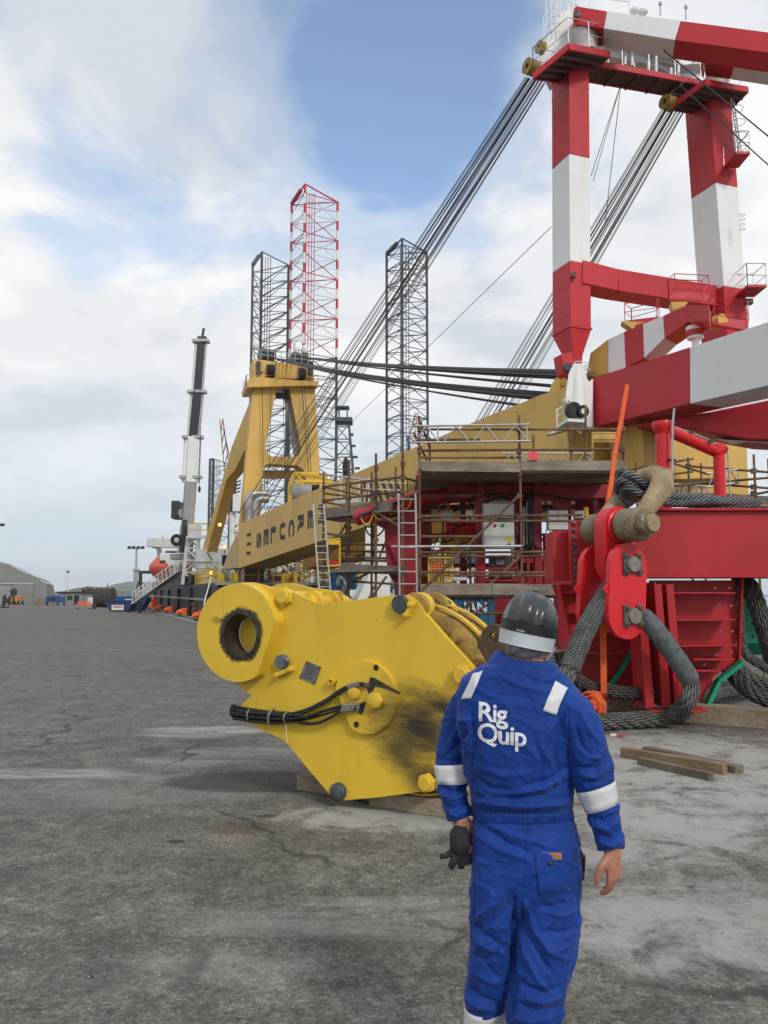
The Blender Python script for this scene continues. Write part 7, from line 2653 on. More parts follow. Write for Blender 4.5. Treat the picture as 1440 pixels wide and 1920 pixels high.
# exhaust pipes, boom hinge cage
for pts in ([(150, 1480), (150, 1330), (160, 1275), (200, 1258), (310, 1258)], [(200, 1470), (200, 1360), (215, 1312), (250, 1300), (310, 1300)]):
    obj('exhaust_pipe', MB().tube(spline([gp_(x, y, 0.8) for x, y in pts], 26), 0.30, 12), M['galv'], gan)
mb = MB()
cg = lambda x, y, o=2.6: gp_(x, y, o)
for p, q in (((448, 1360), (448, 1210)), ((448, 1210), (485, 1118)), ((485, 1118), (540, 1180)), ((540, 1180), (540, 1320)), ((448, 1225), (540, 1180)), ((485, 1118), (740, 1135)), ((540, 1185), (770, 1190)), ((500, 1125), (740, 1150)), ((700, 1185), (740, 1135)), ((770, 1160), (770, 1215)), ((448, 1235), (460, 1180))):
    mb.tube([cg(*p), cg(*q)], 0.16, 6)
obj('hinge_cage', mb, M['block_plain'], gan)
obj('drum_guard', MB().lathe(gp_(535, 1255, 2.0), V((0.957, 0.29, 0)), [(0, -0.8), (0.85, -0.8), (0.85, 0.8), (0, 0.8)], 20), M['grey'], gan)
obj('drum_housing', MB().prism([gp_(x, y, 1.5) for x, y in ((590, 1200), (705, 1190), (705, 1240), (590, 1290))], -GN * 1.5), M['dark'], gan)
mb = MB()
for x0, x1 in ((262, 268), (335, 320), (430, 445), (480, 470), (580, 640), (600, 660)):
    mb.tube([gp_(x0, 330, 0.5), gp_(x1, 1080, 0.5)], 0.025, 4)
obj('wire', mb, M['dark'], gan)


# ---- wires: each fan is one thing, each wire a part
def fan(label, a, b, n, wa, wb, r, m='dark', sag=0.0, extra=()):
    a, b = V(a), V(b)
    root = thing('wire_fan', label, 'crane wires', b, 'hoist wires of the crane')
    side_ = (b - a).cross(Z).normalized()
    for i in range(n):
        u = (i / (n - 1) - 0.5) if n > 1 else 0
        jit = math.sin(i * 7.3) * 0.03
        p, q = a + side_ * (wa * (u + jit)) + Z * (0.05 * math.sin(i * 3.1)), b + side_ * (wb * (u + jit)) + Z * (0.35 * math.sin(i * 2.3))
        rr = r * (1.9 if i in extra else 1.0)
        if sag:
            pts = [p.lerp(q, t / 12) - Z * (sag * (1 + 0.12 * math.sin(i * 2)) * 4 * (t / 12) * (1 - t / 12)) for t in range(13)]
            obj('wire', MB().tube(pts, rr, 5), M[m], root)
        else:
            pipe('wire', p, q, rr, M[m], root, 6)
    return root


M['wire_black'] = plain('black_wire', (0.02, 0.021, 0.024), 0.5)
M['wire_grey'] = plain('grey_hoist_wire', (0.10, 0.105, 0.115), 0.5)
fan('broad fan of wires from the left mast head down across the yellow gantry', at(1004, 150, 27.3), at(475, 972, 61.5), 20, 0.85, 2.8, 0.0165, 'wire_grey', extra=(9, 10))
fan('second fan of wires from the right mast head passing behind the left leg', at(1262, 207, 29.2), at(800, 998, 62.0), 20, 0.95, 2.8, 0.0165, 'wire_grey', extra=(9, 10))
fan('upper pair of thick sagging wires from the gantry top to the boom head', gp_(650, 150, 0.5), bo(1046, 706, -0.6), 6, 1.6, 0.6, 0.045, 'wire_black', 0.16, (1, 4))
fan('lower pair of thick sagging wires from the gantry side to the boom head', gp_(430, 165, 0.5), bo(1008, 748, -0.6), 6, 1.6, 0.6, 0.045, 'wire_black', 0.28, (1, 4))


def wire1(label, a, b, r=0.014):
    w = pipe('wire', a, b, r, M['wire_black'], None, 6)
    return tag(w, label, 'wire')


wire1('single thin wire slanting from the red mast leg down to the gantry deck', at(1034, 425, 27.6), at(660, 790, 55))
wire1('thin wire hanging from the catwalk, leftmost of three', at(1164, 158, 28.9), at(1108, 330, 29.5))
wire1('thin wire hanging from the catwalk, middle of three', at(1164, 158, 28.9), at(1112, 340, 30.5), 0.012)
wire1('thin wire hanging from the catwalk, rightmost of three', at(1164, 158, 28.9), at(1135, 415, 31))
wire1('thick guy wire leaving the picture at the upper right edge below the mast arm', at(1222, 76, 27), at(1480, 288, 22), 0.022)
wire1('lower guy wire crossing the right mast leg to the right edge', at(1275, 160, 28), at(1480, 345, 22), 0.022)

# ================================================================== crane barge: hull, deckhouses, deck gear
BH = V((-12.3, 59.0, 0))                           # corner of the bow nearest the quay
ves = thing('crane_barge', 'black-hulled crane barge moored along the quay with yellow deck rails and white deckhouses', 'barge', BH)


def hz_(u, v, z):
    """u along the barge away from us, v across it from the quay side"""
    return BH + QD * u + QP * v + Z * z


LEN, BEAM = 66, 24
zd = 2.75
deckp = [hz_(0, 0, 0), hz_(0, BEAM, 0), hz_(LEN, BEAM, 0), hz_(LEN, 0, 0)]
hb_ = MB().prism([p + Z * -2.8 for p in deckp], (0, 0, 2.8 + zd))
obj('hull', hb_, M['hull'], ves, bev=0.15, seg=3)
obj('raised_bow', MB().prism([hz_(16, -0.05, zd), hz_(16, BEAM, zd), hz_(LEN, BEAM, zd), hz_(LEN, -0.05, zd)], (0, 0, 0.9)), M['hull'], ves)
obj('rubbing_strake', MB().beam(hz_(-0.1, -0.12, 1.4), hz_(LEN, -0.12, 1.7), 0.25, 0.18).beam(hz_(-0.12, -0.2, zd - 0.12), hz_(-0.12, BEAM, zd - 0.12), 0.2, 0.2), M['grey'], ves)
for u in range(4, 60, 11):
    obj('hull_fender', MB().beam(hz_(u, -0.16, -1.0), hz_(u, -0.16, zd - 0.3), 0.25, 0.2, QD), M['black_rubber'], ves)
# yellow side rails
for u0 in range(1, 58, 6):
    zz_ = zd if u0 < 15 else zd + 0.9
    railing(ves, [hz_(u0, 0.25, zz_), hz_(u0 + 5.6, 0.25, zz_)], 1.1, M['block_plain'], 0.05, name='side_rail')
for v0 in range(2, 22, 4):
    railing(ves, [hz_(0.4, v0, zd), hz_(0.4, v0 + 3.4, zd)], 1.1, M['block_plain'], 0.035, name='bow_rail')
for u, v in ((1.0, 1.6), (1.0, 5.2), (3, 0.8)):
    obj('bollard_pair', MB().cyl(hz_(u, v, zd), hz_(u, v, zd + 0.7), 0.22, 12).cyl(hz_(u, v + 0.9, zd), hz_(u, v + 0.9, zd + 0.7), 0.22, 12), M['block_plain'], ves)


def house(name, u, v, z, lu, lv, h, m, rows=0, cols=0, win='glass'):
    o = obj(name, MB().box(hz_(u + lu / 2, v + lv / 2, z + h / 2), (lv, lu, h), (QP, QD, Z)), M[m], ves, bev=0.04)
    for r in range(rows):
        for c_ in range(cols):
            p = hz_(u, v + lv * (c_ + 0.5) / cols, z + h * (r + 0.55) / rows)
            obj('window', MB().box(p - QD * 0.02, (lv / cols * 0.45, 0.1, h / rows * 0.42), (QP, QD, Z)), M[win], o)
    return o


house('deckhouse', 30, 8, zd + .9, 6, 14, 3.0, 'white', 1, 7)
house('deckhouse', 33, 9, zd + 3.9, 6, 11, 2.8, 'white', 1, 6)
house('bridge', 35, 10, zd + 6.7, 5, 8, 2.6, 'white', 1, 5)
house('deckhouse', 18, 2.5, zd + .9, 5, 4, 2.6, 'white', 1, 2)
house('engine_house', 24, 11, zd + .9, 4, 6, 2.4, 'grey', 1, 3)
obj('funnel', MB().lathe(hz_(33, 7.5, zd + 3), Z, [(0.8, 0), (0.8, 3.2), (0.95, 3.3), (0.95, 3.7), (0.5, 3.9), (0, 3.9)], 20), M['white'], ves)
obj('funnel', MB().lathe(hz_(30, 5.0, zd + .9), Z, [(1.3, 0), (1.3, 2.6), (1.1, 3.1), (0, 3.3)], 20), M['white'], ves)
rnd = random.Random(3)
# bow deck clutter: winches, tanks, lockers, pipe frames, in rows behind the rail
for k in range(36):
    v = 2.0 + 20.5 * (k / 35) + rnd.uniform(-.3, .3)
    u = 2.0 + rnd.random() * 12
    kind = rnd.random()
    w = rnd.uniform(0.4, 0.9)
    p = hz_(u, v, zd)
    mm = rnd.choice(['block_plain', 'white', 'grey', 'block_plain', 'yellow_crane', 'dark', 'brown_steel', 'white'])
    if kind < 0.35:
        o = obj('winch', MB().cyl(p + QP * -w * 0.6 + Z * 0.55, p + QP * w * 0.6 + Z * 0.55, 0.35, 14).cyl(p - QP * w * 0.75 + Z * 0.55, p - QP * w * 0.6 + Z * 0.55, 0.55, 14).cyl(p + QP * w * 0.6 + Z * 0.55, p + QP * w * 0.75 + Z * 0.55, 0.55, 14).box(p + Z * 0.12, (w * 2, 1, 0.24), (QP, QD, Z)), M[mm], ves)
    elif kind < 0.65:
        hgt = rnd.uniform(0.8, 1.8)
        o = obj('locker', MB().box(p + Z * hgt / 2, (w * 1.4, 0.9, hgt), (QP, QD, Z)), M[mm], ves, bev=0.03)
        obj('door', MB().box(p + Z * hgt * 0.5 - QD * 0.46, (w * 0.9, 0.04, hgt * 0.75), (QP, QD, Z)), M['grey'], o)
    else:
        hgt = rnd.uniform(1.4, 2.8)
        f = MB()
        for a in (-w, w):
            f.beam(p + QP * a, p + QP * a + Z * hgt, 0.10, 0.10, QD)
        f.beam(p - QP * w + Z * hgt, p + QP * w + Z * hgt, 0.10, 0.10)
        f.beam(p - QP * w, p + QP * w + Z * hgt, 0.07, 0.07)
        obj('pipe_frame', f, M[mm], ves)
mb = MB()
for k in range(420):
    v = rnd.uniform(1.5, 22.5)
    u = rnd.uniform(1.5, 26)
    z = zd + (0.9 if u > 16 else 0)
    p = hz_(u, v, z)
    d = V((rnd.uniform(-1, 1), rnd.uniform(-1, 1), rnd.uniform(0.0, 1.3))).normalized() * rnd.uniform(0.6, 2.6)
    mb.beam(p + Z * rnd.uniform(0, 1.2), p + d + Z * rnd.uniform(0, 1.0), 0.06 + 0.05 * rnd.random(), 0.08, V((0.3, 0.2, 1)), rnd.choice((0, 0, 0, 1, 1, 2, 3, 4)))
obj('deck_pipework', mb, [M['white'], M['block_plain'], M['galv'], M['dark'], M['brown_steel']], ves, kind='stuff')
for v in (7.5, 10.4, 14.0):
    o = obj('tank', MB().lathe(hz_(12, v, zd), Z, [(0.9, 0), (0.9, 1.8), (0.6, 2.2), (0, 2.3)], 18), M['white'] if v < 12 else M['grey'], ves)
# red-brown winch frame on the near bow corner and lamps
obj('winch_frame', MB().box(hz_(1.2, 2.9, zd + 0.75), (1.5, 0.9, 1.5), (QP, QD, Z)), M['brown_steel'], ves, bev=0.05)
lamps = [(412, 984, 64), (396, 1074, 64), (421, 1026, 66), (327, 1042, 81), (886, 1055, 52), (462, 1027, 66)]
for x, y, Y in lamps[:4]:
    c = at(x, y, Y)
    lp = thing('work_lamp', {412: 'lit work lamp high on the yellow gantry stay', 396: 'lit work lamp low on the bow of the barge', 421: 'lit work lamp beside the pale boom foot', 327: 'lit work lamp beside the orange-roofed hut on the barge deck'}[x], 'lamp', c)
    obj('glass', MB().lathe(c, V((-c.x, -c.y, 0)), [(0, -0.05), (0.13, 0), (0.15, 0.05), (0.10, 0.09), (0, 0.11)], 14), M['lamp'], lp)
    obj('bracket', MB().beam(c + Z * -0.6, c + V((0, 0.1, 0)), 0.07, 0.07, V((0, 1, 0))), M['dark'], lp)

# ---- white lattice tower with platform at the bow corner
lt = thing('lattice_support', 'short white lattice tower with a railed platform at the barge corner', 'lattice tower', at(357, 1096, 77.5))
base = [at(342, 1096, 77), at(371, 1096, 76.5), at(373, 1094, 79), at(348, 1094, 79.5)]
topp = [at(352, 1005, 77), at(371, 1005, 76.5), at(372, 1007, 79), at(355, 1007, 79.5)]
for i in range(4):
    obj('leg', MB().beam(base[i], topp[i], 0.3, 0.3, QD), M['white'], lt)
for i in range(4):
    j = (i + 1) % 4
    for k in range(4):
        p, q = base[i].lerp(topp[i], k / 4), base[j].lerp(topp[j], (k + 1) / 4)
        r_, s_ = base[j].lerp(topp[j], k / 4), base[i].lerp(topp[i], (k + 1) / 4)
        obj('brace', MB().beam(p, q, 0.15, 0.15, QD + V((0, 0, .1))) if (k + i) % 2 else MB().beam(r_, s_, 0.15, 0.15, QD + V((0, 0, .1))), M['white'], lt)
        obj('brace', MB().beam(s_, q, 0.14, 0.14), M['white'], lt)
pf = [at(350, 1009, 76), at(389, 1010, 76), at(388, 1007, 80), at(350, 1007, 80)]
obj('platform', MB().prism(pf, (0, 0, 0.2)), M['white'], lt)
railing(lt, [p + Z * 0.2 for p in pf] + [pf[0] + Z * 0.2], 1.2, M['block_plain'], 0.04)
obj('hut', MB().box(at(365, 998, 78), (1.1, 1.1, 1.5)), M['white'], lt, bev=0.05)

# ---- telescopic deck crane
TY_ = 80.0
tcr = thing('deck_crane', 'white and black telescopic crane with its boom raised nearly upright on the barge', 'deck crane', at(340, 1066, TY_))


def T(x, y, dy=0.0):
    return at(x, y, TY_ + dy)


obj('pedestal', MB().lathe(at(338, 1064, TY_), Z, [(1.2, -1.5), (1.2, 0.6), (1.5, 0.8), (1.5, 1.3), (0, 1.4)], 20), M['grey'], tcr)
obj('turret', MB().box(T(334, 1050), (3.0, 2.6, 1.3)), M['white'], tcr, bev=0.1)
obj('base_boom', MB().beam(T(346, 1052), T(352, 985), 1.35, 1.25, QD), M['grey'], tcr, bev=0.05)
obj('boom_section', MB().beam(T(351, 992, .1), T(358, 900, .1), 1.15, 1.1, QD), M['grey'], tcr, bev=0.05)
obj('boom_section', MB().beam(T(357.5, 905), T(361.5, 820), 1.05, 1.0, QD), M['white'], tcr, bev=0.05)
obj('black_section', MB().beam(T(362, 820), T(370, 735), 0.86, 0.8, QD), M['wire_black'], tcr, bev=0.04)
obj('black_section', MB().beam(T(370, 735), T(377, 642), 0.76, 0.7, QD), M['wire_black'], tcr, bev=0.04)
for y0, y1, x0, x1, w in ((820, 735, 362, 370, 0.62), (735, 638, 370, 377, 0.56), (905, 820, 357.5, 361.5, 0.80)):
    for s in (-1, 1):
        a, b = T(x0, y0), T(x1, y1)
        o_ = V((s * w, 0, 0))
        obj('side_cylinder', MB().cyl(a + o_, b + o_, 0.10, 8), M['white'] if s < 0 else M['galv'], tcr)
for x, y, w in ((362, 820, 2.1), (370, 735, 1.9), (377, 640, 1.7), (358, 895, 2.2)):
    obj('collar', MB().beam(T(x, y) - V((w / 2, 0, 0)), T(x, y) + V((w / 2, 0, 0)), 0.9, 0.28), M['galv'], tcr)
obj('tip', MB().beam(T(378, 640), T(382, 616), 0.25, 0.3, QD), M['dark'], tcr)
obj('head', MB().box(T(379, 636), (0.9, 0.5, 0.5)), M['brown_steel'], tcr)
obj('cab', MB().box(T(332, 957, 0.6), (0.75, 1.8, 1.8)), M['dark'], tcr, bev=0.05)
obj('cab_arm', MB().beam(T(336, 965), T(346, 960), 0.6, 0.8), M['grey'], tcr)
obj('luffing_cylinder', MB().cyl(T(340, 1045, -1), T(347, 975, -0.6), 0.25, 12), M['dark'], tcr)
obj('hose_drum', MB().lathe(T(331, 1013, -0.8), V((0.3, -1, 0)), [(0.25, 0), (0.6, 0), (0.6, 0.4), (0.25, 0.4), (0.25, 0)], 18), M['black_rubber'], tcr)
obj('hook_wire', MB().cyl(T(376, 800, -1), T(374, 912, -1), 0.03, 5), M['dark'], tcr)
obj('hook', MB().lathe(T(374, 915, -1), Z, [(0, -0.5), (0.14, -0.3), (0.14, 0.1), (0, 0.2)], 8), M['dark'], tcr)

# ---- white davit, lifeboat, hut with orange roof, gangway
dv = thing('davit', 'white davit arm with a bent leg standing over the orange lifeboat', 'davit', at(303, 1062, 84))
obj('arm', MB().beam(at(283, 1017, 84), at(331, 1019, 82), 1.2, 1.0), M['white'], dv, bev=0.08)
obj('leg', MB().tube(spline([at(286, 1023, 84), at(295, 1025, 84), at(299, 1033, 84), at(298.5, 1050, 84), at(298, 1075, 84)], 16), 0.28, 10), M['white'], dv)
obj('end_disc', MB().lathe(at(288, 1015, 83.4), V((0.2, -1, 0)), [(0.4, 0), (0.4, 0.1), (0, 0.1)], 14), M['brown_steel'], dv)
obj('lamp_post', MB().cyl(at(305, 1012, 84), at(305, 1006, 84), 0.06, 6), M['dark'], dv)
lb = thing('lifeboat', 'orange enclosed lifeboat hanging bow-on at the barge side', 'lifeboat', at(301, 1084, 82))
c = at(302, 1069, 80)
prof = []
for z, a, b in ((-0.85, 0.25, 1.0), (-0.55, 0.85, 2.4), (-0.1, 1.3, 2.9), (0.25, 1.38, 3.0), (0.55, 1.2, 2.6), (0.95, 0.75, 1.6), (1.25, 0.35, 0.7), (1.32, 0.1, 0.2)):
    prof.append(ell(c + Z * z * 1.15, QP, QD, a * 0.88, b * 0.65, 24, 2))
obj('hull', MB().loft(prof), paint('lifeboat_orange', (0.55, 0.10, 0.06), 0.45, 0.1, 1), lb)
obj('gunwale', MB().tube(circ(c + Z * 0.2, QP, QD, 1.0, 24), 0.06, 6, closed=True), M['orange'], lb)
obj('window', MB().box(c + Z * 0.8 - QD * 1.6, (0.5, 0.2, 0.22), (QP, QD, Z)), M['glass'], lb)
hut = thing('deck_hut', 'small tan hut with an orange-brown roof on the barge deck', 'hut', at(323, 1074, 84))
obj('wall', MB().box(at(331, 1060, 84), (1.7, 2.2, 3.0)), M['white'], hut, bev=0.04)
obj('roof', MB().box(at(325, 1042, 84), (1.3, 2.2, 0.8)), paint('orange_brown_roof', (0.45, 0.20, 0.08), 0.6), hut, bev=0.04)
obj('band', MB().box(at(330, 1050, 82.6), (4.2, 0.3, 0.5)), M['grey'], hut)
gw = thing('gangway', 'white aluminium gangway climbing from the quay to the barge deck', 'gangway', at(252, 1143, 80))
ga, gb = at(253, 1132, 80), at(338, 1072, 78)
sd = QP * 0.0 + V((0.3, 0.95, 0)) * 0.5
for s in (-1, 1):
    o_ = sd * s
    mb = MB().tube([ga + o_, gb + o_], 0.05, 6).tube([ga + o_ + Z * 1.1, gb + o_ + Z * 1.1], 0.05, 6)
    for k in range(13):
        p = (ga + o_).lerp(gb + o_, k / 12)
        mb.tube([p, p + Z * 1.1], 0.03, 5)
        if k < 12:
            q = (ga + o_).lerp(gb + o_, (k + 1) / 12)
            mb.tube([p, q + Z * 1.1], 0.025, 5)
    obj('side_truss', mb, M['white'], gw)
obj('treads', MB().beam(ga, gb, 0.95, 0.06), M['galv'], gw)
bf = thing('framework', 'plain black steel frame on the quay beside the gangway', 'frame', gz(264, 1148))  # plain black steel frame, use unknown
fa_, fb_ = at(263.5, 1110, 82), at(288, 1072, 82)
obj('post', MB().beam(V((fa_.x, 82, 0)), at(263.5, 1072, 82), 0.35, 0.35, QD), M['dark'], bf)
obj('crossbar', MB().beam(at(261, 1073, 82), at(289, 1073, 82), 0.3, 0.3), M['dark'], bf)
obj('stay', MB().beam(V((fa_.x - 1.2, 82, 0)), at(263, 1082, 82), 0.12, 0.12, QD), M['dark'], bf)

# ---- white A-frame rest below the boom, blue boxes on the quay behind the scaffold
rest = thing('boom_rest', 'white braced steel rest standing below the boom behind the left scaffold', 'boom rest', V((at(700, 1116, 24).x, 24, 0)))
for p, q, w in ((((724, 985, 24)), (724, 1140, 24), 0.24), ((672, 1140, 24), (728, 1020, 24), 0.26), ((655, 1140, 25.5), (700, 1060, 25.5), 0.22), ((690, 990, 25), (690, 1090, 25), 0.16), ((712, 985, 25.5), (712, 1140, 25.5), 0.18)):
    obj('post', MB().beam(at(*p), at(*q), w, w, V((0, 1, 0))), M['white'], rest)
obj('crossbar', MB().beam(at(690, 1082, 24), at(730, 1082, 24), 0.2, 0.2).beam(at(655, 1112, 25), at(730, 1112, 25), 0.2, 0.2), M['white'], rest)


def container(px0, px1, ytop, Y, depth, m, label, text=None, tx=None, ty=None, ts=0.5):
    a, b = at(px0, ytop, Y), at(px1, ytop, Y)
    hgt = a.z
    root = thing('shipping_container', label, 'container', V(((a.x + b.x) / 2, Y, 0)))
    w = b.x - a.x
    mb = MB()
    n = int(w / 0.28)
    pts = []
    for i in range(n):
        x = a.x + 0.1 + (w - 0.2) * i / n
        s = (w - 0.2) / n
        pts += [(x, 0.0), (x + s * 0.4, 0.0), (x + s * 0.5, 0.04), (x + s * 0.9, 0.04)]
    poly = [V((x, Y + 0.03 + y, 0.12)) for x, y in pts] + [V((b.x - 0.1, Y + depth, 0.12)), V((a.x + 0.1, Y + depth, 0.12))]
    obj('corrugated_wall', MB().prism(poly, (0, 0, hgt - 0.2)), M[m], root, flat=True)
    fr = MB()
    for x in (a.x + 0.06, b.x - 0.06):
        fr.beam(V((x, Y + 0.03, 0)), V((x, Y + 0.03, hgt)), 0.14, 0.14, V((0, 1, 0)))
    for z in (0.08, hgt - 0.06):
        fr.beam(V((a.x, Y + 0.028, z)), V((b.x, Y + 0.028, z)), 0.13, 0.13)
    obj('frame', fr, M[m], root)
    if text:
        cu = bpy.data.curves.new('t', 'FONT')
        cu.body = text
        cu.size = ts
        cu.offset = 0.012
        to = bpy.data.objects.new('t', cu)
        COL.objects.link(to)
        bpy.context.view_layer.update()
        tm = bpy.data.meshes.new_from_object(to.evaluated_get(bpy.context.evaluated_depsgraph_get()))
        bpy.data.objects.remove(to)
        p = at(tx, ty, Y)
        obj('lettering', MB().add([V((p.x + v.co.x, Y - 0.045, p.z + v.co.y)) for v in tm.vertices], [tuple(f.vertices) for f in tm.polygons]), M['lettering_w'], root, flat=True)
    return root


container(815, 985, 1114, 26, 2.4, 'blue_box', 'blue shipping container lettered white behind the scaffold foot', 'JAN', 869, 1148, 0.46)
container(700, 812, 1098, 30, 2.4, 'blue_box', 'dark blue shipping container lettered N behind the white boom rest', 'N', 724, 1120, 0.42)
container(615, 668, 1072, 46, 2.4, 'blue_skip', 'bright blue container box standing beyond the left scaffold')
# stacked pipes and tube racks lying behind the scaffold foot
pr_ = thing('tube_rack', 'stack of scaffold tubes and planks on the ground behind the worker', 'tube stack', V((at(910, 1200, 15).x, 16.4, 0)))
for i in range(9):
    z = 0.1 + 0.09 * (i // 3)
    pipe('tube', V((at(860, 1200, 16).x, 14.2 + (i % 3) * 0.12, z + 0.5)), V((at(1050, 1200, 16).x, 14.3 + (i % 3) * 0.12, z + 0.5)), 0.03, M['galv' if i % 2 else 'rust_tube'], pr_, 8)
for i in range(3):
    obj('plank', MB().box((at(930, 1200, 14.3).x, 14.3, 0.12 + 0.12 * i), (2.4, 0.6, 0.09)), M['board'], pr_)
lad = thing('ladder', 'aluminium ladder leaning low behind the worker beside the wire sling', 'ladder', gz(1040, 1262))
ladder(lad, 1062, 1215, 1030, 1262, 0.35, 13.2, 12.8, 3)

# ================================================================== jack-up legs and derrick far behind
def lattice(label, chords, yb, Y, bands, bay, m, name='lattice_tower', cw=0.42, ytip=None):
    """three chords given by (photo x, photo y of top, depth); braces on three faces"""
    root = thing(name, label, 'lattice tower', V((at(chords[1][0], 1116, Y).x, Y, 0)))
    tops = [at(x, y, YY) for x, y, YY in chords]
    bots = [V((t.x, t.y, 0.0)) for t in tops]
    ztop = min(t.z for t in tops)
    n = int(ztop / bay)
    for t, b in zip(tops, bots):
        if bands:
            z = t.z
            k = 0
            while z > bands[1]:
                z2 = max(z - bay / 2, bands[1])
                pipe('chord', V((t.x, t.y, z2)), V((t.x, t.y, z)), cw, M['rig_red' if k % 2 == 0 else 'rig_white'], root, 8)
                z, k = z2, k + 1
            pipe('chord', V((t.x, t.y, 0)), V((t.x, t.y, z)), cw, M[m], root, 8)
        else:
            pipe('chord', b, t, cw, M[m], root, 8)
    mb = MB()
    for i in range(3):
        j = (i + 1) % 3
        a, b = tops[i], tops[j]
        for k in range(n + 1):
            z1, z0 = ztop - k * bay, ztop - (k + 1) * bay
            if z0 < 0:
                break
            mi = 0
            if bands and z1 > bands[1]:
                mi = 1 if k % 2 == 0 else 2
            mi2 = 0 if not bands or z1 < bands[1] else (2 if mi == 1 else 1)
            A_, B_ = V((a.x, a.y, z1)), V((b.x, b.y, z1))
            C_, D_ = V((a.x, a.y, z0)), V((b.x, b.y, z0))
            mb.beam(A_, B_, 0.22, 0.22, Z, mi)
            m_ = (C_ + D_) / 2
            mid = (V((a.x, a.y, (z0 + z1) / 2)) + V((b.x, b.y, (z0 + z1) / 2))) / 2
            mb.beam(A_, D_, 0.20, 0.20, Z, mi2 if mi2 else 0)
            mb.beam(B_, V((a.x, a.y, (z1 + z0) / 2)), 0.15, 0.15, Z, mi)
    # top frame rising to the tallest chord
    hi = max(tops, key=lambda t: t.z)
    for t in tops:
        if t is not hi:
            mb.beam(t, hi, 0.35, 0.35, Z, 1 if bands else 0)
    obj('bracing', mb, [M[m], M['rig_red'], M['rig_white']], root, kind='stuff')
    # walkway on one top edge, pipes inside
    lo = sorted(tops, key=lambda t: t.z)[1]
    obj('top_walkway', MB().beam(hi.lerp(lo, 0.3), lo, 1.0, 1.0), M['rig_red' if bands else m], root)
    cc = (tops[0] + tops[1] + tops[2]) / 3
    for k in range(4):
        x = cc.x - 1.6 + k * 0.9
        pipe('riser', V((x, cc.y, 0)), V((x, cc.y, cc.z + 1)), 0.13, M['rig_red' if bands else m], root, 5)
    return root


lattice('dark lattice leg behind the yellow gantry, left of the red and white one', [(474, 497, 262), (491, 472, 270), (541, 497, 256)], 0, 262, None, 5.4, 'rig_dark')
lattice('tall red and white lattice leg rising behind the yellow gantry', [(547, 382, 252), (572, 345, 244), (633, 379, 250)], 0, 250, (0, 78.0), 6.6, 'rig_dark')
lattice('dark lattice leg standing alone right of the gantry behind the black wires', [(725, 476, 255), (754, 447, 247), (800, 473, 253)], 0, 255, None, 5.6, 'rig_dark')
lattice('small pale lattice leg low between the deck crane and the gantry stay', [(394, 862, 420), (400, 860, 425), (432, 872, 415)], 0, 420, None, 7.5, 'rig_dark', cw=0.7)
dk = thing('derrick', 'dark drilling derrick with a crown platform between the lattice legs', 'derrick', V((at(648, 1116, 240).x, 240, 0)))
DT = [at(632, 768, 236), at(652, 768, 236), at(652, 772, 244), at(632, 772, 244)]
DB = [V((at(626, 1000, 232).x, 232, 16)), V((at(673, 1000, 232).x, 232, 16)), V((at(676, 1000, 246).x, 246, 16)), V((at(628, 1000, 246).x, 246, 16))]
mb = MB()
for i in range(4):
    j = (i + 1) % 4
    obj('leg', MB().beam(DB[i], DT[i].lerp(DB[i], 0.12), 0.7, 0.7, V((0, 1, 0))), M['rig_dark'], dk)
    for k in range(8):
        a, b = DB[i].lerp(DT[i], k / 9), DB[j].lerp(DT[j], k / 9)
        c_, d_ = DB[i].lerp(DT[i], (k + 1) / 9), DB[j].lerp(DT[j], (k + 1) / 9)
        mb.beam(c_, d_, 0.3, 0.3).beam(a, d_, 0.26, 0.26) if k % 2 else mb.beam(c_, d_, 0.3, 0.3).beam(b, c_, 0.26, 0.26)
obj('bracing', mb, M['rig_dark'], dk, kind='stuff')
cpt = at(645, 790, 240)
obj('crown_platform', MB().box(cpt, (5.2, 6, 1.4)), M['rig_dark'], dk, bev=0.1)
obj('crown_frame', MB().box(at(642, 765, 240), (4.2, 4, 0.5)).beam(at(636, 788, 238), at(636, 765, 238), 0.4, 0.4, V((0, 1, 0))).beam(at(651, 788, 238), at(651, 765, 238), 0.4, 0.4, V((0, 1, 0))), M['rig_dark'], dk)
for k in range(4):
    obj('landing', MB().box(at(658 + 4 * k, 815 + 21 * k, 236), (1.5, 1.5, 0.5)), M['rig_dark'], dk)
obj('travelling_block', MB().lathe(at(648, 880, 239), Z, [(0, -3), (0.8, -2), (1.0, 1), (0.7, 3), (0, 4)], 12), M['wire_black'], dk)
rh = thing('rig_hull', 'grey jack-up rig hull hidden low behind the barge', 'rig hull', V((at(640, 1116, 250).x, 250, 0)))
obj('hull', MB().box((at(640, 1116, 250).x, 256, 11), (80, 50, 8)), M['rig_dark'], rh)
obj('quarters', MB().box((at(560, 1116, 250).x, 236, 19), (22, 10, 8)), M['white'], rh)


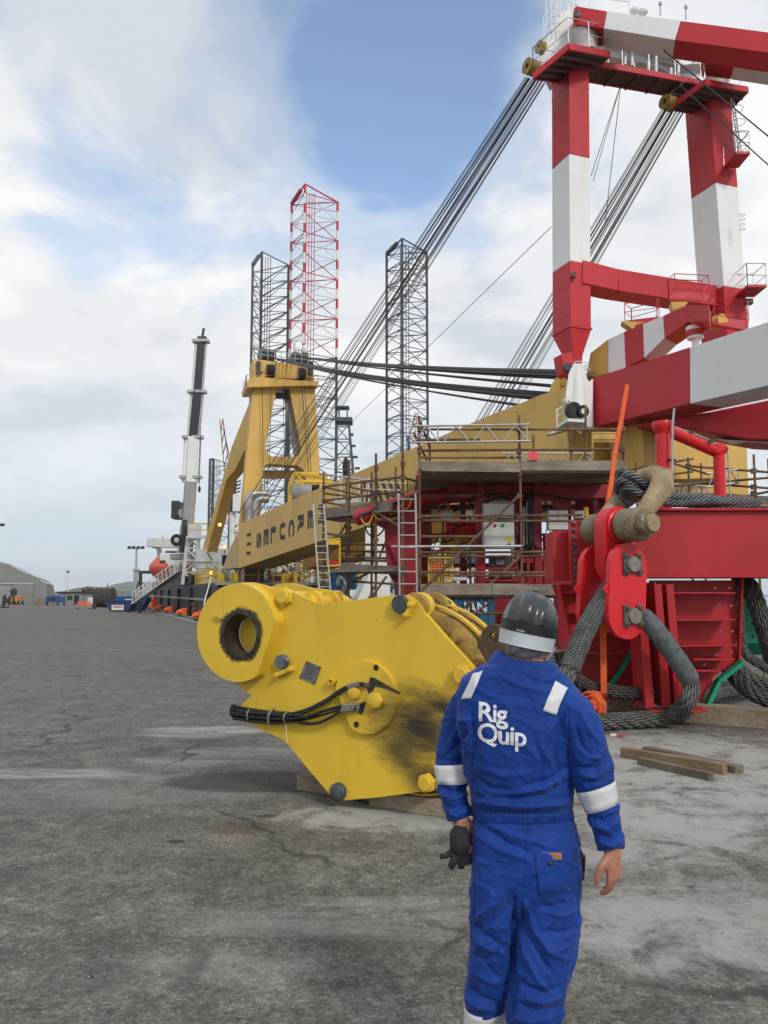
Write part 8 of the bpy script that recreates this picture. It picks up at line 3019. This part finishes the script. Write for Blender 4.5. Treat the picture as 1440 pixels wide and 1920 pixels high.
def small_crane(label, base, tip, back, m='rig_red', w=0.9):
    root = thing('pedestal_crane', label, 'crane', V((base.x, base.y, 0)))
    pipe('pedestal', V((base.x, base.y, 0)), base, w, M['white'] if w < 0.8 else M['rig_dark'], root, 8)
    mb = MB()
    d = (tip - base)
    s = d.cross(V((0, 1, 0))).normalized()
    n = 9
    for sgn in (-1, 1):
        mb.beam(base + s * sgn * 0.9, tip + s * sgn * 0.4, 0.2, 0.2, V((0, 1, 0)))
    for k in range(n):
        p, q = base.lerp(tip, k / n), base.lerp(tip, (k + 1) / n)
        mb.beam(p + s * (0.9 - 0.5 * k / n), q - s * (0.9 - 0.5 * k / n), 0.2, 0.2, V((0, 1, 0)), 1)
    obj('jib', mb, [M[m], M['rig_dark']], root)
    obj('mast', MB().beam(base, back, 0.8, 0.8, V((0, 1, 0))).beam(back, tip.lerp(back, 0.15), 0.2, 0.2, V((0, 1, 0))), M['rig_dark'], root)
    obj('cab', MB().box(base + Z * 1.2 + V((1.2, 0, 0)), (2, 2, 2.4)), M['white'], root)
    return root


small_crane('small red crane jib seen between the deck crane and the gantry stay', at(437, 985, 200), at(415, 786, 200), at(440, 900, 200))
small_crane('small red and white crane jib in front of the right lattice leg', at(768, 850, 230), at(781, 773, 230), at(765, 820, 230))
small_crane('little grey crane on the pale funnel house by the boom foot', at(436, 960, 110), at(446, 900, 110), at(432, 945, 110), 'white', 0.4)

# ================================================================== quay side furniture
def fender(x, y, k, label):
    p = gz(x, y, 0.0)
    root = thing('mooring_hook', label, 'mooring hook', p, 'orange mooring hooks along the quay edge')
    obj('base', MB().box(p + Z * 0.08, (0.7, 0.6, 0.16), (QP, QD, Z)), M['dark'], root, bev=0.03)
    obj('post', MB().lathe(p + Z * 0.14 + QP * 0.18, Z, [(0.24, 0), (0.24, 0.42), (0.26, 0.46), (0.26, 0.52), (0.2, 0.56), (0, 0.57)], 16), M['orange'], root)
    obj('snout', MB().tube(spline([p + QP * 0.05 + Z * 0.42, p - QP * 0.25 + Z * 0.40, p - QP * 0.46 + Z * 0.24], 10), [0.20, 0.2, 0.2, 0.19, 0.18, 0.17, 0.15, 0.13, 0.11, 0.08], 12), M['orange'], root)
    return root


for i, (x, y, lab) in enumerate(((373, 1164, 'nearest orange mooring hook, half hidden by the yellow block'), (341, 1156, 'second orange mooring hook from the yellow block'), (316, 1150, 'third orange mooring hook from the yellow block'),
                                 (298, 1146.5, 'fourth orange mooring hook, just right of the orange-suited person'), (282, 1143, 'orange mooring hook partly hidden by the orange-suited person'), (274, 1141, 'farthest orange mooring hook, left of the orange-suited person'))):
    fender(x, y, i, lab)
bl_ = thing('mooring_bollard', 'dark mooring bollard with a rope on the quay edge near the yellow block', 'bollard', gz(363, 1158))
p = gz(363, 1158)
obj('post', MB().lathe(p, Z, [(0.3, 0), (0.18, 0.1), (0.16, 0.9), (0.26, 1.0), (0.26, 1.12), (0, 1.16)], 16), M['brown_steel'], bl_)
mr = thing('mooring_rope', 'pale mooring rope running from the barge bow down to the quay', 'rope', p)
obj('rope', MB().tube(spline([at(396, 1082, 59.5), at(388, 1112, 57), at(384, 1126, 55.6), gz(382, 1150, 0.8)], 16), 0.045, 6), M['white'], mr)


def far_person(x, y, label, suit_m, h=1.75):
    f = gz(x, y, 0)
    mb = MB()
    for s in (-1, 1):
        mb.loft(limb([(f + V((s * 0.11, 0, 0.03)), 0.07), (f + V((s * 0.11, 0, 0.45)), 0.085), (f + V((s * 0.09, 0, 0.9)), 0.11)], 10, 4))
        mb.loft(limb([(f + V((s * 0.21, 0, 1.42)), 0.075), (f + V((s * 0.27, 0.02, 1.1)), 0.062), (f + V((s * 0.24, -0.08, 0.88)), 0.045)], 10, 4))
    mb.loft([ell(f + Z * z, V((1, 0, 0)), V((0, 1, 0)), a, b, 14) for z, a, b in ((0.78, 0.16, 0.12), (0.95, 0.19, 0.13), (1.2, 0.19, 0.13), (1.42, 0.23, 0.12), (1.5, 0.1, 0.09))])
    mb.loft([ell(f + Z * z, V((1, 0, 0)), V((0, 1, 0)), a, a * 1.15, 12) for z, a in ((1.45, 0.06), (1.54, 0.07), (1.62, 0.085), (1.72, 0.075), (1.77, 0.03))])
    m = remeshed(mb, 0.03, 2)
    o = bpy.data.objects.new('person', m)
    COL.objects.link(o)
    m.materials.append(suit_m)
    m.shade_smooth()
    tag(o, label, 'person')
    obj('helmet', MB().lathe(f + Z * 1.66, Z, [(0.12, 0), (0.115, 0.04), (0.08, 0.11), (0, 0.14)], 14), M['white'], o)
    obj('band', MB().lathe(f + Z * 0.42, Z, [(0.24, 0), (0.24, 0.06), (0.2, 0.06), (0.2, 0), (0.24, 0)], 14), M['reflect'], o)
    return o


far_person(288, 1148.5, 'person in bright orange work suit standing on the quay near the barge', paint('orange_suit', (0.80, 0.10, 0.02), 0.7, 0.1, 5))


def skip(x0, x1, ytop, ybase, label, m, flip=1, text=False):
    a, b = gz(x0, ybase), gz(x1, ybase)
    root = thing('waste_skip', label, 'skip', (a + b) / 2)
    Yd = a.y
    z1 = at(x0, ytop, Yd).z
    w = b.x - a.x
    P0 = [V((a.x, Yd, z1)), V((b.x, Yd, z1)), V((b.x, Yd, z1 * 0.72)), V((b.x - w * 0.2, Yd, 0.06)), V((a.x + w * 0.2, Yd, 0.06)), V((a.x, Yd, z1 * 0.72))]
    obj('body', MB().prism(P0, (0, 2.0, 0)), M[m], root, bev=0.03)
    obj('rim', MB().beam(P0[0] + V((0, -0.05, 0)), P0[1] + V((0, -0.05, 0)), 0.12, 0.1), M[m], root)
    for u in (0.25, 0.5, 0.75):
        obj('rib', MB().beam(P0[0].lerp(P0[1], u) + V((0, -0.04, 0)), P0[4].lerp(P0[3], u) + V((0, -0.04, 0)), 0.1, 0.08, V((0, 1, 0))), M[m], root)
    if text:
        p = P0[0].lerp(P0[1], 0.48)
        s = obj('sign', MB().box(p + V((0, -0.11, -0.75)), (1.3, 0.03, 0.55)), M['white'], root)
        for k in range(5):
            obj('sign_print', MB().box(p + V((-0.42 + 0.21 * k, -0.129, -0.68)), (0.15, 0.008, 0.2)), M['rig_red'], s)
    else:
        p = P0[0].lerp(P0[1], 0.42)
        obj('mark', MB().box(p + V((0, -0.09, -0.35)), (0.7, 0.02, 0.25)), M['white'], root)
    return root


skip(216, 274, 1119, 1146, 'bright blue waste skip behind the navy one on the quay', 'blue_skip')
skip(196, 248, 1126, 1147, 'navy blue waste skip with a white sign on the quay', 'navy_skip', text=True)

# cable drum, posts, low building, boats, barriers
dr = thing('rope_drum', 'wide dark drum of rope lying on the quay behind the skips', 'rope drum', gz(193, 1138))
p, q = gz(180, 1138.5), gz(212, 1138.5)
obj('drum', MB().lathe(p + Z * 1.45, q - p, [(1.1, 0), (1.45, 0.05)] + [(1.42 + 0.05 * (k % 2), 0.1 + k * 0.16) for k in range(int((q - p).length / 0.16) - 1)] + [(1.45, (q - p).length - 0.02), (1.1, (q - p).length)], 28), paint('tarred_rope', (0.05, 0.043, 0.036), 0.9, 0.3, 3, bump=0.6), dr)
ps = thing('timber_post', 'dark timber post standing beside the rope drum', 'post', gz(177, 1142))
obj('post', MB().beam(gz(177, 1142), gz(177, 1142) + Z * 1.5, 0.4, 0.4, V((0, 1, 0))), M['dark'], ps)
br_ = thing('barrier', 'orange and white road barrier lying on the quay left of the rope drum', 'barrier', gz(157, 1142))
p = gz(157, 1142)
for s in (-1, 1):
    obj('foot', MB().beam(p + V((s * 0.8, -0.3, 0.06)), p + V((s * 0.8, 0.3, 0.06)), 0.12, 0.12), M['dark'], br_)
    obj('post', MB().beam(p + V((s * 0.8, 0, 0.1)), p + V((s * 0.75, 0, 1.0)), 0.08, 0.08, V((0, 1, 0))), M['galv'], br_)
obj('rail', MB().beam(p + V((-0.85, -0.05, 0.55)), p + V((0.85, -0.05, 0.5)), 0.05, 0.2).beam(p + V((-0.85, -0.05, 0.9)), p + V((0.85, -0.05, 0.85)), 0.05, 0.2), M['orange'], br_)

lowb = thing('low_building', 'low grey building with a flat dark roof on the far quay', 'building', gz(130, 1132))
a, b = at(109, 1112, 150), at(153, 1112, 150)
obj('wall', MB().box(((a.x + b.x) / 2, 153, 1.1), (b.x - a.x, 6, 2.2 + 0.0)), paint('grey_render', (0.22, 0.225, 0.22), 0.8), lowb)
obj('roof', MB().box(((a.x + b.x) / 2, 153, 2.3), (b.x - a.x + 0.5, 6.5, 0.22)), M['dark'], lowb)
for u in (0.2, 0.5, 0.8):
    obj('door' if u == 0.8 else 'window', MB().box((a.x + (b.x - a.x) * u, 149.97, 1.0 if u == 0.8 else 1.3), (0.9, 0.1, 1.6 if u == 0.8 else 0.7)), M['glass'], lowb)
for i, (x, w, lab) in enumerate(((122, 2.2, 'white cabin boat hull left of the low building door'), (141, 3.2, 'row of white bulk bags in front of the low building'), (168, 1.8, 'white block standing alone right of the low building'))):
    p = gz(x, 1133.5)
    root = thing('white_crate', lab, 'crate', p)
    obj('body', MB().box(p + Z * 0.6, (w, 1.2, 1.2)), M['white'], root, bev=0.15)
    obj('lid', MB().box(p + Z * 1.28, (w * 0.8, 1.0, 0.16)), M['white'], root, bev=0.05)
for i, (x, Y, h_, w, lab) in enumerate(((65.5, 260, 26, 2.2, 'x'),)):
    pass
# far slim lattice mast
ms = thing('lattice_mast', 'slim pale lattice mast in the distance above the low building', 'mast', V((at(127.5, 1116, 420).x, 420, 0)))
tp = at(127.5, 1072, 420)
for s in ((-1, -1), (1, -1), (0, 1)):
    pipe('leg', V((tp.x + s[0] * 1.4, 420 + s[1] * 1.4, 0)), tp + V((s[0] * 0.35, s[1] * 0.35, 0)), 0.2, M['rig_white'], ms, 6)
mb = MB()
for k in range(7):
    u, v = k / 7, (k + 1) / 7
    mb.beam(V((tp.x - 1.4 + 1.05 * u, 418.6, tp.z * u)), V((tp.x + 1.4 - 1.05 * v, 418.6, tp.z * v)), 0.16, 0.16)
obj('bracing', mb, M['rig_white'], ms)
obj('head', MB().box(tp, (1.2, 1.2, 1.2)), M['rig_dark'], ms)
m2 = thing('pylon', 'thin grey pylon on the far hillside', 'pylon', V((at(201.5, 1116, 700).x, 700, 0)))
pipe('mast', V((at(201.5, 1116, 700).x, 700, 0)), at(201.5, 1093, 700), 0.35, M['rig_dark'], m2, 6)
# floodlight mast on the quay
fm = thing('floodlight_mast', 'tall grey floodlight mast with a ring of lamps left of the barge', 'floodlight mast', V((at(255, 1116, 130).x, 130, 0)))
tp = at(256, 1028, 130)
obj('pole', MB().cyl(V((tp.x - 0.1, 130, 0)), at(255.5, 1068, 130), 0.38, 12, 0, 0.34).cyl(at(255.5, 1068, 130), tp, 0.2, 12, 0, 0.15), M['galv'], fm)
obj('collar', MB().lathe(at(255.5, 1069, 130), Z, [(0.2, -0.3), (0.6, -0.1), (0.6, 0.1), (0.2, 0.3)], 12), M['galv'], fm)
for s in (-1, -0.35, 0.35, 1):
    obj('floodlight', MB().box(tp + V((s * 1.1, -0.3, 0.1)), (0.5, 0.4, 0.45)), M['dark'], fm, bev=0.03)
obj('crossarm', MB().beam(tp - V((1.3, 0, 0)), tp + V((1.3, 0, 0)), 0.15, 0.15), M['galv'], fm)
f2 = thing('floodlight_mast', 'floodlight arm peeking in at the left edge high above the shed', 'floodlight mast', V((at(-12, 1116, 95).x, 95, 0)))
tp = at(-12, 985, 95)
pipe('pole', V((tp.x, 95, 0)), tp, 0.14, M['galv'], f2, 8)
obj('crossarm', MB().beam(tp, at(8, 986, 95), 0.1, 0.1), M['dark'], f2)
obj('floodlight', MB().box(at(2, 984, 95), (0.7, 0.4, 0.28)), M['dark'], f2)

# ---- arched storage shed
sd_ = thing('storage_shed', 'big grey arched storage shed with sliding doors at the left edge', 'shed', gz(40, 1133))
SYd = gz(40, 1133).y
M['sheet'] = paint('grey_shed_cladding', (0.235, 0.24, 0.225), 0.7, 0.06, 0.3, 0.25, 0.5, (0.15, 0.15, 0.14), streak=0.3)
M['roof_sheet'] = paint('pale_shed_roof', (0.42, 0.43, 0.43), 0.5, 0.06, 0.3, 0.2, 0.5)
prof = [(-95, 1054), (-40, 1051), (0, 1054), (17, 1057), (32, 1066), (54, 1077), (76, 1087), (86, 1094), (87, 1133)]
front = [at(x, y, SYd) for x, y in prof]
front[-1].z = 0
front.append(V((front[0].x, SYd, 0)))
obj('gable_wall', MB().prism(front, V((0, 0.5, 0))), M['sheet'], sd_)
back_v = QD * 34
skin_ = MB()
for p, q in zip(front[:-3], front[1:-2]):
    skin_.add([p + Z * 0.02, q + Z * 0.02, q + back_v + Z * 0.02, p + back_v + Z * 0.02], [(0, 1, 2, 3)])
o = obj('roof', skin_, M['roof_sheet'], sd_)
o.modifiers.new('t', 'SOLIDIFY').thickness = 0.2
e0, e1 = front[-3] + QD * 0.2, front[-2] + QD * 0.2
obj('side_wall', MB().prism([e0 + V((-.2, 0, 0)), e1 + V((-.2, 0, 0)), e1 + back_v + V((-.2, 0, 0)), e0 + back_v + V((-.2, 0, 0))], (-0.2, 0, 0)), M['sheet'], sd_)
for k in range(6):
    p = e0.lerp(e0 + back_v, (k + 0.3) / 6)
    obj('buttress', MB().prism([p + V((0.05, 0, 0)), p + V((0.25, 0, -0.3)), V((p.x + 0.9, p.y, 0)), V((p.x + 0.05, p.y, 0))], QD * 0.5), M['sheet'], sd_)
zdoor = at(40, 1095, SYd).z
for x0, x1, dk_ in ((-60, 19, 0.0), (22, 62, 0.12)):
    a, b = at(x0, 1133, SYd), at(x1, 1133, SYd)
    obj('sliding_door', MB().box(((a.x + b.x) / 2, SYd - 0.06 - dk_, zdoor / 2), (b.x - a.x, 0.1, zdoor)), M['grey'] if dk_ == 0 else M['sheet'], sd_)
obj('door_rail', MB().beam(at(-60, 1094, SYd - .2), at(63, 1094, SYd - .2), 0.2, 0.25), M['roof_sheet'], sd_)
mb = MB()
for k in range(22):
    x = -60 + k * 6.6
    y = np.interp(x, [p[0] for p in prof[:-1]], [p[1] for p in prof[:-1]])
    p = at(x, y + 2, SYd - 0.02)
    mb.beam(p, V((p.x, p.y, zdoor + 0.3 if x < 62 else 0.0)), 0.12, 0.05, V((0, 1, 0)))
obj('cladding_rib', mb, M['sheet'], sd_)


def wheel(p, r, w, root):
    o = obj('wheel', MB().lathe(p - V((w / 2, 0, 0)), V((1, 0, 0)), [(0.05, 0), (r * 0.8, 0), (r, w * 0.2), (r, w * 0.8), (r * 0.8, w), (0.05, w)], 16), M['black_rubber'], root)
    obj('hub', MB().lathe(p - V((w / 2 + 0.02, 0, 0)), V((1, 0, 0)), [(0, 0), (r * 0.45, 0), (r * 0.45, w + 0.04), (0, w + 0.04)], 10), M['white'], o)


fk = thing('forklift', 'orange telehandler with raised carriage parked in front of the shed door', 'forklift', gz(44, 1133))
p = gz(44, 1133) - V((0, 3, 0))
p.z = 0
obj('body', MB().box(p + V((0, 0, 1.15)), (1.0, 2.4, 1.1)).box(p + V((0, 0, 0.7)), (1.8, 2.2, 0.4)), paint('orange_machine', (0.62, 0.22, 0.06), 0.5), fk, bev=0.1)
obj('cab', MB().box(p + V((-0.75, 0.2, 1.8)), (0.7, 1.4, 1.4)), M['glass'], fk, bev=0.08)
obj('mast', MB().beam(p + V((0, -1.3, 0.6)), p + V((0, -1.2, 3.2)), 0.3, 0.3, V((0, 1, 0))), M['dark'], fk)
obj('carriage', MB().beam(p + V((-0.7, -1.4, 2.6)), p + V((0.7, -1.4, 2.6)), 0.2, 0.35).beam(p + V((-0.4, -1.4, 3.0)), p + V((0.5, -1.4, 2.2)), 0.1, 0.15), M['dark'], fk)
obj('mirror', MB().box(p + V((0.85, -0.9, 1.7)), (0.25, 0.1, 0.5)), M['galv'], fk)
for s in (-1, 1):
    for dy in (-0.9, 0.9):
        wheel(p + V((s * 0.85, dy, 0.42)), 0.42, 0.35, fk)
cmp_ = thing('compressor_trailer', 'blue towable machine on wheels right of the shed', 'trailer', gz(100, 1135))
p = gz(100, 1135)
obj('body', MB().prism([p + V((-1.5, 0, 0.5)), p + V((1.5, 0, 0.5)), p + V((1.5, 0, 1.5)), p + V((0.6, 0, 1.75)), p + V((-1.4, 0, 1.6))], (0, 1.4, 0)), paint('blue_machine', (0.02, 0.08, 0.28), 0.45), cmp_, bev=0.06)
obj('panel', MB().box(p + V((-0.2, -0.02, 1.1)), (1.6, 0.04, 0.5)), M['dark'], cmp_)
obj('drawbar', MB().beam(p + V((1.5, 0.7, 0.6)), p + V((2.3, 0.7, 0.6)), 0.12, 0.12), M['dark'], cmp_)
for s in (-1.0, 0.9, 2.0):
    wheel(p + V((s, -0.05, 0.35)), 0.36, 0.25, cmp_)
p = gz(6, 1140)
bd = thing('steel_bollard', 'dark steel post on a wide base at the left edge of the quay', 'bollard', p)
obj('post', MB().beam(p, p + Z * 1.6, 0.25, 0.25, V((0, 1, 0))).beam(p + V((-0.15, 0, 1.5)), p + V((0.15, 0, 1.7)), 0.3, 0.2), M['dark'], bd)
obj('base', MB().box(p + Z * 0.08, (1.3, 0.9, 0.16)), M['dark'], bd, bev=0.03)
p = gz(13, 1136)
gl2 = thing('loader', 'dark machine with upright forks parked before the shed at the left edge', 'machine', p)
obj('body', MB().box(p + Z * 0.9, (0.8, 1.0, 0.9)), M['dark'], gl2, bev=0.1)
obj('fork', MB().beam(p + V((-0.35, 0, 0)), p + V((-0.3, 0, 1.9)), 0.14, 0.14, V((0, 1, 0))).beam(p + V((0.35, 0, 0)), p + V((0.3, 0, 1.7)), 0.14, 0.14, V((0, 1, 0))), M['dark'], gl2)
for i, x in enumerate((70, 80)):
    p = gz(x, 1134)
    pl_ = thing('pallet_stack', ('stack of pale pallets against the shed, left one', 'stack of tan pallets against the shed, right one')[i], 'pallets', p)
    for k in range(5):
        obj('pallet', MB().box(p + Z * (0.12 + k * 0.24), (1.1 + 0.05 * (k % 2), 1.0, 0.16)), M['lath'], pl_)
# scrubby trees along the far quay
def scrub(x, Y, h_, seed, label):
    c = at(x, 1116, Y)
    root = thing('bare_tree', label, 'tree', V((c.x, Y, 0)), 'bare scrub trees beyond the low building')
    r_ = random.Random(seed)
    pipe('trunk', V((c.x, Y, 0)), V((c.x, Y, h_ * 0.6)), 0.12, M['tree_bark'], root, 6)
    mb = MB()
    for k in range(260):
        a = V((r_.gauss(0, 1), r_.gauss(0, 1), r_.gauss(0, 1))).normalized() * (r_.random() ** 0.4)
        p = V((c.x + a.x * h_ * 0.55, Y + a.y * h_ * 0.5, h_ * 0.58 + a.z * h_ * 0.42))
        s = r_.uniform(0.12, 0.4)
        n1 = V((r_.uniform(-1, 1), r_.uniform(-1, 1), r_.uniform(-1, 1))).normalized() * s
        n2 = n1.cross(V((r_.uniform(-1, 1), r_.uniform(-1, 1), r_.uniform(-1, 1)))).normalized() * s
        mb.add([p - n1, p + n2, p + n1, p - n2], [(0, 1, 2, 3)])
    obj('crown', mb, M['scrub'], root, flat=True)


M['tree_bark'] = plain('bark', (0.06, 0.05, 0.04), 0.9)
M['scrub'] = paint('scrub_foliage', (0.085, 0.07, 0.045), 0.9, 0.3, 0.6)
for i, x in enumerate((158, 164, 170, 176, 183, 190, 198, 207)):
    scrub(x, 210 + 8 * (i % 3), 2.6 + 0.5 * ((i * 7) % 4), i, ('leftmost', 'second', 'third', 'fourth', 'fifth', 'sixth', 'seventh', 'rightmost')[i] + ' bare scrub tree from the left in the row beyond the low building')

# ---- haze over the harbour
t = bpy.data.materials.new('harbour_haze')
t.use_nodes = True
n_ = t.node_tree
n_.nodes.remove(n_.nodes['Principled BSDF'])
pv = n_.nodes.new('ShaderNodeVolumePrincipled')
pv.inputs['Color'].default_value = (0.86, 0.92, 1.0, 1)
pv.inputs['Density'].default_value = HAZE = 0.00014
n_.links.new(pv.outputs[0], n_.nodes['Material Output'].inputs['Volume'])
if HAZE:
    hzb = obj('haze', MB().box((-700, 2980, 72), (9600, 6140, 160)), t, flat=True, kind='stuff')
S.cycles.volume_bounces = 0
